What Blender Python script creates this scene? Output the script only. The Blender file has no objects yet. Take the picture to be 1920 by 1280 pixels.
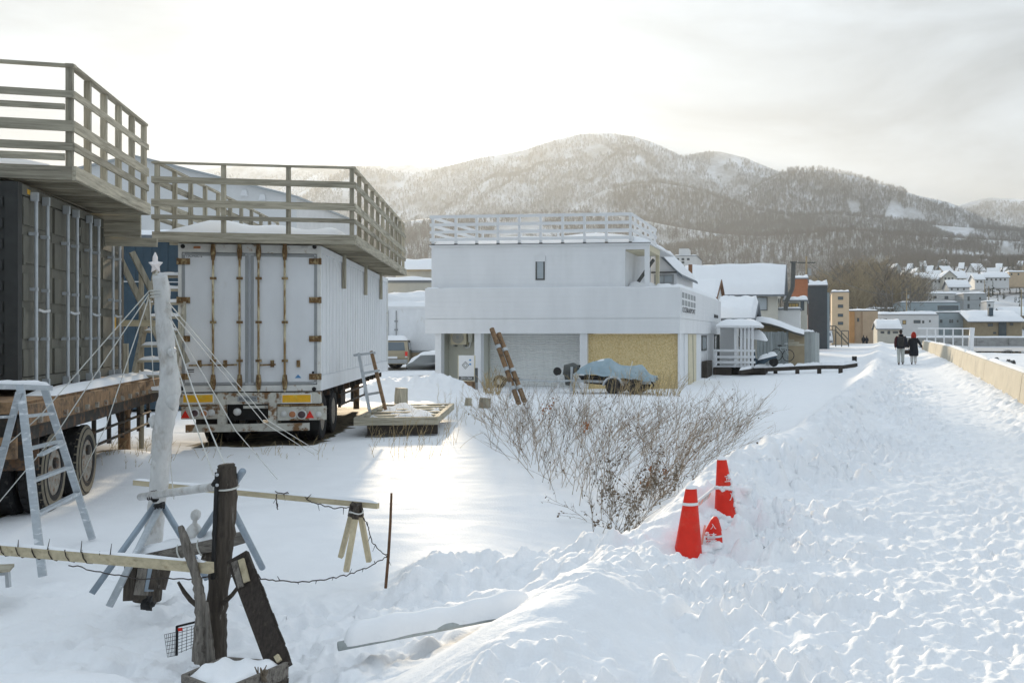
import bpy, math, random
import numpy as np
from mathutils import Vector, Matrix

random.seed(7)
rng = np.random.default_rng(11)
sc = bpy.context.scene
COL = sc.collection
R = math.radians

# ------------------------------------------------------------------ camera, sky, sun, exposure
F = 1866.67            # focal length in photo pixels (35 mm on 36 mm)
PX, PY, CZ = 1300.0, 628.0, 2.0
cam_d = bpy.data.cameras.new('camera')
cam = bpy.data.objects.new('camera', cam_d)
COL.objects.link(cam)
cam_d.lens = 35.0
cam_d.sensor_width = 36.0
cam_d.shift_x = (960 - PX) / 1920
cam_d.shift_y = -(640 - PY) / 1920
cam_d.clip_start = 0.1
cam_d.clip_end = 20000
cam.location = (0, 0, CZ)
cam.rotation_euler = (R(90), 0, 0)
sc.camera = cam

SUN_AZ, SUN_EL = math.atan2(760 - PX, F), R(12.9)      # azimuth from +Y towards +X
sun_dir = Vector((math.sin(SUN_AZ) * math.cos(SUN_EL), math.cos(SUN_AZ) * math.cos(SUN_EL), math.sin(SUN_EL)))

world = bpy.data.worlds.new('World')
sc.world = world
world.use_nodes = True
nt = world.node_tree
nt.nodes.clear()
N = nt.nodes.new
L = nt.links.new
out = N('ShaderNodeOutputWorld')
bg = N('ShaderNodeBackground')
bg.inputs['Strength'].default_value = 0.1
sky = N('ShaderNodeTexSky')
sky.sky_type = 'NISHITA'
sky.sun_disc = False
sky.sun_elevation = SUN_EL
sky.sun_rotation = SUN_AZ
sky.air_density = 1.0
sky.dust_density = 1.0
sky.ozone_density = 1.5
tc = N('ShaderNodeTexCoord')
# thin bright cloud deck over the sky: brightest round the sun, mottled, thinner overhead and behind
dot = N('ShaderNodeVectorMath'); dot.operation = 'DOT_PRODUCT'
dot.inputs[1].default_value = sun_dir
L(tc.outputs['Generated'], dot.inputs[0])
def wmath(op, a, b=None, clamp=False):
    n = N('ShaderNodeMath'); n.operation = op; n.use_clamp = clamp
    for i, s in enumerate((a, b)):
        if s is None: continue
        if isinstance(s, (int, float)): n.inputs[i].default_value = s
        else: L(s, n.inputs[i])
    return n.outputs[0]
dp = wmath('MAXIMUM', dot.outputs['Value'], 0.0)
g1 = wmath('MULTIPLY', wmath('POWER', dp, 90.0), 4.0)
g2 = wmath('MULTIPLY', wmath('POWER', dp, 400.0), 22.0)
g3 = wmath('MULTIPLY', wmath('POWER', dp, 8.0), 0.4)
glow = wmath('ADD', wmath('ADD', g1, g2), g3)
mp = N('ShaderNodeMapping'); mp.inputs['Scale'].default_value = (1.0, 1.0, 3.2)
L(tc.outputs['Generated'], mp.inputs['Vector'])
cn = N('ShaderNodeTexNoise'); cn.inputs['Scale'].default_value = 3.4; cn.inputs['Detail'].default_value = 7; cn.inputs['Roughness'].default_value = 0.55
cn.inputs['Distortion'].default_value = 0.4
L(mp.outputs[0], cn.inputs['Vector'])
cr = N('ShaderNodeMapRange'); cr.inputs['From Min'].default_value = 0.32; cr.inputs['From Max'].default_value = 0.68
cr.inputs['To Min'].default_value = 3.2; cr.inputs['To Max'].default_value = 6.7
L(cn.outputs['Fac'], cr.inputs['Value'])
sep = N('ShaderNodeSeparateXYZ'); L(tc.outputs['Generated'], sep.inputs[0])
# an overcast veil is brighter overhead than at the horizon
cie = wmath('ADD', wmath('MULTIPLY', wmath('MAXIMUM', sep.outputs['Z'], 0.0), 1.12), 0.43)
cl = wmath('ADD', wmath('MULTIPLY', cr.outputs[0], cie), glow)
ccol = N('ShaderNodeVectorMath'); ccol.operation = 'SCALE'
ccol.inputs[0].default_value = (0.885, 1.0, 1.105)
L(cl, ccol.inputs['Scale'])
cf = N('ShaderNodeMapRange'); cf.inputs['From Min'].default_value = 0.30; cf.inputs['From Max'].default_value = 0.60
cf.inputs['To Min'].default_value = 0.97; cf.inputs['To Max'].default_value = 1.0
L(cn.outputs['Fac'], cf.inputs['Value'])
hi = N('ShaderNodeMapRange'); hi.interpolation_type = 'SMOOTHSTEP'
hi.inputs['From Min'].default_value = 0.22; hi.inputs['From Max'].default_value = 0.75
hi.inputs['To Min'].default_value = 1.0; hi.inputs['To Max'].default_value = 0.74      # the veil is thin seen straight up, thick along the horizon
L(sep.outputs['Z'], hi.inputs['Value'])
mixs = N('ShaderNodeMix'); mixs.data_type = 'RGBA'
L(wmath('MULTIPLY', cf.outputs[0], hi.outputs[0]), mixs.inputs['Factor'])
L(sky.outputs[0], mixs.inputs['A']); L(ccol.outputs[0], mixs.inputs['B'])
L(mixs.outputs['Result'], bg.inputs['Color'])
L(bg.outputs[0], out.inputs['Surface'])

sun_d = bpy.data.lights.new('sun', 'SUN')
sun_d.energy = 3.4
sun_d.angle = R(2.0)
sun_d.color = (1.0, 0.82, 0.58)
sun = bpy.data.objects.new('sun', sun_d)
COL.objects.link(sun)
sun.rotation_euler = sun_dir.to_track_quat('Z', 'Y').to_euler()
sun.location = (0, 0, 60)

sc.view_settings.view_transform = 'Standard'
sc.view_settings.look = 'None'
sc.view_settings.exposure = 0.62
sc.view_settings.gamma = 1.0
sc.view_settings.use_curve_mapping = False
sc.render.engine = 'CYCLES'
sc.cycles.use_denoising = True
sc.cycles.max_bounces = 7
sc.cycles.diffuse_bounces = 3
sc.cycles.volume_bounces = 1
sc.cycles.transparent_max_bounces = 6
sc.cycles.caustics_reflective = False
sc.cycles.caustics_refractive = False

# ------------------------------------------------------------------ materials
MATS = {}
def mat(name, col, rough=0.75, var=0.12, scale=6.0, stretch=(1, 1, 1), col2=None, cut=(0.5, 0.62), bump=0.0,
        bscale=None, metal=0.0, spec=0.3, detail=5, emit=None, rnd=0.0, trans=0.0, alpha=1.0, tint=None):
    """one procedural Principled material: base colour mottled by noise, an optional second colour in patches, fine bump"""
    m = bpy.data.materials.new(name)
    m.use_nodes = True
    t = m.node_tree
    p = t.nodes['Principled BSDF']
    n = t.nodes.new
    tcn = n('ShaderNodeTexCoord')
    mpn = n('ShaderNodeMapping'); mpn.inputs['Scale'].default_value = stretch
    t.links.new(tcn.outputs['Object'], mpn.inputs['Vector'])
    no = n('ShaderNodeTexNoise'); no.inputs['Scale'].default_value = scale; no.inputs['Detail'].default_value = detail
    no.inputs['Roughness'].default_value = 0.6
    t.links.new(mpn.outputs[0], no.inputs['Vector'])
    hv = n('ShaderNodeMapRange'); hv.inputs['From Min'].default_value = 0.25; hv.inputs['From Max'].default_value = 0.75
    hv.inputs['To Min'].default_value = 1 - var; hv.inputs['To Max'].default_value = 1 + var
    t.links.new(no.outputs['Fac'], hv.inputs['Value'])
    val = hv.outputs[0]
    if rnd:
        oi = n('ShaderNodeObjectInfo')
        rr = n('ShaderNodeMapRange'); rr.inputs['To Min'].default_value = 1 - rnd; rr.inputs['To Max'].default_value = 1 + rnd
        t.links.new(oi.outputs['Random'], rr.inputs['Value'])
        mu = n('ShaderNodeMath'); mu.operation = 'MULTIPLY'
        t.links.new(val, mu.inputs[0]); t.links.new(rr.outputs[0], mu.inputs[1]); val = mu.outputs[0]
    sc_ = n('ShaderNodeVectorMath'); sc_.operation = 'SCALE'; sc_.inputs[0].default_value = col[:3]
    t.links.new(val, sc_.inputs['Scale'])
    base = sc_.outputs[0]
    if col2 is not None:
        n2 = n('ShaderNodeTexNoise'); n2.inputs['Scale'].default_value = scale * 0.7; n2.inputs['Detail'].default_value = 8
        n2.inputs['Roughness'].default_value = 0.68
        off = n('ShaderNodeVectorMath'); off.operation = 'ADD'; off.inputs[1].default_value = (3.1, 7.7, 1.9)
        t.links.new(mpn.outputs[0], off.inputs[0]); t.links.new(off.outputs[0], n2.inputs['Vector'])
        r2 = n('ShaderNodeMapRange'); r2.inputs['From Min'].default_value = cut[0]; r2.inputs['From Max'].default_value = cut[1]
        t.links.new(n2.outputs['Fac'], r2.inputs['Value'])
        s2 = n('ShaderNodeVectorMath'); s2.operation = 'SCALE'; s2.inputs[0].default_value = col2[:3]
        t.links.new(val, s2.inputs['Scale'])
        mx = n('ShaderNodeMix'); mx.data_type = 'RGBA'
        t.links.new(r2.outputs[0], mx.inputs['Factor']); t.links.new(base, mx.inputs['A']); t.links.new(s2.outputs[0], mx.inputs['B'])
        base = mx.outputs['Result']
    t.links.new(base, p.inputs['Base Color'])
    p.inputs['Roughness'].default_value = rough
    p.inputs['Metallic'].default_value = metal
    p.inputs['Specular IOR Level'].default_value = spec
    if trans: p.inputs['Transmission Weight'].default_value = trans
    if emit:
        p.inputs['Emission Color'].default_value = (*emit[:3], 1); p.inputs['Emission Strength'].default_value = emit[3]
    if bump:
        b = n('ShaderNodeBump'); b.inputs['Strength'].default_value = 1.0; b.inputs['Distance'].default_value = bump
        nb = n('ShaderNodeTexNoise'); nb.inputs['Scale'].default_value = bscale or scale * 3; nb.inputs['Detail'].default_value = 4
        t.links.new(mpn.outputs[0], nb.inputs['Vector'])
        t.links.new(nb.outputs['Fac'], b.inputs['Height']); t.links.new(b.outputs[0], p.inputs['Normal'])
    MATS[name] = m
    return m

mat('snow', (0.89, 0.90, 0.915), 0.6, 0.025, 3.0, bump=0.006, bscale=38, spec=0.012)
mat('roofsnow', (0.89, 0.90, 0.915), 0.6, 0.02, 2.0, bump=0.01, bscale=9, spec=0.0)
for ax, st in (('x', (0.35, 5, 5)), ('y', (5, 0.35, 5)), ('z', (5, 5, 0.35))):
    mat('wood_' + ax, (0.42, 0.385, 0.30), 0.8, 0.38, 5.0, st, (0.25, 0.225, 0.17), (0.5, 0.64), bump=0.004, bscale=16, rnd=0.22)
    mat('pale_' + ax, (0.50, 0.43, 0.29), 0.75, 0.25, 5.0, st, (0.30, 0.24, 0.15), (0.56, 0.7), bump=0.004, bscale=16, rnd=0.12)
    mat('bark_' + ax, (0.075, 0.062, 0.050), 0.9, 0.5, 9.0, st, (0.24, 0.23, 0.21), (0.58, 0.68), bump=0.012, bscale=22)
    mat('drift_' + ax, (0.21, 0.19, 0.165), 0.9, 0.45, 9.0, st, (0.07, 0.06, 0.05), (0.5, 0.64), bump=0.01, bscale=24)
mat('darkplank', (0.045, 0.036, 0.03), 0.85, 0.5, 12, (5, 5, 0.5), (0.10, 0.085, 0.06), (0.6, 0.7), bump=0.008, bscale=30)
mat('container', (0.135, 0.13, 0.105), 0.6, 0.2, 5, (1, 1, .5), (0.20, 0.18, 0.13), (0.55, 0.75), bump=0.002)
mat('container_unlit', (0.036, 0.037, 0.035), 0.6, 0.25, 5)  # darker copy of the container colour, shade of the unlit end painted in
mat('galv', (0.50, 0.53, 0.55), 0.5, 0.15, 8, metal=0.35, spec=0.5)
mat('alu', (0.46, 0.50, 0.53), 0.45, 0.15, 9, (1, 1, 3), (0.8, 0.82, 0.84), (0.55, 0.66), metal=0.3, spec=0.5)
mat('bluepipe', (0.30, 0.36, 0.42), 0.45, 0.15, 9, metal=0.3, spec=0.5)
mat('rust', (0.17, 0.10, 0.045), 0.85, 0.5, 22, (1, 1, .6), (0.42, 0.33, 0.18), (0.50, 0.62), bump=0.003)
mat('rustbar', (0.26, 0.165, 0.07), 0.8, 0.4, 16, (1, 1, .25), (0.60, 0.53, 0.36), (0.46, 0.56), bump=0.002)
mat('rustbrown', (0.25, 0.155, 0.085), 0.85, 0.4, 9, (1, 1, 1), (0.08, 0.06, 0.045), (0.5, 0.65), bump=0.004)
mat('trailer', (0.78, 0.80, 0.82), 0.5, 0.07, 2.5, (1, 1, .5), (0.58, 0.57, 0.52), (0.62, 0.8), spec=0.4)
mat('trailerwhite', (0.74, 0.74, 0.71), 0.55, 0.1, 6, (1, 1, 1), (0.36, 0.24, 0.13), (0.60, 0.68), spec=0.35)
mat('rustwhite', (0.56, 0.55, 0.49), 0.7, 0.2, 7, (1, 1, 1), (0.22, 0.125, 0.06), (0.50, 0.58), bump=0.003, bscale=30)
mat('gasket', (0.33, 0.345, 0.35), 0.7, 0.1, 5)
mat('tyre', (0.022, 0.022, 0.023), 0.85, 0.35, 14, col2=(0.12, 0.115, 0.10), cut=(0.58, 0.72), bump=0.003)
mat('tyreworn', (0.20, 0.175, 0.13), 0.9, 0.3, 14, bump=0.004)
mat('chassis', (0.05, 0.045, 0.04), 0.8, 0.4, 8, col2=(0.14, 0.08, 0.045), cut=(0.5, 0.6))
mat('hub', (0.30, 0.28, 0.24), 0.7, 0.3, 20, col2=(0.2, 0.11, 0.06))
mat('yellow', (0.80, 0.44, 0.025), 0.5, 0.12, 10, col2=(0.72, 0.58, 0.12), cut=(0.5, 0.68))
mat('redlamp', (0.72, 0.025, 0.012), 0.35, 0.05, 8, spec=0.5)
mat('amber', (0.42, 0.17, 0.07), 0.35, 0.1, 12, spec=0.5)
mat('darklamp', (0.07, 0.04, 0.045), 0.3, 0.1, 12, spec=0.5)
mat('lampwhite', (0.62, 0.62, 0.60), 0.3, 0.15, 12, spec=0.5)
mat('black', (0.02, 0.02, 0.02), 0.6, 0.2, 10)
mat('print', (0.03, 0.03, 0.035), 0.7, 0.1, 10)
mat('blueprint', (0.10, 0.28, 0.52), 0.7, 0.1, 10)
mat('white', (0.78, 0.79, 0.80), 0.55, 0.05, 3)
mat('housewhite', (0.80, 0.81, 0.82), 0.65, 0.06, 1.3, (1, 1, 0.3), (0.70, 0.71, 0.70), (0.60, 0.85))
hw = MATS['housewhite'].node_tree      # fine horizontal lap lines in the cladding
_w = hw.nodes.new('ShaderNodeTexWave'); _w.bands_direction = 'Z'; _w.wave_profile = 'SAW'; _w.inputs['Scale'].default_value = 1.7; _w.inputs['Distortion'].default_value = 0.0
_c = hw.nodes.new('ShaderNodeTexCoord'); hw.links.new(_c.outputs['Object'], _w.inputs['Vector'])
_b = hw.nodes.new('ShaderNodeBump'); _b.inputs['Strength'].default_value = 0.5; _b.inputs['Distance'].default_value = 0.02
hw.links.new(_w.outputs['Fac'], _b.inputs['Height']); hw.links.new(_b.outputs[0], hw.nodes['Principled BSDF'].inputs['Normal'])
mat('cream', (0.66, 0.60, 0.44), 0.7, 0.08, 4)
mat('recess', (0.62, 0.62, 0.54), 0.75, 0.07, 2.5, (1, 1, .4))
mat('shutter', (0.82, 0.83, 0.81), 0.45, 0.07, 3, (3, 1, .5), spec=0.45)
mat('osb', (0.72, 0.57, 0.31), 0.75, 0.35, 34, (1, 1, 1), (0.55, 0.38, 0.15), (0.48, 0.62), bump=0.003, bscale=60, detail=9)
mat('glass', (0.10, 0.13, 0.15), 0.08, 0.1, 2, spec=0.7)
mat('glasslight', (0.42, 0.47, 0.50), 0.12, 0.15, 1.5, spec=0.7)
mat('warmglass', (0.55, 0.38, 0.14), 0.3, 0.3, 3, spec=0.5)
mat('frame_dark', (0.10, 0.105, 0.10), 0.6, 0.15, 6)
mat('bluetarp', (0.28, 0.375, 0.425), 0.55, 0.14, 3, col2=(0.37, 0.46, 0.50), cut=(0.45, 0.65), bump=0.012, bscale=7, spec=0.4)
mat('blueshed', (0.05, 0.085, 0.115), 0.65, 0.15, 4)
mat('rope', (0.62, 0.62, 0.58), 0.8, 0.1, 12)
mat('ice', (0.60, 0.60, 0.585), 0.38, 0.2, 11, (1, 1, .5), (0.38, 0.35, 0.31), (0.50, 0.68), bump=0.010, bscale=17, spec=0.5)
mat('star', (0.84, 0.78, 0.76), 0.4, 0.08, 9)
mat('wire', (0.045, 0.035, 0.03), 0.8, 0.3, 20)
mat('stakeiron', (0.12, 0.065, 0.035), 0.85, 0.4, 20)
mat('conered', (0.74, 0.024, 0.009), 0.5, 0.14, 7, col2=(0.66, 0.075, 0.045), cut=(0.58, 0.74), spec=0.35)
mat('coneedge', (0.80, 0.42, 0.34), 0.5, 0.06, 6)
mat('twig', (0.34, 0.255, 0.175), 0.9, 0.4, 3)
mat('twigdark', (0.21, 0.17, 0.125), 0.9, 0.4, 3)
mat('leafdry', (0.17, 0.13, 0.09), 0.9, 0.5, 9, rnd=0.1)
mat('leafrust', (0.38, 0.15, 0.06), 0.85, 0.3, 9)
mat('straw', (0.42, 0.32, 0.17), 0.85, 0.3, 6)
mat('concrete', (0.52, 0.475, 0.38), 0.85, 0.12, 1.2, (1, 1, 1.5), (0.40, 0.37, 0.31), (0.55, 0.72), bump=0.004, bscale=22)
mat('concrete_grey', (0.34, 0.34, 0.33), 0.9, 0.2, 0.8, (1, 1, 2), (0.22, 0.22, 0.21), (0.5, 0.66))
mat('roofbrown', (0.20, 0.105, 0.06), 0.8, 0.15, 4)
mat('roofgrey', (0.20, 0.22, 0.24), 0.7, 0.12, 4)
mat('wallcream', (0.60, 0.58, 0.51), 0.8, 0.08, 2)
mat('wallwhite', (0.72, 0.725, 0.72), 0.75, 0.06, 1.2)
mat('wallgreyblue', (0.36, 0.43, 0.46), 0.8, 0.08, .8)
mat('wallgrey', (0.42, 0.45, 0.46), 0.8, 0.1, .8)
mat('wallpeach', (0.60, 0.46, 0.31), 0.8, 0.1, 1)
mat('wallochre', (0.52, 0.39, 0.27), 0.8, 0.1, 1)
mat('wallorange', (0.55, 0.30, 0.13), 0.8, 0.1, 1)
mat('wallbrick', (0.36, 0.15, 0.08), 0.85, 0.15, 3)
mat('walldark', (0.075, 0.095, 0.105), 0.8, 0.12, 2)
mat('wallbrown', (0.36, 0.29, 0.19), 0.85, 0.15, 1.5)
mat('fencewood', (0.24, 0.265, 0.265), 0.85, 0.3, 4, (6, 6, .4), (0.14, 0.155, 0.155), (0.5, 0.62), rnd=0.25)
mat('fencelight', (0.38, 0.41, 0.405), 0.85, 0.2, 4, (6, 6, .4), rnd=0.15)
mat('darkwood', (0.05, 0.042, 0.035), 0.85, 0.3, 5, rnd=0.15)
mat('carpaint', (0.34, 0.29, 0.20), 0.35, 0.06, 3, metal=0.3, spec=0.5)
mat('jacket', (0.016, 0.018, 0.028), 0.85, 0.3, 12)
mat('jacketred', (0.055, 0.012, 0.016), 0.85, 0.3, 12)
mat('coat', (0.014, 0.017, 0.023), 0.85, 0.3, 12)
mat('trousers', (0.46, 0.47, 0.44), 0.85, 0.15, 9)
mat('whitetrousers', (0.66, 0.65, 0.62), 0.85, 0.1, 9)
mat('skin', (0.52, 0.33, 0.25), 0.6, 0.05, 9)
mat('hairdark', (0.018, 0.013, 0.012), 0.7, 0.3, 20)
mat('redhair', (0.34, 0.018, 0.010), 0.75, 0.35, 20)
mat('bag', (0.06, 0.038, 0.03), 0.7, 0.2, 12)
mat('rock', (0.06, 0.058, 0.055), 0.9, 0.4, 3, col2=(0.5, 0.52, 0.54), cut=(0.55, 0.62))
mat('treebark', (0.20, 0.18, 0.155), 0.95, 0.3, 0.02)
mat('treeolive', (0.36, 0.30, 0.20), 0.95, 0.3, 0.02)
mat('conifer', (0.028, 0.042, 0.026), 0.95, 0.3, 0.05)

# ------------------------------------------------------------------ object helpers
WM = {}
def W(px, py, Y):
    return Vector(((px - PX) / F * Y, Y, CZ - (py - PY) / F * Y))
def Xat(px, Y): return (px - PX) / F * Y
def Zat(py, Y): return CZ - (py - PY) / F * Y

class Fr:
    """a rotated plan frame: local x across, local y into depth, z absolute"""
    def __init__(s, ox, oy, deg):
        s.o = Vector((ox, oy)); s.a = R(deg)
        s.lat = Vector((math.cos(s.a), math.sin(s.a))); s.d = Vector((-math.sin(s.a), math.cos(s.a)))
    def front(s, px, py, v=0.0):
        r = Vector(((px - PX) / F, 1.0)); Y = (v + s.o.dot(s.d)) / r.dot(s.d)
        P = r * Y
        return (P - s.o).dot(s.lat), CZ - (py - PY) / F * Y
    def side(s, px, py, u=0.0):
        r = Vector(((px - PX) / F, 1.0)); Y = (u + s.o.dot(s.lat)) / r.dot(s.lat)
        P = r * Y
        return (P - s.o).dot(s.d), CZ - (py - PY) / F * Y
    def rect(s, px0, py0, px1, py1, v=0.0):
        x0, _ = s.front(px0, py0, v); x1, _ = s.front(px1, py0, v)
        m = (px0 + px1) / 2
        return x0, x1, s.front(m, py1, v)[1], s.front(m, py0, v)[1]
    def w(s, x, y, z):
        p = s.o + s.lat * x + s.d * y
        return Vector((p.x, p.y, z))

def thing(name, label, cat, loc=(0, 0, 0), rotz=0.0, group=None):
    o = bpy.data.objects.new(name, None)
    o.empty_display_size = 0.2
    COL.objects.link(o)
    o.location = loc; o.rotation_euler = (0, 0, rotz)
    o['label'] = label; o['category'] = cat
    if group: o['group'] = group
    WM[o.name] = Matrix.Translation(Vector(loc)) @ Matrix.Rotation(rotz, 4, 'Z')
    return o
def fthing(name, label, cat, fr, group=None):
    return thing(name, label, cat, (fr.o.x, fr.o.y, 0), fr.a, group)
def tag(o, label=None, cat=None, group=None, kind=None):
    if label: o['label'] = label
    if cat: o['category'] = cat
    if group: o['group'] = group
    if kind: o['kind'] = kind
    return o

class MB:
    def __init__(s): s.v = []; s.f = []
    def add(s, vs, fs):
        b = len(s.v); s.v += [tuple(v) for v in vs]; s.f += [tuple(i + b for i in f) for f in fs]; return s
    def box(s, x0, x1, y0, y1, z0, z1):
        vs = [(x, y, z) for z in (z0, z1) for y in (y0, y1) for x in (x0, x1)]
        return s.add(vs, [(0, 2, 3, 1), (4, 5, 7, 6), (0, 1, 5, 4), (2, 6, 7, 3), (0, 4, 6, 2), (1, 3, 7, 5)])
    def beam(s, p0, p1, w, h, up=(0, 0, 1), taper=1.0):
        p0 = Vector(p0); p1 = Vector(p1); d = (p1 - p0).normalized(); up = Vector(up)
        sd = d.cross(up)
        if sd.length < 1e-4: sd = d.cross(Vector((0, 1, 0)))
        sd.normalize(); u = sd.cross(d).normalized()
        vs = []
        for p, k in ((p0, 1.0), (p1, taper)):
            for a, b in ((-1, -1), (1, -1), (1, 1), (-1, 1)):
                vs.append(p + sd * a * w / 2 * k + u * b * h / 2 * k)
        return s.add(vs, [(0, 1, 2, 3), (7, 6, 5, 4), (0, 4, 5, 1), (1, 5, 6, 2), (2, 6, 7, 3), (3, 7, 4, 0)])
    def tube(s, pts, r, n=8, caps=True):
        pts = [Vector(p) for p in pts]; k = len(pts)
        rs = [r] * k if isinstance(r, (int, float)) else list(r)
        ref = None; vs = []
        for i, p in enumerate(pts):
            d = (pts[min(i + 1, k - 1)] - pts[max(i - 1, 0)])
            d = d.normalized() if d.length > 1e-9 else Vector((0, 0, 1))
            if ref is None:
                ref = d.cross(Vector((0, 0, 1)))
                if ref.length < 0.05: ref = d.cross(Vector((0, 1, 0)))
            ref = (ref - d * ref.dot(d)).normalized(); b = d.cross(ref)
            for j in range(n):
                a = 2 * math.pi * j / n
                vs.append(p + (ref * math.cos(a) + b * math.sin(a)) * rs[i])
        fs = [(i * n + j, i * n + (j + 1) % n, (i + 1) * n + (j + 1) % n, (i + 1) * n + j) for i in range(k - 1) for j in range(n)]
        if caps: fs += [tuple(range(n - 1, -1, -1)), tuple((k - 1) * n + j for j in range(n))]
        return s.add(vs, fs)
    def cyl(s, p0, p1, r0, r1=None, n=12): return s.tube([p0, p1], [r0, r0 if r1 is None else r1], n)
    def prism(s, poly, vec):
        k = len(poly); vec = Vector(vec)
        vs = [Vector(p) for p in poly] + [Vector(p) + vec for p in poly]
        return s.add(vs, [tuple(range(k - 1, -1, -1)), tuple(range(k, 2 * k))] + [(i, (i + 1) % k, k + (i + 1) % k, k + i) for i in range(k)])
    def grid(s, rows, close=False):
        m = len(rows); n = len(rows[0])
        vs = [p for r in rows for p in r]
        fs = [(i * n + j, i * n + j + 1, (i + 1) * n + j + 1, (i + 1) * n + j) for i in range(m - 1) for j in range(n - 1)]
        if close: fs += [(i * n + n - 1, i * n, (i + 1) * n, (i + 1) * n + n - 1) for i in range(m - 1)]
        return s.add(vs, fs)
    def ball(s, c, r, nu=10, nv=7):
        r = (r, r, r) if isinstance(r, (int, float)) else r
        rows = []
        for i in range(nv + 1):
            t = math.pi * i / nv
            rows.append([(c[0] + r[0] * math.sin(t) * math.cos(2 * math.pi * j / nu), c[1] + r[1] * math.sin(t) * math.sin(2 * math.pi * j / nu), c[2] - r[2] * math.cos(t)) for j in range(nu)])
        return s.grid(rows, True)
    def lathe(s, prof, c=(0, 0, 0), axis='z', n=20):
        rows = []
        for r, h in prof:
            row = []
            for j in range(n):
                a = 2 * math.pi * j / n; u, v = r * math.cos(a), r * math.sin(a)
                q = (u, v, h) if axis == 'z' else ((h, u, v) if axis == 'x' else (u, h, v))
                row.append((c[0] + q[0], c[1] + q[1], c[2] + q[2]))
            rows.append(row)
        s.grid(rows, True); b = len(s.v)
        s.f.append(tuple(b - n + j for j in range(n))); s.f.append(tuple(b - len(prof) * n + n - 1 - j for j in range(n)))
        return s
    def snow(s, p00, p10, p11, p01, th, nu=14, nv=8, amp=0.25, edge=0.12, seed=0.0, up=(0, 0, 1)):
        """a settled snow layer on a bilinear patch, rounded at its rim"""
        p00, p10, p11, p01 = map(Vector, (p00, p10, p11, p01)); up = Vector(up)
        rows = []
        for i in range(nv + 1):
            v = i / nv; row = []
            for j in range(nu + 1):
                u = j / nu
                b = p00 * (1 - u) * (1 - v) + p10 * u * (1 - v) + p11 * u * v + p01 * (1 - u) * v
                e = min(1, min(u, 1 - u) / edge) if edge else 1; g = min(1, min(v, 1 - v) / edge) if edge else 1
                k = math.sqrt(max(0, 1 - (1 - e) ** 2)) * math.sqrt(max(0, 1 - (1 - g) ** 2))
                nz = math.sin(u * 7.1 + seed * 3) * math.cos(v * 5.3 + seed) * 0.6 + math.sin(u * 17 + v * 13 + seed * 5) * 0.4
                row.append(b + up * (th * k * (1 + amp * nz)))
            rows.append(row)
        return s.grid(rows)
    def build(s, name, m, parent=None, smooth=False, world=False, jitter=0.0):
        vs = s.v
        if parent is not None and world:
            inv = WM[parent.name].inverted() if parent.name in WM else WM[parent.parent.name].inverted()
            vs = [tuple(inv @ Vector(v)) for v in vs]
        me = bpy.data.meshes.new(name)
        me.from_pydata(vs, [], s.f)
        me.materials.append(MATS[m] if isinstance(m, str) else m)
        if smooth: me.polygons.foreach_set('use_smooth', [True] * len(me.polygons))
        me.update()
        o = bpy.data.objects.new(name, me)
        COL.objects.link(o)
        if parent is not None: o.parent = parent
        return o

def part(name, m, parent, *box, smooth=False):
    return MB().box(*box).build(name, m, parent, smooth)
def wpart(name, m, parent, mb, smooth=False):
    return mb.build(name, m, parent, smooth, world=True)
def text_mesh(name, s, size, m, parent, loc, rot, ext=0.002, sx=1.0):
    cu = bpy.data.curves.new(name + '_curve', 'FONT')
    cu.body = s; cu.size = size; cu.extrude = ext; cu.align_x = 'CENTER'; cu.align_y = 'CENTER'
    t = bpy.data.objects.new(name + '_tmp', cu)
    COL.objects.link(t)
    dg = bpy.context.evaluated_depsgraph_get()
    me = bpy.data.meshes.new_from_object(t.evaluated_get(dg))
    bpy.data.objects.remove(t); bpy.data.curves.remove(cu)
    me.name = name; me.materials.clear(); me.materials.append(MATS[m])
    o = bpy.data.objects.new(name, me); COL.objects.link(o)
    o.parent = parent; o.location = loc; o.rotation_euler = rot; o.scale = (sx, 1, 1)
    return o

# ------------------------------------------------------------------ noise
_perm = np.random.default_rng(5).permutation(512).astype(np.int64)
_gr = np.random.default_rng(6).uniform(0, 2 * np.pi, 512)
_gx, _gy = np.cos(_gr), np.sin(_gr)
def perlin(x, y):
    x = np.asarray(x, float); y = np.asarray(y, float)
    xi = np.floor(x).astype(np.int64); yi = np.floor(y).astype(np.int64)
    xf = x - xi; yf = y - yi
    u = xf * xf * xf * (xf * (xf * 6 - 15) + 10); v = yf * yf * yf * (yf * (yf * 6 - 15) + 10)
    def g(ix, iy, dx, dy):
        h = _perm[(_perm[ix & 511] + iy) & 511]
        return _gx[h] * dx + _gy[h] * dy
    a = g(xi, yi, xf, yf); b = g(xi + 1, yi, xf - 1, yf); c = g(xi, yi + 1, xf, yf - 1); d = g(xi + 1, yi + 1, xf - 1, yf - 1)
    return ((a * (1 - u) + b * u) * (1 - v) + (c * (1 - u) + d * u) * v) * 1.5
def fbm(x, y, o=4, g=0.5):
    t = 0; a = 1; 
    for i in range(o):
        t = t + a * perlin(x + 17.3 * i, y - 9.1 * i); x = x * 2.03; y = y * 2.03; a *= g
    return t
def billow(x, y, o=3, g=0.5):
    t = 0; a = 1
    for i in range(o):
        n_ = perlin(x + 31.7 * i, y + 5.3 * i); t = t + a * (np.sqrt(n_ * n_ + .004) - .05); x = x * 2.1; y = y * 2.1; a *= g
    return t
def sstep(t):
    t = np.clip(t, 0, 1); return t * t * (3 - 2 * t)
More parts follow.
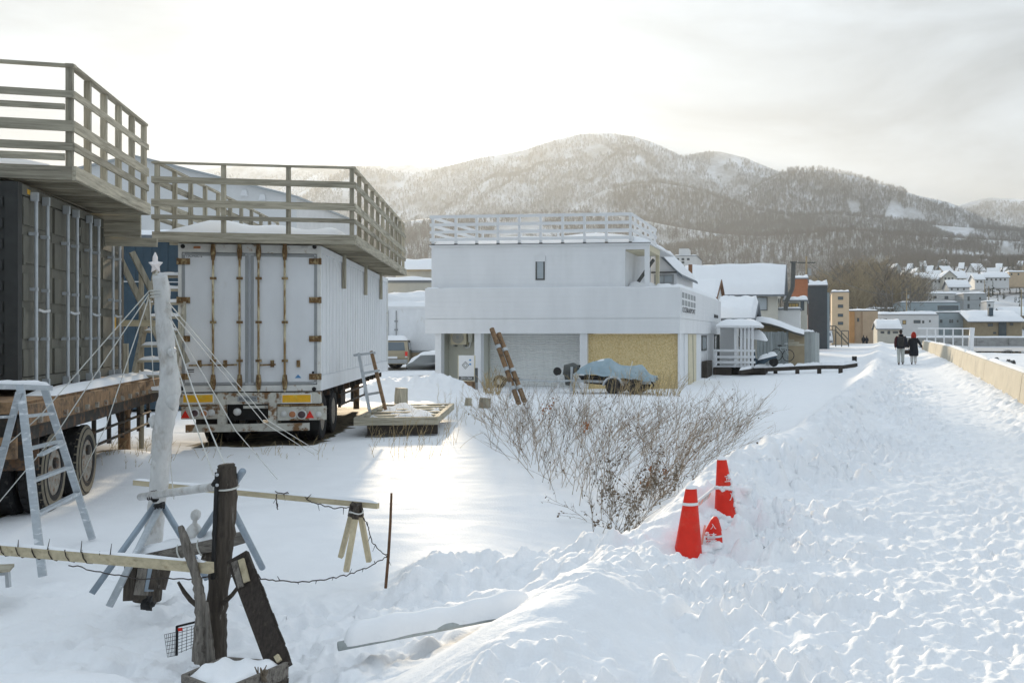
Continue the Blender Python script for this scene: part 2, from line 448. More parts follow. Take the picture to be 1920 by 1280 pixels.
# ------------------------------------------------------------------ the near ground: path, banks, field
def path_c(Y): return 0.97 + 0.19 * Y
def gauss(X, Y, cx, cy, rx, ry=None): return np.exp(-((X - cx) / rx) ** 2 - ((Y - cy) / (ry or rx)) ** 2)
def H(X, Y, fine=True):
    X = np.asarray(X, float); Y = np.asarray(Y, float)
    s = X - path_c(Y)
    zp = np.interp(Y, [0, 10, 51, 85, 140], [0, 0, .5, .6, .8])
    r = np.interp(Y, [0, 7, 12.5, 15.6, 19.6, 36, 60, 200], [-2.9, -2.9, -2.86, -2.34, -2.04, -1.25, -1.2, -1.2])
    zf = np.interp(Y, [0, 5, 8, 12, 17, 25, 39, 60, 85, 140], [-.34, -.34, -.30, -.25, -.06, -.05, -.15, .1, .4, .75])
    slope_w = np.interp(Y, [0, 9, 14, 40, 140], [2.2, 1.7, 1.6, 2.2, 3.0])
    t = sstep((s - (r - slope_w)) / slope_w)
    z = zf + (zp - zf) * t
    rh = np.interp(Y, [0, 8, 12, 25, 45, 70], [.22, .30, .42, .40, .38, .25])
    z = z + rh * np.exp(-((s - r) / 0.55) ** 2)
    z = z - 0.05 * np.exp(-((s) / 0.9) ** 2)
    z = z + 0.26 * sstep((s - 1.2) / 1.1)
    # beyond the sea wall the beach lies lower
    z = np.where(s > 2.48, -0.5 + 0.12 * fbm(X * .08, Y * .08, 3), z)
    # sheltered dip before the weeds, berm across the field, mounds near the camera, ploughed heap by the house
    z = z - 0.22 * gauss(X, Y, Xat(1085, 11.2), 11.2, .8, 1.3)
    z = z + 0.16 * np.exp(-((Y - (9.3 + .12 * (X + 3))) / .5) ** 2) * sstep((X - Xat(690, 9)) / .5) * sstep((Xat(1230, 9.5) - X) / .5)
    z = z + 0.36 * gauss(X, Y, Xat(60, 5.7), 5.75, .95, .55) + 0.16 * gauss(X, Y, Xat(860, 5.9), 5.9, .7, .45)
    z = z + 0.14 * gauss(X, Y, Xat(1090, 6.6), 6.6, .6, .6)
    z = z + 0.50 * gauss(X, Y, Xat(770, 34), 34, 1.5, 1.2) + 0.45 * gauss(X, Y, Xat(840, 34.5), 34.5, .9, .9) + 0.35 * gauss(X, Y, Xat(700, 33), 33, 1.0, 1.0)
    z = z + 0.10 * gauss(X, Y, Xat(30, 11), 11.6, 2.2, 1.2) + 0.25 * gauss(X, Y, Xat(220, 16), 16, .8, .8)
    z = z - 0.43 * gauss(X, Y, .0, 8.95, .55, .75) - 0.22 * gauss(X, Y, .36, 10.15, .4, .35)
    if not fine: return z
    near = np.clip(1.3 - Y / 60, 0.15, 1)
    onland = np.where(s > 2.5, 0.15, 1.0)
    A_bank = 0.27 * np.exp(-((s - (r + .95)) / 1.0) ** 2) * near + 0.05 * np.exp(-((s - r) / .9) ** 2)
    A_right = 0.12 * sstep((s - .9) / .9) * near
    trod = sstep((9.6 - Y) / 1.4) * sstep((Xat(1010, Y) - X) / .9)
    berm = np.exp(-((Y - (9.3 + .12 * (X + 3))) / .8) ** 2) * sstep((X - Xat(670, 9)) / .5) * sstep((Xat(1260, 9.5) - X) / .5)
    heap = gauss(X, Y, Xat(780, 34), 34, 2.6, 1.6)
    smooth_patch = 1 - 0.85 * np.clip(gauss(X, Y, Xat(60, 5.7), 5.7, 1.1, .7) + gauss(X, Y, Xat(870, 5.9), 5.9, .9, .55) + gauss(X, Y, Xat(1090, 6.5), 6.5, .75, .8), 0, 1)
    clump = sstep((fbm(X * .9 + 4, Y * .9, 2) + .55) / .8)
    A = (A_bank * (0.35 + .65 * clump) + A_right + 0.105 * trod * (0.3 + .7 * clump) + 0.15 * berm + 0.22 * heap) * smooth_patch
    lum = 1.0 * (billow(X * 3.3, Y * 3.3, 3, .47) - .29) + 0.5 * (billow(X * 1.4 + 9, Y * 1.4, 2) - .28)
    z = z + A * lum * 1.15 + np.clip(A * 6, 0, 1) * .011 * (billow(X * 9 + 2, Y * 9, 2) - .3) * (Y < 24)
    packed = np.exp(-(s / 1.25) ** 4)
    z = z + onland * (0.028 * fbm(X * 2.6, Y * 4.2, 4, .6) * packed * near + 0.030 * billow(X * 5.0, Y * 7.0, 2) * packed * near)
    # boot prints pressed into the path and the trodden field
    pr = sstep((billow(X * 1.9 + 3, Y * 2.6 + 8, 1) - .42) / .16)
    z = z - 0.035 * pr * (packed * .7 + trod * .9 + .6 * np.exp(-((s - (r + 1.0)) / .8) ** 2)) * near
    z = z + 0.03 * fbm(X * .5, Y * .5, 3) + 0.010 * fbm(X * 1.5 + Y * .3, Y * 3.5, 2) * (1 - packed)
    return z
def G(x, y): return float(H(x, y))

def ground_mesh():
    pxs = np.linspace(-420, 2340, 560)
    ys = np.geomspace(3.3, 142, 860)
    PXg, Yg = np.meshgrid(pxs, ys)
    Xg = (PXg - PX) / F * Yg
    Zg = H(Xg, Yg)
    # boot prints: walkers up and down the path, some across the yard
    rp = random.Random(31)
    def press(x, y, ang, dp):
        i0, i1 = np.searchsorted(ys, [y - .3, y + .3]); c = x / y * F + PX; wpx = .35 / y * F
        j0, j1 = np.searchsorted(pxs, [c - wpx, c + wpx])
        if i1 <= i0 or j1 <= j0: return
        dx = Xg[i0:i1, j0:j1] - x; dy = Yg[i0:i1, j0:j1] - y
        u = dx * math.cos(ang) + dy * math.sin(ang); v = -dx * math.sin(ang) + dy * math.cos(ang)
        r2 = (u / .065) ** 2 + (v / .15) ** 2
        Zg[i0:i1, j0:j1] += dp * (-np.exp(-r2 ** 2) + .35 * np.exp(-((np.sqrt(r2) - 1.35) / .28) ** 2))
    for w_ in range(16):
        off = rp.gauss(.05, .75); y = rp.uniform(3.6, 5.0); ph = rp.random() * 6
        while y < 34:
            for sgn in (-1, 1):
                yy = y + .36 * (sgn > 0); x = path_c(yy) + off + .18 * math.sin(yy * .35 + ph) + sgn * .11
                press(x + rp.gauss(0, .03), yy + rp.gauss(0, .05), -.19 + rp.gauss(0, .15), rp.uniform(.014, .034))
            y += .72 + rp.uniform(-.05, .08)
    for (xa, ya, xb, yb) in ((-4.6, 5.6, -2.2, 9.0), (-2.0, 6.0, -3.4, 8.6), (-1.2, 6.4, 1.2, 7.6), (-5.6, 9.6, -3.6, 8.0)):
        n_ = int(math.hypot(xb - xa, yb - ya) / .34); an = math.atan2(yb - ya, xb - xa) - math.pi / 2
        for k in range(n_):
            q_ = k / n_; sd_ = .1 * (1 if k % 2 else -1); press(xa + (xb - xa) * q_ + math.cos(an) * sd_, ya + (yb - ya) * q_ + math.sin(an) * sd_, an + rp.gauss(0, .15), rp.uniform(.04, .075))
    n, m = Xg.shape
    co = np.stack([Xg, Yg, Zg], -1).reshape(-1, 3)
    idx = np.arange(n * m).reshape(n, m)
    q = np.stack([idx[:-1, :-1], idx[:-1, 1:], idx[1:, 1:], idx[1:, :-1]], -1).reshape(-1, 4)
    me = bpy.data.meshes.new('snow_ground')
    me.vertices.add(len(co)); me.vertices.foreach_set('co', co.ravel())
    me.loops.add(q.size); me.loops.foreach_set('vertex_index', q.ravel())
    me.polygons.add(len(q)); me.polygons.foreach_set('loop_start', np.arange(0, q.size, 4))
    me.polygons.foreach_set('loop_total', np.full(len(q), 4))
    me.polygons.foreach_set('use_smooth', np.ones(len(q), bool))
    me.update(calc_edges=True)
    # bare earth and dead grass under the trailers, where no snow lies
    x, y = co[:, 0], co[:, 1]
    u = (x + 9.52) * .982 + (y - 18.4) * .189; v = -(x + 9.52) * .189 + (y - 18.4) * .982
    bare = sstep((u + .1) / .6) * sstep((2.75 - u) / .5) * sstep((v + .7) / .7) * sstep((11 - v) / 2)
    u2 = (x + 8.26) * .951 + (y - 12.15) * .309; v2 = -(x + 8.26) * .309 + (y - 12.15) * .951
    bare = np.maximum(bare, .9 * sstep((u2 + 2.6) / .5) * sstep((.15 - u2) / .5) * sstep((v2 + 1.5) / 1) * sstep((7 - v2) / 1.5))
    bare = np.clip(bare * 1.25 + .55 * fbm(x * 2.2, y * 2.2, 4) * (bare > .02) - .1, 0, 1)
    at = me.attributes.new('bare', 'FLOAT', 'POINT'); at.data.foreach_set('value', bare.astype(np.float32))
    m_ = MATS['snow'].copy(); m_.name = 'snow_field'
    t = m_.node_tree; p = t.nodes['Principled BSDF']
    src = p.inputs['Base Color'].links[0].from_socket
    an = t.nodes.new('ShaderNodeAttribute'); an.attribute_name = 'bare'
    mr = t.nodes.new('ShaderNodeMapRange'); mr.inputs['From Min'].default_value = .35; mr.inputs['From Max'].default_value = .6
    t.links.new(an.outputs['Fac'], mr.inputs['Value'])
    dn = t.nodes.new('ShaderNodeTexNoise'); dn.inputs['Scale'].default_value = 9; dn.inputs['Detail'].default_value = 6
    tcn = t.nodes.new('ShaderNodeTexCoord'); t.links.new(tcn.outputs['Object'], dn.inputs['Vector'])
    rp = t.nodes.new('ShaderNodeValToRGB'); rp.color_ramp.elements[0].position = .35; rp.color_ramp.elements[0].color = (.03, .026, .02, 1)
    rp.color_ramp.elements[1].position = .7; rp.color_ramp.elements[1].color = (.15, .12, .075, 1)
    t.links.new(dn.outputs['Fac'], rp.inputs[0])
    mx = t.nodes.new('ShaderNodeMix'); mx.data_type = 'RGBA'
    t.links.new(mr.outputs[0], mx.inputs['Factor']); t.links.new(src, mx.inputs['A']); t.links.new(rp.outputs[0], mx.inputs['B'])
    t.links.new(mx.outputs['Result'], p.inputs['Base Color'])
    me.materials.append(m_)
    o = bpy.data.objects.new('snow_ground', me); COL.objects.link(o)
    tag(o, 'trodden snow over the path, its banks and the yard', 'snow', kind='structure')
ground_mesh()

# ------------------------------------------------------------------ hills and mountains
def prof(pts): return np.array([p[0] for p in pts], float), np.array([p[1] for p in pts], float)
LAYERS = [   # distance, width of the front slope, skyline of the ground in photo pixels
    (3300, 900, prof([(-500, 345), (200, 335), (400, 312), (460, 306), (560, 304), (650, 306), (720, 306), (850, 306), (1000, 330), (1300, 380), (1700, 400), (1780, 384), (1820, 372), (1855, 366), (1900, 370), (1960, 380), (2400, 410)])),
    (2650, 1000, prof([(-500, 460), (300, 400), (560, 360), (640, 318), (665, 310), (720, 318), (790, 322), (850, 305), (900, 292), (980, 278), (1040, 258), (1090, 247), (1140, 244), (1190, 252), (1240, 270), (1280, 290), (1320, 281), (1350, 280), (1400, 292), (1460, 318), (1520, 335), (1640, 370), (1780, 420), (2400, 500)])),
    (2100, 700, prof([(-500, 560), (1000, 560), (1300, 420), (1380, 376), (1430, 342), (1480, 319), (1540, 318), (1600, 329), (1660, 348), (1720, 366), (1782, 380), (1830, 402), (1871, 420), (1920, 432), (2400, 500)])),
    (1800, 600, prof([(-500, 520), (700, 470), (900, 445), (1000, 420), (1080, 385), (1130, 358), (1180, 346), (1230, 342), (1290, 351), (1330, 364), (1400, 390), (1480, 405), (1560, 402), (1640, 408), (1750, 422), (2400, 470)])),
    (1200, 560, prof([(-500, 470), (560, 440), (700, 420), (800, 408), (900, 402), (1000, 398), (1100, 396), (1184, 406), (1260, 422), (1340, 436), (1420, 442), (1500, 438), (1600, 430), (1700, 440), (1800, 445), (1920, 452), (2400, 465)])),
    (330, 150, prof([(-500, 640), (1450, 625), (1500, 597), (1540, 576), (1570, 560), (1610, 548), (1650, 548), (1690, 563), (1720, 590), (1760, 625), (2400, 640)])),
]
def T(px, Y):
    X = (px - PX) / F * Y
    right = sstep((px - 1540) / 160)
    zr = np.interp(Y, [120, 171, 173, 230, 300, 450, 700, 1100, 1400], [-.6, -.6, .9, 2.5, 9, 28, 50, 75, 90])
    zl = np.interp(Y, [120, 200, 300, 700, 1100, 1400], [.55, .8, 2, 18, 50, 70])
    beach = sstep((px - 1735) / 20)
    zr = np.where((Y < 172.5), beach * -.6 + (1 - beach) * .6, zr)
    z = zl * (1 - right) + zr * right
    for D, w, (xs, ysk) in LAYERS:
        crest = CZ + (PY - np.interp(px, xs, ysk)) / F * D
        t = (D - Y) / w
        f = np.where(t > 0, np.clip(1 - t, 0, 1) ** 1.25, np.clip(1 + t * .5, 0, 1))
        gl = fbm(X / 260 + D, Y / 420, 4) * np.clip(np.abs(t) * 4, 0, 1) * (0.16 if D > 500 else .02) - np.abs(fbm(X / 150 + 5, Y / 500 + D, 2)) * .14 * np.clip(t * 3, 0, 1) * (D > 500)
        z = np.maximum(z, crest * f * (1 + gl))
    return z

def grid_object(name, Xg, Yg, Zg, m):
    n, k = Xg.shape
    co = np.stack([Xg, Yg, Zg], -1).reshape(-1, 3)
    idx = np.arange(n * k).reshape(n, k)
    q = np.stack([idx[:-1, :-1], idx[:-1, 1:], idx[1:, 1:], idx[1:, :-1]], -1).reshape(-1, 4)
    me = bpy.data.meshes.new(name)
    me.vertices.add(len(co)); me.vertices.foreach_set('co', co.ravel())
    me.loops.add(q.size); me.loops.foreach_set('vertex_index', q.ravel())
    me.polygons.add(len(q)); me.polygons.foreach_set('loop_start', np.arange(0, q.size, 4))
    me.polygons.foreach_set('loop_total', np.full(len(q), 4))
    me.polygons.foreach_set('use_smooth', np.ones(len(q), bool))
    me.update(calc_edges=True)
    me.materials.append(MATS[m])
    o = bpy.data.objects.new(name, me); COL.objects.link(o)
    return o
mat('hillsnow', (0.80, 0.82, 0.85), 0.8, 0.06, 0.012, col2=(0.36, 0.35, 0.33), cut=(0.36, 0.60), spec=0.1)
_px, _y = np.meshgrid(np.linspace(-420, 2340, 400), np.concatenate([np.linspace(139, 180, 20), np.geomspace(184, 3700, 330)]))
hills = grid_object('hills', (_px - PX) / F * _y, _y, T(_px, _y) + np.where(_y < 142, -.25, 0), 'hillsnow')
tag(hills, 'snowy wooded mountain and foothills behind the town', 'mountain', kind='structure')

def tree_mesh(name, seed, h, spread, nb, thick, m, conifer=False):
    rd = random.Random(seed); mb = MB()
    mb.tube([(0, 0, -.5), (rd.uniform(-.2, .2), rd.uniform(-.2, .2), h * .5), (rd.uniform(-.4, .4), 0, h * .93)], [thick * 1.6, thick, thick * .35], 4, False)
    def tri(a, b, w):
        a = Vector(a); b = Vector(b); d = (b - a)
        sd = d.cross(Vector((rd.uniform(-1, 1), rd.uniform(-1, 1), rd.uniform(-1, 1)))).normalized() * w
        mb.add([a - sd, a + sd, b], [(0, 1, 2)])
    if conifer:
        for i in range(60):
            z = h * (.12 + .88 * (i / 60)); rr = spread * (1 - i / 62) * rd.uniform(.7, 1.1); a = rd.uniform(0, 6.28)
            tri((0, 0, z), (rr * math.cos(a), rr * math.sin(a), z - rr * .35), .35 * (1.2 - i / 60))
    else:
        for i in range(nb):
            z = h * rd.uniform(.22, .8); a = rd.uniform(0, 6.28); ln = spread * (1.15 - .5 * z / h) * rd.uniform(.7, 1.1)
            e = Vector((math.cos(a) * ln, math.sin(a) * ln, z + ln * rd.uniform(.7, 1.5)))
            if e.z > h: e.z = h * rd.uniform(.93, 1.03)
            b0 = Vector((0, 0, z)); tri(b0, e, thick * .45)
            for k in range(6):
                q = b0.lerp(e, rd.uniform(.3, .95)); a2 = a + rd.uniform(-1.3, 1.3); l2 = ln * rd.uniform(.3, .55)
                e2 = q + Vector((math.cos(a2) * l2, math.sin(a2) * l2, l2 * rd.uniform(.5, 1.5))); tri(q, e2, thick * .3)
                for _ in range(2):
                    q3 = q.lerp(e2, rd.uniform(.4, .95)); e3 = q3 + Vector((rd.uniform(-1, 1), rd.uniform(-1, 1), rd.uniform(.2, 1.2))) * l2 * .5; tri(q3, e3, thick * .22)
    me = bpy.data.meshes.new(name); me.from_pydata(mb.v, [], mb.f); me.materials.append(MATS[m]); me.update()
    return bpy.data.objects.new(name, me)
PROTO = {'bare': tree_mesh('bare_tree', 3, 11, 3.4, 15, .20, 'treebark'), 'olive': tree_mesh('olive_tree', 9, 10, 4.0, 24, .17, 'treeolive'),
         'conifer': tree_mesh('conifer_tree', 5, 13, 3.0, 0, .2, 'conifer', True)}
def forest(name, label, pts, scales, proto):
    me = bpy.data.meshes.new(name); me.from_pydata([tuple(p) for p in pts], [], [])
    at = me.attributes.new('tree_scale', 'FLOAT', 'POINT'); at.data.foreach_set('value', np.asarray(scales, np.float32))
    o = bpy.data.objects.new(name, me); COL.objects.link(o)
    tag(o, label, 'forest', kind='stuff')
    ng = bpy.data.node_groups.new(name + '_scatter', 'GeometryNodeTree')
    ng.interface.new_socket('Geometry', in_out='INPUT', socket_type='NodeSocketGeometry')
    ng.interface.new_socket('Geometry', in_out='OUTPUT', socket_type='NodeSocketGeometry')
    gi = ng.nodes.new('NodeGroupInput'); go = ng.nodes.new('NodeGroupOutput')
    ip = ng.nodes.new('GeometryNodeInstanceOnPoints'); ob = ng.nodes.new('GeometryNodeObjectInfo')
    ob.inputs['Object'].default_value = PROTO[proto]; ob.inputs['As Instance'].default_value = True
    na = ng.nodes.new('GeometryNodeInputNamedAttribute'); na.data_type = 'FLOAT'; na.inputs['Name'].default_value = 'tree_scale'
    rv = ng.nodes.new('FunctionNodeRandomValue'); rv.data_type = 'FLOAT_VECTOR'
    rv.inputs['Min'].default_value = (-.05, -.05, 0); rv.inputs['Max'].default_value = (.05, .05, 6.28)
    ng.links.new(gi.outputs[0], ip.inputs['Points']); ng.links.new(ob.outputs['Geometry'], ip.inputs['Instance'])
    ng.links.new(na.outputs['Attribute'], ip.inputs['Scale']); ng.links.new(rv.outputs['Value'], ip.inputs['Rotation'])
    ng.links.new(ip.outputs[0], go.inputs[0])
    md = o.modifiers.new('scatter', 'NODES'); md.node_group = ng
    return o
def scatter(n, px0, px1, Y0, Y1, thr=-.25, seed=1, lo=.75, hi=1.25, nearpow=1.0):
    g = np.random.default_rng(seed)
    px = g.uniform(px0, px1, n); Y = Y0 + (Y1 - Y0) * g.uniform(0, 1, n) ** nearpow
    X = (px - PX) / F * Y
    k = fbm(X / 130, Y / 210, 3) + .4 * fbm(X / 35, Y / 60, 2) > thr
    px, Y, X = px[k], Y[k], X[k]
    return np.stack([X, Y, T(px, Y) - .2], -1), g.uniform(lo, hi, len(X))
P, S = [], []
for a in ((24000, -200, 2200, 2800, 3240, -.7, 1, .6, 1.0), (52000, 300, 1700, 1900, 2632, -.50, 2, .6, 1.0), (42000, 1150, 2200, 1450, 2085, -.52, 3, .55, 1.0), (40000, 600, 2200, 1230, 1785, -.52, 4, .55, 1.0), (12000, 1680, 2200, 2850, 3260, -2, 21, .8, 1.3)):
    p, s_ = scatter(*a); P.append(p); S.append(s_)
forest('forest', 'bare grey winter wood covering the mountain slopes', np.concatenate(P), np.concatenate(S), 'bare')
p, s_ = scatter(30000, 400, 2200, 700, 1180, -.52, 5, .5, 1.0)
forest('forest', 'brown bare wood on the lower foothill above the town', p, s_, 'bare')
p, s_ = scatter(210, 1500, 1725, 215, 345, -2, 6, .4, 1.2)
forest('forest', 'olive brown leafless thicket on the knoll beside the ochre building', p, s_, 'olive')
p, s_ = scatter(150, 1500, 1735, 205, 350, -2, 16, .4, 1.25)
forest('forest', 'grey bare trees standing among the thicket on the knoll', p, s_, 'bare')
p, s_ = scatter(2400, 1500, 2200, 430, 760, -.05, 8, .4, .85)
forest('forest', 'scattered bare trees between the hillside houses', p, s_, 'bare')
p, s_ = scatter(420, 1845, 2200, 235, 400, .0, 12, .12, .35)
forest('hedge', 'low dark hedges on the snowy terraces at the right', p, s_, 'conifer')
p, s_ = scatter(110, 1500, 2200, 330, 760, -.1, 9, .35, .8)
forest('forest', 'dark evergreens dotted among the hillside houses', p, s_, 'conifer')

# ------------------------------------------------------------------ sea wall, beach, railing
def sea_wall():
    t = thing('sea_wall', 'low pale concrete sea wall along the right of the snowy path', 'wall', (path_c(23) + 2.3, 23, 0))
    brk = [9.5, 16.5, 23.5, 32, 41, 51, 63, 82]
    for a, b in zip(brk[:-1], brk[1:]):
        mb = MB(); rows = []
        n = 6
        for i in range(n + 1):
            Y = a + .03 + (b - a - .06) * i / n; c = path_c(Y); zp = float(np.interp(Y, [0, 10, 51, 85], [0, 0, .5, .6]))
            top = zp + .93
            rows.append([(c + 2.18, Y, zp - .6), (c + 2.24, Y, zp + .2), (c + 2.33, Y, top - .03), (c + 2.36, Y, top), (c + 2.66, Y, top), (c + 2.68, Y, top - .03), (c + 2.7, Y, -1.2)])
        mb.grid(rows)
        k = len(mb.v) - 7
        mb.f.append((0, 1, 2, 3, 4, 5, 6)); mb.f.append(tuple(k + j for j in range(6, -1, -1)))
        wpart('wall_section', 'concrete', t, mb)
        ms = MB(); c0, c1 = path_c(a + .1), path_c(b - .1)
        z0, z1 = (float(np.interp(q, [0, 10, 51, 85], [0, 0, .5, .6])) + .932 for q in (a, b))
        ms.snow((c0 + 2.40, a + .1, z0), (c0 + 2.65, a + .1, z0), (c1 + 2.65, b - .1, z1), (c1 + 2.40, b - .1, z1), .07, 6, 24, .5, .08, a)
        wpart('snow_cap', 'roofsnow', t, ms, True)
sea_wall()
def far_wall():
    t = thing('retaining_wall', 'long grey retaining wall across the far side of the beach', 'wall', (Xat(1800, 172), 172, -.6))
    for i in range(6):
        x0, x1 = Xat(1650 + i * 60, 172), Xat(1710 + i * 60, 172)
        wpart('wall_panel', 'concrete_grey', t, MB().box(x0, x1 - .06, 171.6 - .02 * (i % 2), 172.6, -.8, 1.55))
    wpart('snow_cap', 'roofsnow', t, MB().snow((Xat(1650, 172), 171.6, 1.55), (Xat(2010, 172), 171.6, 1.55), (Xat(2010, 172), 172.6, 1.55), (Xat(1650, 172), 172.6, 1.55), .22, 60, 4, .4, .02), True)
far_wall()
def pier_rail():
    Y = 137.0
    t = thing('railing', 'white pipe railing with a thick end post on the beach', 'railing', (Xat(1822, Y), Y, -.5))
    wpart('end_post', 'white', t, MB().tube([W(1820, 664, Y), W(1821, 640, Y), W(1823, 614, Y)], [.42, .36, .36], 10), True)
    for px in (1738, 1754, 1770, 1787, 1805):
        wpart('post', 'white', t, MB().cyl(W(px, 646 + (px - 1738) * .1, Y), W(px, 616, Y), .09, n=8))
    for py in (616, 630):
        wpart('rail', 'white', t, MB().cyl(W(1722, py - .5, Y), W(1823, py, Y), .09, n=8))
    wpart('kerb', 'wallwhite', t, MB().beam(W(1722, 645, Y), W(1823, 652, Y), .4, .35))
pier_rail()
def blob(mb, c, r, seed, n=9, m=6, rough=.3):
    rd = random.Random(seed); rows = []
    for i in range(m + 1):
        th = math.pi * i / m; row = []
        for j in range(n):
            k = 1 + (rd.uniform(-rough, rough) if 0 < i < m else 0); ph = 6.283 * j / n
            row.append((c[0] + r[0] * k * math.sin(th) * math.cos(ph), c[1] + r[1] * k * math.sin(th) * math.sin(ph), c[2] - r[2] * k * math.cos(th)))
        rows.append(row)
    return mb.grid(rows, True)
for i, (px, py, rr) in enumerate(((1868, 675, 5), (1891, 679, 5), (1898, 683, 7))):
    Y = 2.5 * F / (py - PY); k = rr * Y / F
    o = blob(MB(), (0, 0, 0), (k, k * .8, k * .8), i).build('stone', 'rock', None, True)
    o.location = W(px, py - rr * .3, Y)
    tag(o, ('leftmost of three dark stones on the snowy beach beyond the wall', 'small middle one of three dark stones on the snowy beach', 'rightmost and largest of three dark stones on the snowy beach')[i], 'stone', 'dark stones on the snowy beach')
mb = MB()
for i in range(90):
    px = random.uniform(1800, 2050); py = random.uniform(653, 662); Y = 2.5 * F / (py - PY)
    k = random.uniform(.15, .5)
    blob(mb, (Xat(px, Y), Y, -.45), (k * 1.6, k, k * .7), i, 7, 4)
tag(mb.build('shore_rocks', 'rock', None, True), 'dark strip of small rocks along the beach by the railing', 'rocks', kind='stuff')
# ------------------------------------------------------------------ wheels
def wheel(parent, c, r, w, axis_a, worn=False):
    """tyre with tread blocks and hub, axle along the local x of the parent"""
    mb = MB()
    prof_ = [(r * .56, -w / 2 * .8), (r * .62, -w / 2), (r * .92, -w / 2), (r * .985, -w / 2 * .82), (r, -w / 2 * .5), (r, w / 2 * .5), (r * .985, w / 2 * .82), (r * .92, w / 2), (r * .62, w / 2), (r * .56, w / 2 * .8)]
    mb.lathe(prof_, (0, 0, 0), 'x', 28)
    for i in range(28):                                     # tread lugs
        a = 2 * math.pi * i / 28
        for sx in (-1, 1):
            ca, sa = math.cos(a + sx * .05), math.sin(a + sx * .05)
            mb.beam((sx * w * .30, ca * r * 1.0, sa * r * 1.0), (sx * w * .30, ca * r * 1.025, sa * r * 1.025), w * .30, r * .13, up=(1, 0, 0))
    t = mb.build('tyre', 'tyre', parent, False); t.location = c
    h = MB(); h.lathe([(.02, w * .30), (r * .18, w * .34), (r * .22, w * .2), (r * .5, w * .12), (r * .57, w * .42), (r * .60, w * .45)], (0, 0, 0), 'x', 20)
    h.lathe([(.02, -w * .30), (r * .18, -w * .34), (r * .22, -w * .2), (r * .5, -w * .12), (r * .57, -w * .42), (r * .60, -w * .45)], (0, 0, 0), 'x', 20)
    for i in range(8):
        a = 2 * math.pi * i / 8
        h.cyl((w * .1, math.cos(a) * r * .34, math.sin(a) * r * .34), (w * .22, math.cos(a) * r * .34, math.sin(a) * r * .34), r * .035, n=6)
    ho = h.build('rim', 'hub', t)
    if worn:
        wr = MB(); wr.grid([[(h_, q * math.cos(a), q * math.sin(a)) for a in np.linspace(0, 2 * math.pi, 29)] for q, h_ in ((r * .74, w * .503), (r * .90, w * .506), (r * 1.0, w * .42), (r * 1.03, w * .3))]); wr.build('sidewall', 'tyreworn', t)
    return t

# ------------------------------------------------------------------ dark side-door container on its flatbed
FA = Fr(-8.26, 12.15, 18.0)
def container_left():
    t = fthing('shipping_container', 'dark shipping container with galvanised door rods under the left deck', 'container', FA)
    Ln, Wd, z0, z1 = 5.45, 2.44, 1.33, 3.87
    part('body', 'container_unlit', t, -Wd, -.06, 0, Ln, z0, z1)
    part('corner_post', 'container_unlit', t, -.12, .02, -.02, .14, z0, z1)
    part('corner_post', 'container_unlit', t, -.12, .02, Ln - .12, Ln + .02, z0, z1)
    part('corner_post', 'container_unlit', t, -Wd - .02, -Wd + .12, -.02, .12, z0, z1)
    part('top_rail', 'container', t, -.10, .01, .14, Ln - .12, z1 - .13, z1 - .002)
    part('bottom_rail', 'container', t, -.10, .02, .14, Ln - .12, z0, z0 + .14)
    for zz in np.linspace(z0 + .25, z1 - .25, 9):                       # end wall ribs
        part('end_rib', 'container_unlit', t, -Wd + .14, -.14, -.025, 0.0, zz - .06, zz + .06)
    yd = np.linspace(.15, Ln - .13, 5)
    for k in range(4):
        a, b = yd[k] + .012, yd[k + 1] - .012
        d = part('door', 'container', t, -.06, -.015, a, b, z0 + .15, z1 - .14)
        for zz in np.linspace(z0 + .32, z1 - .32, 5):                   # pressed panels
            MB().box(-.018, .012, a + .05, b - .05, zz - .17, zz + .17).build('panel', 'container', d)
        for q in (.25, .62):
            y = a + (b - a) * (q + (.08 if k % 2 else 0))
            rod = MB().cyl((.075, y, z0 + .03), (.075, y, z1 - .08), .022, n=8).build('lock_rod', 'galv', d)
            for zz in (z0 + .04, z1 - .12): MB().box(.02, .10, y - .03, y + .03, zz - .055, zz + .055).build('cam', 'galv', rod)
            for zz in (z0 + .62, z0 + 1.25, z0 + 1.95): MB().box(.0, .095, y - .028, y + .028, zz - .02, zz + .02).build('bracket', 'galv', rod)
            MB().beam((.1, y, z0 + .99), (.1, y + .24 * (1 if q < .5 else -1), z0 + .97), .02, .032).build('handle', 'galv', rod)
        for zz in (z0 + .3, z0 + .95, z0 + 1.6, z0 + 2.2): MB().box(-.01, .03, (a if k % 2 == 0 else b - .07), (a + .07 if k % 2 == 0 else b), zz - .06, zz + .06).build('hinge', 'container', d)
    for y, c in ((.42, 'yellow'), (Ln - .5, 'yellow')):
        part('warning_label', c, t, .011, .014, y - .06, y + .06, z1 - .10, z1 - .04)
    part('warning_label', 'yellow', t, .013, .016, Ln - .62, Ln - .5, z0 + .75, z0 + 1.0)
container_left()

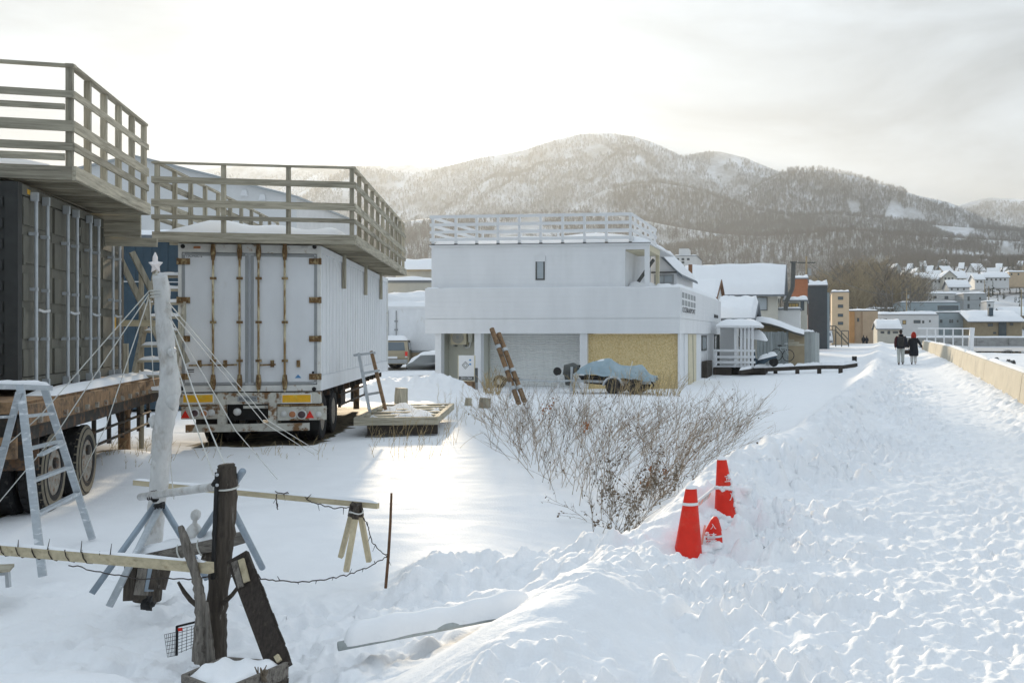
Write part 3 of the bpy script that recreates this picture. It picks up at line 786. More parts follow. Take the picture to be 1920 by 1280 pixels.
def flatbed():
    t = fthing('flatbed_trailer', 'rusty flatbed trailer carrying the dark container', 'trailer', FA)
    e = .42                                                             # outer edge beyond the container face
    part('bed', 'rustbrown', t, -2.75, e, -1.2, 7.4, 1.12, 1.25)
    part('side_rail', 'rustbrown', t, e + .002, e + .06, -1.2, 7.4, .98, 1.22)
    part('side_rail', 'rustbrown', t, -2.80, -2.752, -1.2, 7.4, .98, 1.22)
    part('lower_rail', 'chassis', t, e - .10, e - .02, -1.1, 7.3, .80, 1.06)
    for i in range(17):
        y = -.9 + i * .5
        part('lashing_ring', 'hub', t, e + .06, e + .10, y - .03, y + .03, 1.0, 1.07)
    part('chassis_beam', 'chassis', t, -.85, -.65, -1.1, 7.3, .62, 1.10)
    part('chassis_beam', 'chassis', t, -1.95, -1.75, -1.1, 7.3, .62, 1.10)
    for y in (-1.0, .6, 2.2, 3.8, 5.4, 7.0): part('cross_member', 'chassis', t, -2.6, e - .12, y - .06, y + .06, .86, 1.10)
    MB().snow((.04, .1, 1.252), (e, .0, 1.252), (e, 7.2, 1.252), (.04, 7.3, 1.252), .07, 6, 40, .8, .1, 2).build('snow_strip', 'roofsnow', t, True)
    for y in (.05, 1.55):
        for x in (e - .16, e - .50, -2.35, -2.7 + .02):
            wheel(t, (x, y, G(*FA.w(x, y, 0).xy) + .47), .48, .28, 0, x == e - .16)
        MB().cyl((-2.6, y, .42), (e, y, .42), .07, n=10).build('axle', 'chassis', t)
    part('mudguard', 'chassis', t, e - .62, e - .02, -.62, -.58, .42, 1.05)
    MB().box(-2.3, .35, -1.24, -1.16, .62, .86).build('rear_bar', 'rustbrown', t)
    l = MB().lathe([(.005, -.02), (.065, -.02), (.065, .01), (.005, .01)], (0, 0, 0), 'y', 14).build('tail_lamp', 'redlamp', t); l.location = (-.12, -1.26, .74)
    l = MB().lathe([(.005, -.02), (.065, -.02), (.065, .01), (.005, .01)], (0, 0, 0), 'y', 14).build('tail_lamp', 'amber', t); l.location = (-.32, -1.26, .74)
    for x in (.12, -2.2):                                               # landing legs with braces
        part('landing_leg', 'rustbrown', t, x - .08, x + .08, 4.95, 5.11, .02, 1.0)
        MB().beam((x, 4.2, .98), (x, 4.98, .35), .05, .05).build('brace', 'chassis', t)
        MB().beam((x, 5.9, .98), (x, 5.08, .45), .05, .05).build('brace', 'chassis', t)
    for z in (.36, .56, .76): MB().cyl((.22, 2.6, z), (.22, 6.6, z + .02), .022, n=6).build('side_guard_rail', 'chassis', t)
    for y in (2.7, 3.6, 4.5, 5.7, 6.5): part('side_guard_post', 'chassis', t, .18, .23, y - .03, y + .03, .30, 1.0)
flatbed()

# ------------------------------------------------------------------ the decks on top
def deck(name, label, fr, wdt, ln, zb, zt, ztop, rails, nfx, nsy, left_rail=True, overhang_boards=True, fj=.0):
    """timber roof deck: right-front corner at the frame origin, going -x across and +y deep"""
    t = fthing(name, label, 'deck', fr)
    rd = random.Random(len(label))
    part('front_fascia', 'wood_x', t, -wdt, 0, -.045, 0, zb, zt)
    part('side_fascia', 'wood_y', t, .002, .047, -.045, ln, zb - .002, zt + .002)
    part('back_fascia', 'wood_x', t, -wdt, 0, ln, ln + .045, zb, zt)
    nb = int(ln / .145)
    for i in range(nb):                                                 # deck boards
        y = .004 + i * ln / nb
        part('deck_board', 'wood_x', t, -wdt + .01, -.004, y, y + ln / nb - .012, zt - .045 + rd.uniform(-.003, .003), zt - .008)
    nj = max(4, int(ln / .62))
    for i in range(nj):
        y = .25 + i * (ln - .4) / (nj - 1)
        part('joist', 'wood_x', t, -wdt + .02, -.01, y - .025, y + .025, zb + .012, zt - .05)
    for x in (-.75, -1.9, -wdt + .35):
        if -x < wdt: part('stringer', 'wood_y', t, x - .03, x + .03, .05, ln - .05, zb - .0, zb + .010)
    pw = .075
    def post(x, y, h=ztop): part('post', 'wood_z', t, x - pw / 2, x + pw / 2, y - pw / 2, y + pw / 2, zb + .03, h - .03)
    ys = np.linspace(.0, ln - .06, nsy)
    for i, y in enumerate(ys): post(-.052 if i else -.052, y + .05)
    for x in np.linspace(-wdt + .06, -.052, nfx)[:-1]: post(x, .05)
    if left_rail:
        for y in ys[1:]: post(-wdt + .06, y + .05)
    def jt(): return rd.uniform(-.012, .012)
    MB().beam((-wdt - .02, .03, ztop - .015 + jt()), (.02, .03, ztop - .015), .09, .035).build('top_rail', 'wood_x', t)
    MB().beam((-.035, -.03, ztop - .013), (-.035, ln, ztop - .013 + jt()), .09, .035).build('top_rail', 'wood_y', t)
    if left_rail: MB().beam((-wdt + .05, 0, ztop - .014), (-wdt + .05, ln, ztop - .014), .09, .035).build('top_rail', 'wood_y', t)
    for z0, z1 in rails:
        MB().beam((-wdt - .02, -.008, (z0 + z1) / 2 + jt()), (0, -.008, (z0 + z1) / 2), .032, z1 - z0).build('rail_board', 'wood_x', t)
        MB().beam((.006, -.02, (z0 + z1) / 2), (.006, ln, (z0 + z1) / 2 + jt()), .032, z1 - z0).build('rail_board', 'wood_y', t)
        if left_rail: MB().beam((-wdt + .002, -.01, (z0 + z1) / 2), (-wdt + .002, ln, (z0 + z1) / 2 + jt()), .032, z1 - z0).build('rail_board', 'wood_y', t)
    return t
FD1 = Fr(Xat(137, 12.6), 12.6, 16.0)
z1b = Zat(338.7, 12.6)
d1 = deck('roof_deck', 'weathered timber deck with open railing on top of the dark container', FD1, 4.6, 3.75, z1b, z1b + .175, Zat(121, 12.6),
          [(Zat(y1, 12.6), Zat(y0, 12.6)) for y0, y1 in ((171, 184), (227, 247), (268, 283))], 4, 6, True)
for y0, y1 in ((196, 207), (289, 302)):
    MB().beam((-4.6, -.01, Zat((y0 + y1) / 2, 12.6)), (-.09, -.01, Zat((y0 + y1) / 2, 12.6)), .03, (y1 - y0) * 12.6 / F).build('rail_board', 'wood_x', d1)
MB().snow((-4.5, .15, z1b + .17), (-.2, .15, z1b + .17), (-.2, 3.6, z1b + .17), (-4.5, 3.6, z1b + .17), .13, 20, 12, .5, .12, 1).build('snow_layer', 'roofsnow', d1, True)
part('end_panel', 'wood_x', d1, -.95, -.12, 3.82, 3.88, z1b - .36, z1b + .02)
part('bearer', 'wood_x', d1, -1.3, .1, 3.9, 3.98, z1b - .5, z1b - .36)

FT = Fr(-9.52, 18.4, 10.9)                                             # white box trailer, rear-left corner
FD2 = Fr(-6.38, 18.74, 10.9)
zb2 = 3.70
d2 = deck('roof_deck', 'long timber deck with slatted railing on top of the white box trailer', FD2, 3.5, 10.0, zb2, 3.875, 5.16,
          [(4.76, 4.875), (4.335, 4.47), (4.10, 4.18)], 4, 11, True)
MB().snow((-3.4, .12, 3.87), (-.35, .10, 3.87), (-.3, 9.7, 3.87), (-3.4, 9.7, 3.87), .30, 26, 26, .35, .16, 3).build('snow_layer', 'roofsnow', d2, True)
for px, py0, py1 in ((641, 474, 541), (682, 494, 553), (711, 513, 561)):
    y, zt_ = FD2.side(px, py0, -.66); zb_ = FD2.side(px, py1, -.66)[1]
    part('bracket_post', 'wood_z', d2, -.645, -.575, y - .05, y + .05, zb_, zb2 + .1)

# ------------------------------------------------------------------ white box trailer
def box_trailer():
    t = fthing('box_trailer', 'white box semi-trailer with rusty rear door rods under the long deck', 'trailer', FT)
    WD, LN, z0, z1 = 2.5, 11.2, .945, 3.69
    f = lambda px, py, v=0.0: FT.front(px, py, v)
    part('body', 'trailer', t, .02, WD - .02, .05, LN, z0 + .02, z1 - .01)
    for i in range(56):                                                 # riveted side sheets
        y = .08 + i * (LN - .1) / 56
        part('side_sheet', 'trailer', t, WD - .02, WD - .012 + .005 * (i % 2), y + .004, y + (LN - .1) / 56 - .004, z0 + .30, z1 - .14)
    part('side_bottom_rail', 'trailer', t, WD - .02, WD + .012, .02, LN, z0, z0 + .28)
    part('side_top_rail', 'trailer', t, WD - .02, WD + .008, .02, LN, z1 - .13, z1 - .003)
    part('front_post', 'trailerwhite', t, WD - .03, WD + .02, LN - .12, LN + .02, z0 - .02, z1)
    part('corner_post', 'trailerwhite', t, 0, .06, -.01, .06, z0, z1)
    part('corner_post', 'trailerwhite', t, WD - .06, WD, -.012, .06, z0, z1)
    hd = part('header', 'trailerwhite', t, .06, WD - .06, -.008, .05, z1 - .155, z1 - .001)
    part('sill', 'trailerwhite', t, .062, WD - .062, -.006, .05, z0, z0 + .115)
    for px, m in ((370, 'amber'), (572, 'lampwhite')):
        x, z = f(px, 464); MB().box(x - .06, x + .06, -.025, -.009, z - .02, z + .02).build('marker_lamp', m, hd)
    for px, py in ((343, 462), (590, 463), (341, 728), (589, 729)):
        x, z = f(px, py); l = MB().lathe([(.002, -.016), (.04, -.016), (.04, -.008), (.002, -.008)], (0, 0, 0), 'y', 10).build('lifting_eye', 'black', t); l.location = (x, 0, z)
    xc = f(468, 600)[0]
    for k, (a, b) in enumerate(((.075, xc - .035), (xc + .035, WD - .075))):
        d = part('door', 'trailer', t, a, b, -.004, .045, z0 + .135, z1 - .18)
        zt_, zb_ = z1 - .20, z0 + .155
        for nm, bx in (('seal', (a - .012, a + .04, zb_, zt_)), ('seal', (b - .04, b + .012, zb_, zt_)), ('seal', (a + .041, b - .041, zt_ - .02, zt_ + .028)), ('seal', (a + .041, b - .041, zb_ - .028, zb_ + .02))):
            MB().box(bx[0], bx[1], -.014, -.005, bx[2], bx[3]).build(nm, 'gasket', d)
        for px in ((401, 450.5), (486, 535))[k]:
            x, _ = f(px, 600)
            rod = MB().cyl((x, -.055, f(px, 736)[1] + .02), (x, -.055, f(px, 458)[1]), .02, n=8).build('lock_rod', 'rustbar', d)
            for ya, yb, rr in ((458, 488, .042), (702, 730, .045)):
                MB().tube([(x, -.05, f(px, ya)[1]), (x, -.05, f(px, (ya + yb) / 2)[1]), (x, -.05, f(px, yb)[1])], [rr * .8, rr * 1.15, rr * .7], 8).build('cam', 'rust', rod)
            for py in (522, 604, 676):
                z = f(px, py)[1]; MB().box(x - .05, x + .05, -.075, -.014, z - .022, z + .022).build('bracket', 'rust', rod)
        za = f(420, 684.5)[1]
        for pa, pb in (((356, 401), (404, 446)), ((489, 518), (521, 533)))[k]:
            xa, xb = f(pa, 684)[0], f(pb, 684)[0]
            if pb - pa > 20: MB().beam((xa, -.06, za), (xb, -.06, za + .01), .02, .032).build('handle', 'rust', d)
        for px in ((375, 423), (511, 560))[k]:
            x, z = f(px, 681); MB().box(x - .03, x + .03, -.045, -.005, z - .07, z + .06).build('handle_catch', 'rust', d)
    for pxa, pxb in ((333, 357), (580, 602)):
        for py in (490, 562.5, 635, 706):
            xa, zz = f(pxa, py); xb, _ = f(pxb, py)
            h = part('hinge', 'rust', t, max(xa, -.012), min(xb, WD + .012), -.03, -.012 - .004, zz - .055, zz + .055)
            MB().cyl(((.0 if pxa < 400 else WD), -.03, zz - .06), ((.0 if pxa < 400 else WD), -.03, zz + .06), .022, n=8).build('hinge_pin', 'rust', h)
    x, z = f(364, 480); text_mesh('door_lettering', 'TSCMUC-2', .075, 'print', t, (x, -.0065, z), (R(90), 0, 0), .001, .8)
    for a, b, c, e, m in ((340, 692, 345, 697, 'print'), (350, 692, 364, 694, 'print'), (350, 696, 364, 697.5, 'print'), (417, 693, 428, 716, 'white'), (585, 696, 590, 700, 'print')):
        x0, x1, zz0, zz1 = FT.rect(a, b, c, e); MB().box(x0, x1, -.0085, -.0045, zz0, zz1).build('sticker', m, t)
    x, z = f(559, 705); MB().prism([(x - .06, -.008, z - .035), (x + .06, -.008, z - .035), (x, -.008, z + .035)], (0, .0035, 0)).build('sticker', 'blueprint', t)
    # rear frame below the box
    def rp(name, m, a, b, c, e, y0, y1):
        x0, x1, zz0, zz1 = FT.rect(a, b, c, e); return part(name, m, t, x0, x1, y0, y1, zz0, zz1)
    rp('rear_crossbeam', 'rustwhite', 335, 736, 601, 757, -.06, .14)
    for a, c in ((346, 401), (531, 584)):
        rp('reflector_back', 'white', a - 1.5, 737.5, c + 1.5, 755.5, -.072, -.061); rp('reflector', 'yellow', a, 739.5, c, 753.5, -.080, -.073)
    rp('maker_plate', 'gasket', 447, 742, 484, 752, -.070, -.061)
    x, z = f(466, 747.5); text_mesh('maker_lettering', 'BCYMACT', .065, 'print', t, (x, -.0715, z), (R(90), 0, 0), .001, 1.0)
    rp('bumper_post', 'rustwhite', 410, 735.5, 425, 797, -.085, .06); rp('bumper_post', 'rustwhite', 505, 735.5, 520, 797, -.085, .06)
    rp('frame_strip', 'rust', 338, 757.2, 409, 761, -.05, .1); rp('frame_strip', 'rust', 521, 757.2, 604, 761, -.05, .1)
    lp = [rp('lamp_panel', 'rustwhite', 341, 761.5, 409, 785, -.045, .02), rp('lamp_panel', 'rustwhite', 521, 761.5, 612, 787, -.045, .02)]
    for k, px, py, r_, m in ((0, 367, 774, 6.5, 'darklamp'), (0, 384.5, 774.5, 5.6, 'amber'), (0, 398, 773, 5.2, 'lampwhite'), (1, 549.5, 776, 6.4, 'amber'), (1, 567, 776.5, 7.4, 'darklamp'), (1, 598, 776, 4.5, 'lampwhite'), (1, 533, 775, 4.5, 'lampwhite')):
        x, z = f(px, py); r_ = r_ * 18.6 / F
        o = MB().lathe([(r_ * 1.22, 0), (r_ * 1.22, -.02), (r_ * 1.0, -.028)], (0, 0, 0), 'y', 18).build('lamp_bezel', 'lampwhite', lp[k]); o.location = (x, -.046, z)
        o = MB().lathe([(r_, -.024), (r_ * .8, -.036), (.004, -.044)], (0, 0, 0), 'y', 18).build('lamp', m, lp[k]); o.location = (x, -.046, z)
    for k, px in ((0, 349), (1, 582)):
        x, z = f(px, 776.5); w_ = .075
        MB().prism([(x - w_, -.062, z - .065), (x + w_, -.062, z - .065), (x, -.062, z + .075)], (0, .016, 0)).build('triangle_reflector', 'redlamp', lp[k])
    x, z = f(446, 771.5)
    o = MB().lathe([(.07, 0), (.07, -.03), (.05, -.05), (.004, -.055)], (0, 0, 0), 'y', 18).build('reversing_lamp', 'lampwhite', t, True); o.location = (x, -.03, z)
    rp('number_plate_holder', 'rustwhite', 457, 760, 503, 765, -.04, .02)
    rp('under_run_bar', 'rustwhite', 350, 794, 580, 808, -.075, .03)
    part('recess_shade', 'black', t, .3, WD - .3, .16, .2, .40, z0)  # black sheet standing in for the shade in the recess
    for x in (.62, 1.78): part('chassis_beam', 'chassis', t, x - .08, x + .08, .2, LN - .5, .58, z0)
    for i in range(12): part('cross_member', 'chassis', t, .06, WD - .06, .5 + i * .88, .58 + i * .88, z0 - .16, z0 - .01)
    for y in (.95, 2.25):
        for x in (.42, .76, 1.88, 2.25): wheel(t, (x, y, G(*FT.w(x, y, 0).xy) + .455), .465, .27, 0)
        MB().cyl((.3, y, .40), (2.3, y, .40), .07, n=10).build('axle', 'chassis', t)
    part('mudflap', 'black', t, 1.72, 2.42, .36, .38, .18, .80); part('mudflap', 'black', t, .2, .9, .36, .38, .18, .80)
    for x in (.5, 2.0):
        part('landing_leg', 'rustbrown', t, x - .07, x + .07, 8.3, 8.44, .0, z0)
    for z in (.45, .68): MB().cyl((WD - .15, 3.2, z), (WD - .15, 7.6, z), .025, n=6).build('side_guard_rail', 'chassis', t)
    for y in (3.3, 5.2, 7.5): part('side_guard_post', 'chassis', t, WD - .19, WD - .13, y - .03, y + .03, .4, z0)
    part('air_tank', 'chassis', t, 1.6, 2.3, 3.5, 4.4, .45, .80)
box_trailer()

# ------------------------------------------------------------------ things round the trailers
def stair():
    fr = Fr(Xat(243, 17.2), 17.2, 14.0)
    t = fthing('stairs', 'steep wooden steps dusted with snow between the container and the white trailer', 'stairs', fr)
    g = -.05
    n = 9
    for i in range(n):
        y, z = .18 * i, 1.0 + .26 * i
        part('tread', 'wood_x', t, .02, .60, y, y + .20, z, z + .04)
        MB().snow((.03, y + .005, z + .041), (.59, y + .005, z + .041), (.59, y + .19, z + .041), (.03, y + .19, z + .041), .055, 8, 5, .3, .25, i).build('snow_cap', 'roofsnow', t, True)
    for x in (0, .62): MB().beam((x, -.25, .55), (x, .18 * n + .1, 1.0 + .26 * n), .045, .22).build('stringer', 'wood_z', t)
    for x, y in ((-.03, -.1), (-.03, .8)): part('post', 'wood_z', t, x - .035, x + .035, y - .035, y + .035, g, 2.0 + y * 1.45)
    part('shelf_board', 'pale_x', t, -.10, .45, -.17, -.14, Zat(612, 17.2), Zat(600, 17.2))
    for x, xx in ((-.16, .12), (.08, .40)): MB().beam((x - .1, .2, 3.45), (xx + .35, .7, 1.5), .06, .09).build('hand_rail', 'wood_z', t)
stair()
def blue_shed():
    fr = Fr(Xat(345, 27), 27.0, 11.0)
    t = fthing('blue_shed', 'dark blue sheet metal shed glimpsed behind the wooden steps', 'shed', fr)
    for i in range(12):
        part('wall_sheet', 'blueshed', t, -2.4 + i * .2 + .003, -2.2 + i * .2 - .003, -.01 * (i % 2), 3.0, .0, Zat(448, 27))
    part('roof', 'roofgrey', t, -2.5, .1, -.15, 3.1, Zat(448, 27), Zat(448, 27) + .08)
    MB().snow((-2.5, -.15, 4.68), (.1, -.15, 4.68), (.1, 3.1, 4.68), (-2.5, 3.1, 4.68), .2, 12, 8, .3, .1).build('roof_snow', 'roofsnow', t, True)
    part('light_string', 'white', t, -2.4, 0, -.05, -.03, Zat(529, 27) - .012, Zat(529, 27) + .012)
blue_shed()
def side_ladder():
    Y = 20.4
    t = thing('ladder', 'short ladder of metal and brown wood leaning on the white trailer side', 'ladder', W(705, 768, Y))
    wpart('rail', 'galv', t, MB().beam(W(673, 664, Y + .5), W(693, 770, Y - .3), .11, .05, (1, 0, 0)))
    wpart('rail', 'rustbrown', t, MB().beam(W(697, 661, Y + .7), W(722, 765, Y - .1), .13, .06, (1, 0, 0)))
    wpart('top_bar', 'galv', t, MB().beam(W(663, 666, Y + .55), W(704, 661, Y + .65), .05, .05))
    for a, b in (((679, 700), (712, 694)), ((686, 740), (718, 734))): wpart('rung', 'galv', t, MB().beam(W(*a, Y + .2), W(*b, Y + .3), .04, .05))
side_ladder()
def pallet():
    fr = Fr(Xat(822, 20.3), 20.3, 9.0)
    t = fthing('timber_platform', 'low grey timber platform with snow between its slats beside the trailer', 'platform', fr)
    x0, z = fr.front(664, 775)
    z = .34
    part('front_beam', 'wood_x', t, x0, 0, -.05, .05, z - .16, z)
    part('side_beam', 'wood_y', t, -.09, .002, .052, 4.0, z - .14, z + .002)
    part('side_beam', 'wood_y', t, x0, x0 + .09, .052, 4.0, z - .14, z + .002)
    for i in range(1, 6): part('slat', 'wood_x', t, x0 + .095, -.095, i * .8 - .1, i * .8 + .1, z - .12, z - .01)
    MB().snow((x0 + .1, .06, z - .12), (-.1, .06, z - .12), (-.1, 3.95, z - .12), (x0 + .1, 3.95, z - .12), .10, 10, 30, .9, .04, 2).build('snow_fill', 'roofsnow', t, True)
    part('lower_beam', 'darkplank', t, x0 + .25, -.02, .0, .12, z - .36, z - .17)
    part('foot_block', 'drift_x', t, x0 + .22, x0 + .52, -.02, .2, z - .52, z - .365)
pallet()
for i, (px, py0, py1, wpx, lb) in enumerate(((752, 727, 757, 25, 'square grey post stub standing in the snow behind the timber platform'), (878, 746, 761, 13, 'smaller of two sawn stumps at the far corner of the platform'), (909, 746, 765, 22, 'wide sawn stump beside the weeds near the leaning poles'))):
    Y = 2.08 * F / (py1 - PY); w_ = wpx * Y / F / 2
    o = MB().tube([W(px, py1 + 6, Y), W(px, (py0 + py1) / 2, Y), W(px + 1, py0, Y)], [w_ * 1.05, w_, w_ * .95], 9 if i else 4).build('stump', 'wood_z', None)
    tag(o, lb, 'stump')
def poles():
    Y = 27.5
    for (a, b, lb) in (((922, 616), (973, 757), 'left of two rusty poles leaning before the roller shutter'), ((935, 625), (984, 753), 'right of two rusty poles leaning before the roller shutter')):
        t = thing('leaning_pole', lb, 'pole', W(*b, Y - .4), 0, 'rusty poles leaning before the shutter')
        p0, p1 = W(*a, Y + .5), W(*b, Y - .4)
        wpart('shaft', 'rustbrown', t, MB().tube([p0.lerp(p1, k / 6) for k in range(7)], .068, 10), True)
        for k in (.25, .55, .8):
            q = p0.lerp(p1, k); dd = (p1 - p0).normalized() * .05
            wpart('clamp_band', 'galv', t, MB().cyl(q - dd, q + dd, 0.082, n=10))
    o = MB().cyl(W(957, 747, 27), W(957, 716, 27), .03, n=6).build('marker_post', 'galv', None); tag(o, 'short thin metal post at the foot of the leaning poles', 'post')
poles()
# ------------------------------------------------------------------ the white two-storey building
FH = Fr(-.522, 39.0, -7.0)
def window(parent, fr, px0, py0, px1, py1, v=0.0, fm='frame_dark', gm='glass', fw=.05, out=.03, mull=0):
    x0, x1, z0, z1 = fr.rect(px0, py0, px1, py1, v)
    return window_at(parent, x0, x1, z0, z1, v, fm, gm, fw, out, mull)
def window_at(parent, x0, x1, z0, z1, v, fm, gm, fw=.05, out=.03, mull=0):
    """a real frame of four bars round a recessed pane"""
    mb = MB()
    mb.box(x0, x1, v - out, v + .04, z1 - fw, z1); mb.box(x0, x1, v - out, v + .04, z0, z0 + fw)
    mb.box(x0, x0 + fw, v - out + .001, v + .04, z0 + fw, z1 - fw); mb.box(x1 - fw, x1, v - out + .001, v + .04, z0 + fw, z1 - fw)
    for k in range(mull):
        xm = x0 + (x1 - x0) * (k + 1) / (mull + 1); mb.box(xm - fw * .35, xm + fw * .35, v - out + .002, v + .04, z0 + fw, z1 - fw)
    w = mb.build('window', fm, parent)
    MB().box(x0 + fw, x1 - fw, v - .012, v + .03, z0 + fw, z1 - fw).build('pane', gm, w)
    return w
def side_window(parent, u, y0, y1, z0, z1, fm, gm, fw=.05):
    mb = MB()
    mb.box(u - .04, u + .03, y0, y1, z1 - fw, z1); mb.box(u - .04, u + .03, y0, y1, z0, z0 + fw)
    mb.box(u - .04, u + .029, y0, y0 + fw, z0 + fw, z1 - fw); mb.box(u - .04, u + .029, y1 - fw, y1, z0 + fw, z1 - fw)
    w = mb.build('window', fm, parent)
    MB().box(u - .03, u + .012, y0 + fw, y1 - fw, z0 + fw, z1 - fw).build('pane', gm, w)
    return w
def white_house():
    t = fthing('white_house', 'white two-storey building with a roof terrace and a roller shutter', 'building', FH)
    f = FH.front
    xl = f(797, 600)[0]; xu = f(809, 500, .35)[0]
    zr = 5.66; zm = Zat(538, 39); zb = Zat(596.5, 39); zf = Zat(625, 39); D = 17.0
    xt = f(1172, 500, .35)[0]; xe = f(1214, 500, .35)[0]
    # first-floor block and its cladding panels
    part('first_floor', 'housewhite', t, xl + .03, -.03, .03, D, zf + .03, zm - .02)
    part('wall_panel', 'housewhite', t, xl, 0, 0, .03, zb + .012, zm)
    part('wall_panel', 'housewhite', t, xl, 0, 0, .03, zf, zb - .012)
    part('wall_panel', 'housewhite', t, -.03, 0, .031, D, zb + .012, zm)
    part('wall_panel', 'housewhite', t, -.03, 0, .031, D, zf, zb - .012)
    part('soffit', 'housewhite', t, xl + .03, -.03, .05, 3.2, zf, zf + .028)
    # upper storey
    up = part('upper_wall', 'housewhite', t, xu, xt, .35, 6.6, zm - .02, zr - .06)
    part('light_panel', 'white', t, f(1129, 500, .35)[0], xt - .004, .342, .349, zm, Zat(481, 39.3))
    part('terrace_lintel', 'housewhite', t, xt, xe + .06, .35, .55, Zat(466, 39.3), zr - .06)
    part('terrace_post', 'housewhite', t, xe - .12, xe + .06, .36, .54, zm - .01, Zat(466, 39.3))
    part('terrace_ceiling', 'cream', t, xt, xe + .05, .56, 3.2, zr - .3, zr - .061)
    part('terrace_rear_post', 'cream', t, xe - .1, xe + .04, 3.0, 3.2, zm, zr - .3)
    MB().beam((xt + .1, 1.9, zm + .1), (xe - .12, 2.6, zr - .5), .08, .12).build('terrace_brace', 'frame_dark', t)
    MB().snow((xt, .6, zm - .01), (xe, .6, zm - .01), (xe, 4, zm - .01), (xt, 4, zm - .01), .28, 8, 8, .3, .2).build('terrace_snow', 'roofsnow', t, True)
    part('terrace_sill', 'frame_dark', t, xt + .01, xe - .121, .36, .44, zm - .01, zm + .05)
    part('roof_slab', 'white', t, xu - .06, xe + .14, .25, 6.75, zr - .06, zr)
    part('roof_edge', 'frame_dark', t, xu - .07, xe + .15, .235, .249, zr - .015, zr + .012)
    MB().snow((xu, .4, zr), (xe, .4, zr), (xe, 6.6, zr), (xu, 6.6, zr), .42, 30, 14, .25, .14, 5).build('roof_snow', 'roofsnow', t, True)
    window(up, FH, 1004.5, 480, 1021.5, 525, .35, 'frame_dark', 'glasslight', .055, .03)
    x0, x1, z0, z1 = FH.rect(1003.5, 479, 1022.5, 490.5, .33); MB().box(x0, x1, .29, .33, z0, z1).build('blind_box', 'white', up)
    MB().snow((xl, .05, zm), (xu + .4, .05, zm), (xu + .4, .34, zm), (xl, .34, zm), .05, 6, 4, .2, .2).build('ledge_snow', 'roofsnow', t, True)
    MB().snow((xu + .5, .05, zm), (-.1, .05, zm), (-.1, .34, zm), (xu + .5, .34, zm), .03, 40, 4, .3, .05).build('ledge_snow', 'roofsnow', t, True)
    MB().snow((xe + .2, .4, zm - .01), (-.1, .4, zm - .01), (-.1, D, zm - .01), (xe + .2, D, zm - .01), .22, 10, 20, .3, .1).build('flat_roof_snow', 'roofsnow', t, True)
    # roof railing
    zt = Zat(397.5, 39.3)
    pxs = [812, 855, 894, 934, 974, 1014, 1055, 1096, 1137, 1182]
    for px in pxs:
        x = f(px, 430, .35)[0]; p = part('rail_post', 'white', t, x - .05, x + .05, .30, .40, zr + .05, zt)
        MB().box(x - .055, x + .055, .29, .41, zr - .0, zr + .05).build('post_foot', 'rustbrown' if px == 1137 else 'frame_dark', p)
    xr0 = f(812, 430, .35)[0]; xr1 = f(1182, 430, .35)[0]
    for a, b in ((397, 403), (412.5, 418.5), (427, 432.5), (441, 447)):
        z0, z1 = Zat(b, 39.3), Zat(a, 39.3)
        part('rail', 'white', t, xr0 - .08, xr1 + .05, .265, .299, z0, z1)
        part('rail', 'white', t, xr1 + .05, xr1 + .085, .265, 6.5, z0 - .001, z1 - .001)
        part('rail', 'white', t, xr0 - .08, xr1 + .05, 6.5, 6.53, z0 - .002, z1 - .002)
        part('rail', 'white', t, xr0 - .115, xr0 - .08, .265, 6.5, z0 - .003, z1 - .003)
    for y in np.linspace(1.4, 6.4, 5): part('rail_post', 'white', t, xr1 - .05, xr1 + .049, y - .05, y + .05, zr, zt - .01)
    for px in pxs[::2]:
        x = f(px, 430, .35)[0]; part('rail_post', 'white', t, x - .05, x + .05, 6.42, 6.5, zr, zt - .01)
    # ground floor
    gz = -.45
    part('pillar', 'housewhite', t, f(816, 650, .15)[0], f(827, 650, .15)[0], .15, .5, gz, zf)
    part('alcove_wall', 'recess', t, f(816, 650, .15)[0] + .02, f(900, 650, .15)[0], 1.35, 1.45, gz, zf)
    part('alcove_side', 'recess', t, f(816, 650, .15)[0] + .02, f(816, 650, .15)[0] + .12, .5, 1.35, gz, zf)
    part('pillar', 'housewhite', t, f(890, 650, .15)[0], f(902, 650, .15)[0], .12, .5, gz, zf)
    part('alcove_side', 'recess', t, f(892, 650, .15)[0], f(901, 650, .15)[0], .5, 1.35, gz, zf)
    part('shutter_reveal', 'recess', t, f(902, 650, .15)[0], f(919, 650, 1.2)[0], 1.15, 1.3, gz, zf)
    xs0, xs1 = f(919, 650, 1.2)[0], f(1091, 650, 1.2)[0]
    sh = part('roller_shutter', 'shutter', t, xs0, xs1, 1.25, 1.3, gz, zf)
    zz = gz + .2
    mb = MB()
    while zz < zf - .05:                                                # interlocked slats, a few pixels each
        mb.add([(xs0, 1.249, zz), (xs1, 1.249, zz), (xs1, 1.215, zz + .035), (xs0, 1.215, zz + .035), (xs0, 1.249, zz + .072), (xs1, 1.249, zz + .072)], [(0, 1, 2, 3), (3, 2, 5, 4)]); zz += .0735
    tag(mb.build('shutter_slats', 'shutter', sh), kind='stuff')
    part('pillar', 'housewhite', t, f(1087, 650, .1)[0], f(1101, 650, .1)[0], .1, 1.24, gz, zf)
    xo0, xo1 = f(1103, 650, .3)[0], f(1272, 650, .3)[0]
    for k in range(3):                                                  # three chipboard sheets
        a, b = xo0 + (xo1 - xo0) * k / 3, xo0 + (xo1 - xo0) * (k + 1) / 3
        part('chipboard_sheet', 'osb', t, a + .003, b - .003, .30, .33, gz, zf - .01)
    part('side_seam', 'black', t, f(1100.5, 650, .3)[0], xo0, .31, .36, gz, zf)
    part('pillar', 'housewhite', t, xo1, -.02, .12, .5, gz, zf)
    # right-hand side of the ground floor
    S = lambda px: FH.side(px, 650, -.12)[0]
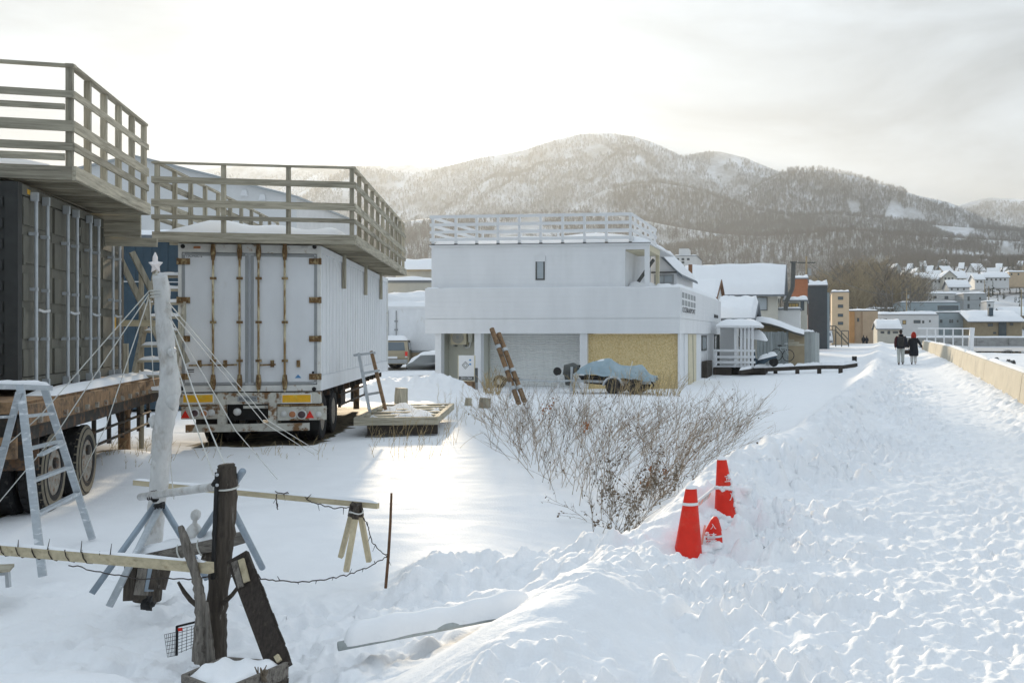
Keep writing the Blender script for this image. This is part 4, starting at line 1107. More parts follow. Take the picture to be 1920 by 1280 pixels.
    part('side_wall', 'housewhite', t, -.5, -.14, .5, D, gz, zf)
    for a, b, m in ((1283, 1289, 'white'), (1289.5, 1304, 'cream'), (1304.5, 1314, 'housewhite'), (1325, 1338, 'housewhite')):
        part('side_panel' if m != 'cream' else 'side_door', m, t, -.139, -.10 + (.02 if m == 'cream' else 0), S(a), S(b), gz, zf - .02)
    MB().beam((-.07, S(1297), zf - .05), (-.07, S(1298.2), gz + .2), .015, .02).build('cable', 'frame_dark', t)
    side_window(t, -.10, S(1315.5), S(1323.5), Zat(658, 47), Zat(629, 47), 'frame_dark', 'glasslight', .08)
    side_window(t, -.10, S(1338.5), S(1343), Zat(658, 53), Zat(627, 53), 'frame_dark', 'glass', .08)
    part('black_crate', 'darkwood', t, -.09, .15, S(1315), S(1325), -.2, .75)
    # lattice vents and lettering on the first-floor side
    S0 = lambda px: FH.side(px, 560, 0)[0]
    ya, yb = S0(1276.5), S0(1303)
    la = part('lattice', 'white', t, .002, .035, ya, yb, Zat(589, 41.5), Zat(549, 41.5))
    for r_ in range(2):
        for k in range(5):
            y0 = ya + (yb - ya) * (k + .12) / 5; y1 = ya + (yb - ya) * (k + .88) / 5; zc = Zat(556.5 + r_ * 13.5, 41.5)
            MB().box(.0355, .039, y0, y1, zc - .11, zc + .11).build('vent_opening', 'gasket', la)
    text_mesh('wall_lettering', 'OCEBRARPONT', .30, 'print', t, (.042, (ya + yb) / 2, Zat(583, 41.5)), (R(90), 0, R(90)), .002, (yb - ya) / 2.35)
    text_mesh('wall_lettering', 'ZENIB', .26, 'print', t, (.008, S0(1342), Zat(594.5, 55)), (R(90), 0, R(90)), .002, 3.0)
    part('sign_bar', 'print', t, .003, .02, S0(1339), S0(1346), Zat(597, 55), Zat(592.5, 55))
    # gabled wing behind, on the right
    yw = 7.0
    g = lambda px, py: FH.front(px, py, yw)
    pts = [g(1205, 452), g(1219, 461), g(1269, 511), g(1269, 540), g(1205, 540)]
    wg = MB().prism([(x, yw, z) for x, z in pts], (0, 6, 0)).build('wing', 'white', t)
    p1, p2 = pts[1], pts[2]
    MB().prism([(p1[0] - .1, yw - .15, p1[1] + .03), (p2[0] + .25, yw - .15, p2[1] - .22), (p2[0] + .25, yw - .15, p2[1] - .12), (p1[0] - .1, yw - .15, p1[1] + .14)], (0, 6.3, 0)).build('wing_roof', 'roofgrey', t)
    MB().snow((p1[0], yw - .1, p1[1] + .14), (p2[0] + .2, yw - .1, p2[1] - .1), (p2[0] + .2, yw + 6, p2[1] - .1), (p1[0], yw + 6, p1[1] + .14), .2, 10, 10, .3, .1).build('wing_snow', 'roofsnow', t, True)
    part('wing_cornice', 'frame_dark', t, g(1217, 510)[0], g(1269, 510)[0], yw - .06, yw - .002, g(1240, 512)[1], g(1240, 509.5)[1])
    window(wg, FH, 1227, 514.5, 1263.5, 532, yw, 'gasket', 'glasslight', .07, .04, 1)
    a, b = FH.front(1224, 461, 6.0), FH.front(1296, 518, 12.0)
    MB().cyl((a[0], 6.0, a[1]), (b[0], 12.0, b[1]), .035, n=6).build('stair_handrail', 'white', t)
white_house()

def air_con():
    fr = FH
    t = fthing('air_conditioner', 'cream air conditioner unit hung high in the alcove of the white building', 'air conditioner', fr)
    x0, x1, z0, z1 = fr.rect(845, 619, 874, 646, .95)
    part('case', 'cream', t, x0, x1, .95, 1.34, z0, z1)
    o = MB().lathe([(.26, -.012), (.26, .0), (.0, .0)], (0, 0, 0), 'y', 24).build('fan_grille', 'gasket', t); o.location = (x0 + .31, .945, (z0 + z1) / 2)
    for r_ in (.25, .18, .11):
        o = MB().grid([[(q * math.cos(a), h, q * math.sin(a)) for a in np.linspace(0, 6.283, 25)] for q, h in ((r_, 0), (r_, -.012), (r_ - .02, -.012), (r_ - .02, 0))]).build('grille_ring', 'cream', t); o.location = (x0 + .31, .932, (z0 + z1) / 2)
    part('bracket', 'gasket', t, x0 + .1, x0 + .15, 1.0, 1.34, z0 - .08, z0 - .002); part('bracket', 'gasket', t, x1 - .15, x1 - .1, 1.0, 1.34, z0 - .08, z0 - .002)
    MB().tube([(x1 + .02, 1.15, z1 - .1), (x1 + .12, 1.15, z0 + .2), (x1 + .08, 1.15, z0 - .1), (x1 - .1, 1.15, z0 - .12)], .03, 6).build('pipe', 'white', t)
    part('bracket_box', 'recess', t, x1 + .05, x1 + .22, 1.05, 1.34, z0 + .1, z1 - .02)
air_con()
def sign_board():
    fr = Fr(Xat(889, 38), 38.0, -12.0)
    t = fthing('sign_board', 'white sign board with a diamond emblem leaning by the alcove', 'sign', fr)
    x0, _ = fr.front(860, 690); zt, zb = Zat(666, 38), Zat(713, 38)
    part('board', 'white', t, x0, 0, 0, .04, zb, zt)
    part('frame_bar', 'cream', t, x0 - .03, .03, -.01, .05, zb - .04, zb - .001); part('frame_bar', 'cream', t, x0 - .03, x0 - .001, -.01, .05, zb, zt); part('frame_bar', 'cream', t, .001, .03, -.01, .05, zb, zt)
    part('name_strip', 'frame_dark', t, x0 + .01, -.01, -.006, -.001, zb + .01, zb + .15)
    text_mesh('sign_lettering', 'ZENI CEBA', .12, 'white', t, (x0 / 2, -.008, zb + .08), (R(90), 0, 0), .001, .8)
    cx, cz = x0 * .56, (zt + zb) / 2 + .1
    for r0, r1 in ((.15, .125), (.085, .065)):
        mb = MB(); k = [(math.cos(a), math.sin(a)) for a in (0, math.pi / 2, math.pi, math.pi * 1.5)]
        for i in range(4):
            (a, b), (c, d) = k[i], k[(i + 1) % 4]
            mb.add([(cx + a * r0, -.004, cz + b * r0), (cx + c * r0, -.004, cz + d * r0), (cx + c * r1, -.004, cz + d * r1), (cx + a * r1, -.004, cz + b * r1)], [(0, 1, 2, 3)])
        mb.build('emblem', 'frame_dark', t)
    for z in (zt - .18, zt - .34): part('small_print', 'blueprint', t, -.20, -.12, -.005, -.001, z - .03, z + .03)
    part('crate', 'rustbrown', t, x0 + .1, -.05, -.1, .3, zb - .40, zb - .045)
    part('leg', 'gasket', t, .05, .11, .0, .1, zb - .45, zt - .9)
sign_board()
o = MB().tube([W(893, 717, 37.5), W(893, 690, 37.6)], .06, 6).build('broom', 'frame_dark', None); tag(o, 'dark broom standing against the shutter pillar', 'broom')

def watercraft():
    fr = Fr(Xat(1150, 36.4), 36.4, -9.0)
    t = fthing('covered_watercraft', 'watercraft under a pale blue tarp in front of the chipboard wall', 'watercraft', fr)
    f = fr.front
    # profile of the tarp along its length: photo x, top y, hem y
    pf = [(1082, 697, 701), (1092, 688, 701), (1105, 680, 701.5), (1117, 675, 702), (1130, 673, 702), (1143, 671, 703), (1150, 674, 704), (1157, 681, 706), (1166, 686, 708), (1175, 686, 709), (1187, 684, 710), (1201, 682.5, 711), (1208, 686, 712), (1214, 698, 713), (1224, 703, 714), (1232, 706, 714)]
    rows = []
    for i, (px, yt, yh) in enumerate(pf):
        x, zt_ = f(px, yt); zh = f(px, yh)[1]; row = []
        wd = .62 * math.sin(math.pi * min(.95, max(.10, (i + 1) / 17))) ** .4
        for j in range(27):
            u = -1 + 2 * j / 26
            cz = zt_ - (zt_ - zh) * abs(u) ** 1.5 + .03 * math.sin(u * 9 + i * 1.7) * (1 - abs(u) * .5) + .022 * math.sin(j * 1.9 + i * .8) * abs(u) + .016 * math.sin(i * 2.3 - j * .9) + (.03 * math.sin(i * 2.3 + j) if abs(u) > .85 else 0)
            row.append((x + .03 * math.sin(j * 1.3 + i), -u * -wd * (1 + .06 * math.sin(i * 1.9 + j * .7)), cz))
        rows.append(row)
    tp = MB().grid(rows).build('tarp', 'bluetarp', t, True)
    md = tp.modifiers.new('subdivision', 'SUBSURF'); md.levels = 1; md.render_levels = 1
    xa, xb = f(1090, 700)[0], f(1228, 700)[0]
    zh = f(1150, 706)[1]
    MB().grid([[(xa + .5 * k0, -.42 + .2 * k0, zh + .05), (xa + .1, .0, zh - .25), (xa + .5 * k0, .42 - .2 * k0, zh + .05)] for k0 in (0, .3)] + [[(xb - .2, -.42, zh - .06), (xb - .2, 0, zh - .42), (xb - .2, .42, zh - .06)]]).build('hull', 'black', t)
    MB().tube([(xb - .12, -.3, zh - .1), (xb + .02, -.3, zh - .28), (xb - .06, -.3, zh - .42)], .035, 6).build('rear_handle', 'black', t)
    for px in (1112, 1150, 1186):
        x = f(px, 690)[0]; MB().tube([(x, -.66, zh - .38), (x + .02, -.64, zh), (x, -.45, zh + .22 * 1), (x, 0, f(px, 678)[1] + .02)], .012, 5).build('tie_cord', 'rope', t)
    MB().snow((f(1120, 675)[0], -.12, f(1120, 676)[1] - .03), (f(1146, 673)[0], -.12, f(1146, 673)[1] - .02), (f(1146, 673)[0], .3, f(1146, 673)[1] - .05), (f(1120, 675)[0], .3, f(1120, 676)[1] - .06), .07, 8, 6, .4, .35).build('snow_patch', 'roofsnow', t, True)
    b = fthing('boat_trailer', 'low galvanised boat trailer under the tarped watercraft', 'trailer', fr)
    zg = G(*fr.w(0, 0, 0).xy)
    x0, x1 = f(1072, 722)[0], f(1225, 728)[0]
    for y in (-.45, .45):
        MB().beam((x0, y * .3, zg + .45), (x1, y, zg + .40), .06, .09).build('frame_rail', 'galv', b)
    for x in np.linspace(x0 + .6, x1 - .1, 4): MB().beam((x, -.45, zg + .42), (x, .45, zg + .42), .05, .06).build('cross_bar', 'galv', b)
    for px in (1157, 1196):
        x = f(px, 725)[0]
        for y in (-.62, .62):
            w = MB().lathe([(.12, -.07), (.2, -.08), (.27, -.06), (.28, 0), (.27, .06), (.2, .08), (.12, .07)], (x, y, zg + .27), 'y', 18).build('wheel', 'tyre', b)
            if px == 1157:
                MB().tube([(x + .36 * math.cos(a), y, zg + .27 + .34 * math.sin(a)) for a in np.linspace(.1, 3.04, 9)], .045, 6).build('mudguard', 'galv', b)
    MB().cyl((x0, 0, zg + .05), (x0, 0, zg + .95), .05, n=8).build('winch_post', 'galv', b)
    MB().beam((x0, 0, zg + .45), (f(1030, 718)[0], -.1, zg + .40), .07, .07).build('drawbar', 'galv', b)
    MB().cyl((f(1047, 715)[0], 0, zg + .0), (f(1047, 715)[0], 0, zg + .75), .045, n=8).build('jockey_stand', 'white', b)
    o = MB().lathe([(.03, -.05), (.14, -.05), (.16, 0), (.14, .05), (.03, .05)], (f(1045, 695)[0], 0, zg + .78), 'y', 14).build('jockey_wheel', 'black', b)
    m = thing('outboard_motor', 'dark outboard motor beside the tarped watercraft', 'motor', W(1070, 722, 36.9))
    wpart('cowl', 'frame_dark', m, MB().tube([W(1062, 704, 36.9), W(1066, 692, 36.9), W(1076, 690, 36.9), W(1086, 690, 36.9)], [.14, .24, .22, .10], 10), True)
    wpart('shaft', 'frame_dark', m, MB().tube([W(1066, 696, 36.9), W(1066, 708, 36.9), W(1064, 722, 36.9)], [.2, .15, .08], 8), True)
    wpart('tiller', 'black', m, MB().tube([W(1080, 692, 36.9), W(1086, 688, 36.9), W(1087, 684, 36.9)], .04, 6))
    s = thing('small_trailer', 'little black two-wheeled trailer in front of the roller shutter', 'trailer', W(945, 722, 37))
    wpart('frame', 'black', s, MB().beam(W(930, 712, 37), W(972, 711, 37), .5, .12)); wpart('drawbar', 'galv', s, MB().beam(W(970, 711, 37), W(1040, 715, 37), .06, .06))
    for y in (36.7, 37.4):
        c = W(937, 715, y); wpart('wheel', 'tyre', s, MB().lathe([(.1, -.06), (.2, -.07), (.24, 0), (.2, .07), (.1, .06)], c, 'y', 16))
        wpart('rim', 'lampwhite', s, MB().lathe([(.0, -.065), (.11, -.072), (.12, -.05)], c, 'y', 14))
watercraft()

# ------------------------------------------------------------------ vehicles behind
def car_body(parent, prof_side, w, m, name='body'):
    """side profile (x along the car, z) swept across the width with tumblehome"""
    rows = []
    for u, k in ((-1, .0), (-.98, .6), (-.8, .97), (0, 1), (.8, .97), (.98, .6), (1, .0)):
        zc = sum(p[1] for p in prof_side) / len(prof_side)
        rows.append([(x * (1 - .03 * (1 - k)), u * w / 2 * (1 - .16 * max(0, (z - .95)) / .8), zc + (z - zc) * (.93 + .07 * k)) for x, z in prof_side])
    mb = MB().grid(rows, True); n = len(prof_side)
    mb.f.append(tuple(range(n))); mb.f.append(tuple(len(mb.v) - 1 - i for i in range(n)))
    return mb.build(name, m, parent, True)
def suv():
    fr = Fr(Xat(736, 55), 55.0, 11.0)
    t = thing('parked_car', 'beige car with snow on its roof half hidden behind the white trailer', 'car', (fr.o.x, fr.o.y, G(fr.o.x, fr.o.y)), fr.a + R(90))
    pr = [(0, .35), (-.05, .75), (.06, 1.05), (.35, 1.62), (.6, 1.70), (2.6, 1.68), (3.3, 1.1), (4.3, .95), (4.4, .35)]
    car_body(t, pr, 1.75, 'carpaint')
    MB().prism([(.10, -.66, 1.10), (.10, .66, 1.10), (.34, .58, 1.55), (.34, -.58, 1.55)], (-.03, 0, .01)).build('rear_window', 'glass', t)
    for s in (-1, 1):
        MB().box(-.09, .05, s * .80 - .13 * (s > 0), s * .80 + .13 * (s < 0), .80, 1.04).build('tail_light', 'redlamp', t)
        MB().box(-.092, .0, s * .80 - .13 * (s > 0), s * .80 + .13 * (s < 0), .72, .79).build('reverse_light', 'lampwhite', t)
        for x in (.85, 3.4): MB().lathe([(.05, -.1), (.3, -.1), (.33, 0), (.3, .1), (.05, .1)], (x, s * .78, .33), 'y', 18).build('wheel', 'tyre', t)
        MB().prism([(.5, s * .84, 1.12), (2.5, s * .84, 1.12), (2.3, s * .76, 1.55), (.62, s * .76, 1.55)], (0, s * .02, 0)).build('side_window', 'glass', t)
    MB().box(-.14, .1, -.8, .8, .40, .62).build('bumper', 'gasket', t); MB().box(-.10, -.05, -.26, .26, .66, .78).build('number_plate', 'white', t)
    MB().snow((.35, -.72, 1.66), (3.0, -.72, 1.62), (3.0, .72, 1.62), (.35, .72, 1.66), .28, 12, 10, .2, .3).build('roof_snow', 'roofsnow', t, True)
suv()
def box_truck():
    fr = Fr(Xat(838, 57), 57.0, -4.0)
    t = fthing('box_truck', 'white box truck parked behind the white building', 'truck', fr)
    x0 = fr.front(716, 600)[0]; zb, zt = Zat(660, 57), Zat(574, 57)
    part('box', 'trailer', t, x0, 0, 0, 2.4, zb, zt)
    part('lower_rail', 'gasket', t, x0, 0, -.03, 0, zb - .02, zb + .1); part('upper_rail', 'white', t, x0, 0, -.03, 0, zt - .14, zt)
    for px in (728, 743.5): MB().cyl((fr.front(px, 620)[0], -.05, zb + .3), (fr.front(px, 620)[0], -.05, zt - .25), .03, n=6).build('lock_rod', 'gasket', t)
    for py in (602, 618, 634): z = Zat(py, 57); part('hinge', 'gasket', t, fr.front(740, 620)[0], fr.front(746, 620)[0], -.06, -.001, z - .04, z + .04)
    part('chassis', 'chassis', t, x0, 0, .2, 2.2, zb - .45, zb - .021)
    for i in range(9): part('side_guard_post', 'wallbrown', t, x0 + .4 + i * .42, x0 + .46 + i * .42, .02, .08, zb - .72, zb - .02)
    part('side_guard', 'wallbrown', t, x0, 0, .0, .06, zb - .40, zb - .03)
    for px in (779, 740):
        x = fr.front(px, 680)[0]; w = MB().lathe([(.05, -.12), (.38, -.14), (.46, -.1), (.46, .1), (.38, .14), (.05, .12)], (x, .14, G(fr.o.x, fr.o.y) + .46), 'y', 22).build('wheel', 'tyre', t)
        MB().lathe([(.02, -.15), (.25, -.16), (.27, -.13)], (x, .14, G(fr.o.x, fr.o.y) + .46), 'y', 16).build('rim', 'hub', w)
    MB().snow((x0, 0, zt), (0, 0, zt), (0, 2.4, zt), (x0, 2.4, zt), .28, 14, 8, .35, .15).build('roof_snow', 'roofsnow', t, True)
box_truck()
def buried_car():
    fr = Fr(Xat(800, 49), 49.0, -5.0)
    t = thing('snowed_in_car', 'small car buried under snow beside the alcove pillar', 'car', (fr.o.x, fr.o.y, G(fr.o.x, fr.o.y)), fr.a)
    car_body(t, [(-.7, .3), (-.72, .6), (-.45, .72), (-.05, 1.05), (.9, 1.08), (1.5, .7), (1.6, .3)], 1.5, 'wallgrey')
    MB().snow((-.75, -.75, .55), (1.5, -.75, .7), (1.5, .75, .7), (-.75, .75, .55), .62, 16, 12, .15, .4, 2).build('snow_cover', 'roofsnow', t, True)
    MB().prism([(-.02, -.70, .75), (.7, -.70, .75), (.6, -.62, 1.0), (.1, -.62, 1.0)], (0, -.02, 0)).build('side_window', 'glass', t)
    MB().lathe([(.05, -.1), (.27, -.1), (.3, 0), (.27, .1), (.05, .1)], (1.0, -.68, .3), 'y', 16).build('wheel', 'tyre', t)
buried_car()

# ------------------------------------------------------------------ other buildings
def building(name, label, px0, px1, pt, pb, Y, depth, m, wins=(), deg=-7.0, roof='flat', snow=.25, ridge=0, rm='roofgrey', over=.25, cat='building', wm='glass', fm='frame_dark', side=(), group=None, z_base=None):
    fr = Fr(Xat(px1, Y), Y, deg)
    t = fthing(name, label, cat, fr, group)
    x0 = fr.front(px0, pt)[0]; zt, zb = Zat(pt, Y), (Zat(pb, Y) if z_base is None else z_base)
    wall = part('wall', m, t, x0, 0, 0, depth, zb - 1.5, zt)
    sd = (hash(label) % 97) / 10.0 if False else (len(label) * 7 % 31) / 5.0
    if roof == 'flat':
        part('roof', rm, t, x0 - over * .4, over * .4, -over * .4, depth + over * .4, zt + .002, zt + .12)
        MB().snow((x0 - over * .4, -over * .4, zt + .12), (over * .4, -over * .4, zt + .12), (over * .4, depth, zt + .12), (x0 - over * .4, depth, zt + .12), snow, 16, 8, .35, .06, sd).build('roof_snow', 'roofsnow', t, True)
    elif roof == 'gx':                                                  # ridge runs across the view
        zr = Zat(ridge, Y + depth / 2); ym = depth / 2
        for x in (x0 + .001, -.06): MB().prism([(x, 0, zt), (x, depth, zt), (x, ym, zr)], (.06, 0, 0)).build('gable_wall', m, t)
        dz = (zr - zt) / ym * over
        MB().prism([(x0 - over, -over, zt - dz), (x0 - over, ym, zr), (x0 - over, ym, zr + .14), (x0 - over, -over, zt - dz + .14)], (-x0 + 2 * over, 0, 0)).build('roof', rm, t)
        MB().prism([(x0 - over, depth + over, zt - dz), (x0 - over, ym + .001, zr), (x0 - over, ym + .001, zr + .14), (x0 - over, depth + over, zt - dz + .14)], (-x0 + 2 * over, 0, 0)).build('roof', rm, t)
        MB().snow((x0 - over + .05, -over, zt - dz + .145), (over - .05, -over, zt - dz + .145), (over - .05, ym, zr + .145), (x0 - over + .05, ym, zr + .145), snow, 16, 8, .25, .05, sd).build('roof_snow', 'roofsnow', t, True)
        MB().snow((x0 - over + .05, ym, zr + .145), (over - .05, ym, zr + .145), (over - .05, depth + over, zt - dz + .145), (x0 - over + .05, depth + over, zt - dz + .145), snow, 16, 8, .25, .05, sd).build('roof_snow', 'roofsnow', t, True)
    elif roof == 'gy':                                                  # gable faces the view
        zr = Zat(ridge, Y); xm = x0 / 2
        MB().prism([(x0, .001, zt), (0, .001, zt), (xm, .001, zr)], (0, depth - .002, 0)).build('gable_wall', m, t)
        for sx, xe in ((-1, x0), (1, 0)):
            dz = (zr - zt) / abs(xm) * over
            MB().prism([(xe + sx * over, -over, zt - dz), (xm, -over, zr), (xm, -over, zr + .12), (xe + sx * over, -over, zt - dz + .12)], (0, depth + 2 * over, 0)).build('roof', rm, t)
            MB().snow((xm, -over, zr + .125), (xe + sx * over, -over, zt - dz + .125), (xe + sx * over, depth + over, zt - dz + .125), (xm, depth + over, zr + .125), snow, 10, 10, .25, .06, sd).build('roof_snow', 'roofsnow', t, True)
    for w in wins:
        window(wall, fr, w[0], w[1], w[2], w[3], 0.0, fm, w[4] if len(w) > 4 else wm, max(.05, Y * .0006), .04, w[5] if len(w) > 5 else 0)
    for (v0, v1, py0, py1, gm) in side:
        side_window(wall, .0, v0, v1, Zat(py1, Y + v0), Zat(py0, Y + v0), fm, gm, .08)
    return t, fr
t, fr = building('warehouse', 'wide pale gabled warehouse rising behind the two decks', -60, 556, 371, 690, 62, 14, 'wallwhite', (), 4, 'gy', .10, 298, 'wallgrey', .2)
for px, py in ((418, 357), (459, 363), (493, 371)):
    x, z = fr.front(px, py); MB().prism([(x - .22, 0, z - .16), (x + .22, 0, z - .16), (x + .14, 0, z + .2), (x - .1, 0, z + .2)], (0, -.18, 0)).build('vent_hood', 'white', t)
t, fr = building('house', 'cream house with a small window glimpsed between trailer and white building', 690, 842, 528, 690, 78, 9, 'wallcream', ((772, 548, 788, 563, 'glass', 1),), -5, 'flat', .3)
part('wall_band', 'gasket', t, -6, 0, -.03, -.001, Zat(530, 78), Zat(526, 78))
building('house', 'low house with a snowy gable roof behind the box truck', 700, 812, 575, 690, 70, 6, 'wallbrown', (), -5, 'gx', .5, 562, 'wallbrown', .2)
building('house', 'pale upper storey with a sloping snowy roof above the cream house', 742, 830, 506, 600, 86, 7, 'wallcream', (), -5, 'gx', .3, 492, 'wallbrown', .5)
t, fr = building('house', 'cream house under a broad smooth snow roof with a tall stove pipe', 1285, 1458, 548, 660, 72, 7.5, 'wallcream', ((1413, 557, 1439, 582, 'glasslight'), (1351, 563, 1363, 567)), -7, 'gx', .35, 500, 'roofgrey', .55, side=((1.0, 2.6, 559, 581, 'glass'), (4.2, 5.4, 559, 581, 'glass')))
for a, b in (((1488, 492), (1486, 540)), ((1486, 540), (1474, 566)), ((1474, 566), (1473, 582))):
    Yp = 71.5; wpart('stove_pipe', 'frame_dark', t, MB().cyl(W(*a, Yp), W(*b, Yp), .16, n=10))
wpart('pipe_cap', 'frame_dark', t, MB().cyl(W(1488, 493, 71.5), W(1488, 490.5, 71.5), .26, n=10))
wpart('chimney', 'roofbrown', t, MB().beam(W(1294.5, 520, 70), W(1294.5, 496, 70), .28, .28))
building('house', 'small white house with a brown roof half covered in snow', 1262, 1340, 559, 660, 62, 5.5, 'wallwhite', (), -7, 'gx', .16, 528, 'roofbrown', .2)
t, fr = building('annex', 'white annex with a drifted snow roof and dark gable', 1346, 1408, 598, 690, 57, 6, 'wallwhite', (), -7, 'gx', .45, 570, 'roofgrey', .3)
t, fr = building('apartment_block', 'pale concrete tower block far behind the gabled wing', 1264, 1306, 480, 600, 210, 14, 'wallwhite', ((1268, 484, 1273, 488), (1278, 484, 1283, 488), (1288, 484, 1293, 488), (1268, 490, 1273, 494), (1278, 490, 1283, 494)), -5)
x0, x1, z0, z1 = fr.rect(1273, 466, 1291, 480, 1.0); part('stair_tower', 'wallwhite', t, x0, x1, 1, 6, z0 - 1, z1)
building('house', 'enclosed porch with warm lit bay window beside the stove pipe', 1470, 1513, 565, 660, 78, 6, 'wallcream', ((1478, 568, 1498, 581, 'warmglass', 2), (1501, 562, 1508, 582, 'glass')), -7, 'flat', .3, side=((.8, 2.0, 556, 590, 'glass'), (3, 4.2, 556, 590, 'glass')))
building('shop', 'white panelled low front below the warm bay window', 1428, 1500, 581, 680, 73, 3.5, 'wallwhite', (), -7, 'flat', .1)
building('house', 'narrow brick red and tan house behind the stove pipe', 1484, 1514, 523, 640, 95, 8, 'wallbrick', (), -7, 'flat', .3, side=((1, 2.5, 540, 556, 'glass'), (4, 5.5, 540, 556, 'glass')))
t, fr = building('apartment_block', 'dark grey block with a pale blue side strip', 1513, 1551, 536, 690, 105, 9, 'walldark', (), -7, 'flat', .5)
part('pale_strip', 'wallgreyblue', t, .002, .25, .3, 8.5, -1, Zat(548, 105)); 
building('apartment_block', 'narrow peach apartment block with balconies', 1560, 1592, 548, 680, 130, 12, 'wallpeach', ((1571, 556, 1581, 562), (1571, 571, 1581, 577), (1571, 588, 1581, 594), (1571, 603, 1581, 609)), -7)
t, fr = building('building', 'ochre building with two projecting bays below the knoll', 1592, 1646, 583, 660, 165, 10, 'wallochre', ((1626, 594, 1633, 602, 'glasslight'), (1607, 596, 1611, 603), (1628, 608, 1634, 616)), -5)
part('orange_panel', 'wallorange', t, fr.front(1592, 600)[0], fr.front(1602, 600)[0], -.35, -.002, -1, Zat(584, 165)); part('bay', 'wallochre', t, fr.front(1617, 600)[0], fr.front(1645, 600)[0], -.5, -.003, -1, Zat(584, 165))
building('building', 'long low white building with a row of small windows', 1628, 1706, 579, 640, 215, 8, 'wallcream', [(1650 + i * 7, 581, 1654.5 + i * 7, 585) for i in range(7)], -3)
building('house', 'small house with a sloping snow roof behind the walkers', 1645, 1690, 617, 660, 150, 7, 'wallcream', ((1651, 621, 1658, 625), (1664, 620, 1669, 626), (1674, 621, 1684, 625)), -5, 'gx', .5, 605)
building('building', 'pale building with a curved front behind the walking couple', 1646, 1760, 590, 650, 180, 12, 'wallwhite', ((1656, 597, 1663, 605, 'glass'), (1676, 600, 1682, 608, 'warmglass'), (1692, 600, 1699, 608, 'warmglass'), (1713, 600, 1726, 606), (1729, 601, 1733, 606), (1742, 600, 1745, 604), (1647, 599, 1650, 605)), -3, 'flat', .5)
t, fr = building('building', 'stepped blue grey concrete building by the beach', 1758, 1821, 586, 650, 185, 14, 'wallgreyblue', ((1762, 599, 1767, 605), (1780, 599, 1783, 605, 'glasslight'), (1784, 599, 1787, 605, 'glasslight'), (1794, 600, 1797, 604, 'glasslight')), -3, 'flat', .2)
building('building', 'plain blue grey upper block with a long balcony slot', 1690, 1800, 567, 640, 205, 14, 'wallgreyblue', ((1758, 573, 1797, 581, 'glass'),), -3, 'flat', .2)
building('hotel', 'white terraced hotel above the blue grey blocks', 1715, 1808, 551, 640, 255, 14, 'wallwhite', ((1717, 555, 1726, 561), (1730, 555, 1735, 560), (1750, 555, 1756, 560), (1771, 555, 1778, 561), (1801, 555, 1805, 560)), -3, 'flat', .5)
building('apartment_block', 'tall blue grey block right of the terraced hotel', 1807, 1850, 551, 640, 245, 14, 'wallgrey', ((1814, 556, 1818, 564), (1814, 570, 1818, 578), (1836, 557, 1839, 562), (1836, 570, 1839, 575)), -3, 'flat', .4)
t, fr = building('house', 'brown rendered house with a wide snowy roof at the right edge', 1821, 1915, 602, 650, 178, 14, 'wallbrown', ((1852, 606, 1862, 612, 'glass', 1), (1893, 605, 1900, 610), (1862, 622, 1868, 626)), -3, 'gx', .5, 586, 'roofgrey', .8)
wpart('chimney', 'blueshed', t, MB().beam(W(1857, 592, 180), W(1857, 577, 180), .8, .8)); part('dark_stair', 'walldark', t, fr.front(1872, 610)[0], fr.front(1886, 610)[0], -.4, -.01, 0, Zat(604, 178))
building('house', 'low house with a long snow roof beyond the brown one', 1880, 1960, 592, 640, 240, 10, 'wallbrown', (), -3, 'gx', .6, 579)
building('shed', 'tiny white hut between hotel block and terraces', 1850, 1864, 566, 640, 225, 6, 'wallwhite', ((1853, 570, 1857, 575),), -3)
# hillside houses
hs = [(1715, 1740, 521, 532, 330, 'white house with four arched windows on the hillside', 'wallwhite', 514, 'gx', 4), (1742, 1768, 524, 534, 335, 'white bungalow right of the arched house', 'wallwhite', 517, 'gx', 3), (1768, 1792, 518, 534, 330, 'cream gabled house with dark eaves on the hillside', 'wallcream', 508, 'gy', 3),
      (1792, 1812, 521, 532, 345, 'cream house with a steep snowy roof behind the gabled one', 'wallcream', 510, 'gx', 2), (1690, 1718, 526, 536, 320, 'grey flat hillside house left of the arched one', 'wallgrey', 0, 'flat', 2), (1828, 1846, 524, 534, 350, 'small white hillside house below the pines', 'wallwhite', 516, 'gx', 2),
      (1846, 1892, 520, 532, 355, 'long white terraced house high on the right hillside', 'wallwhite', 512, 'gx', 5), (1892, 1935, 510, 530, 360, 'tan block at the right edge of the hillside', 'wallpeach', 0, 'flat', 3), (1780, 1818, 538, 550, 290, 'white hut with a rounded snow roof above the hotel', 'wallwhite', 527, 'gx', 3)]
for a, b, c, d, Y, lb, m, rg, rf, nw in hs:
    wn = [(a + 3 + (b - a - 4) * k / nw, c + 2.2, a + 3 + (b - a - 4) * k / nw + 3.2, c + 6) for k in range(nw)]
    building('hillside_house', lb, a, b, c, d, Y, 9, m, wn, -3, rf, .5, rg, 'roofgrey', .5, cat='house', group='houses on the hillside')
rd = random.Random(21)
lbl = ['leftmost', 'second', 'third', 'fourth', 'fifth', 'sixth', 'seventh', 'eighth', 'ninth', 'tenth', 'eleventh', 'twelfth', 'thirteenth', 'fourteenth']
far = sorted([(1605, 0, 690), (1617, 0, 610), (1658, 0, 700), (1633, 0, 560), (1669, 0, 600), (1683, 0, 520), (1704, 0, 470), (1731, 0, 560), (1741, 0, 440), (1776, 0, 620), (1802, 0, 500), (1851, 0, 640), (1874, 0, 470), (1911, 0, 560)])
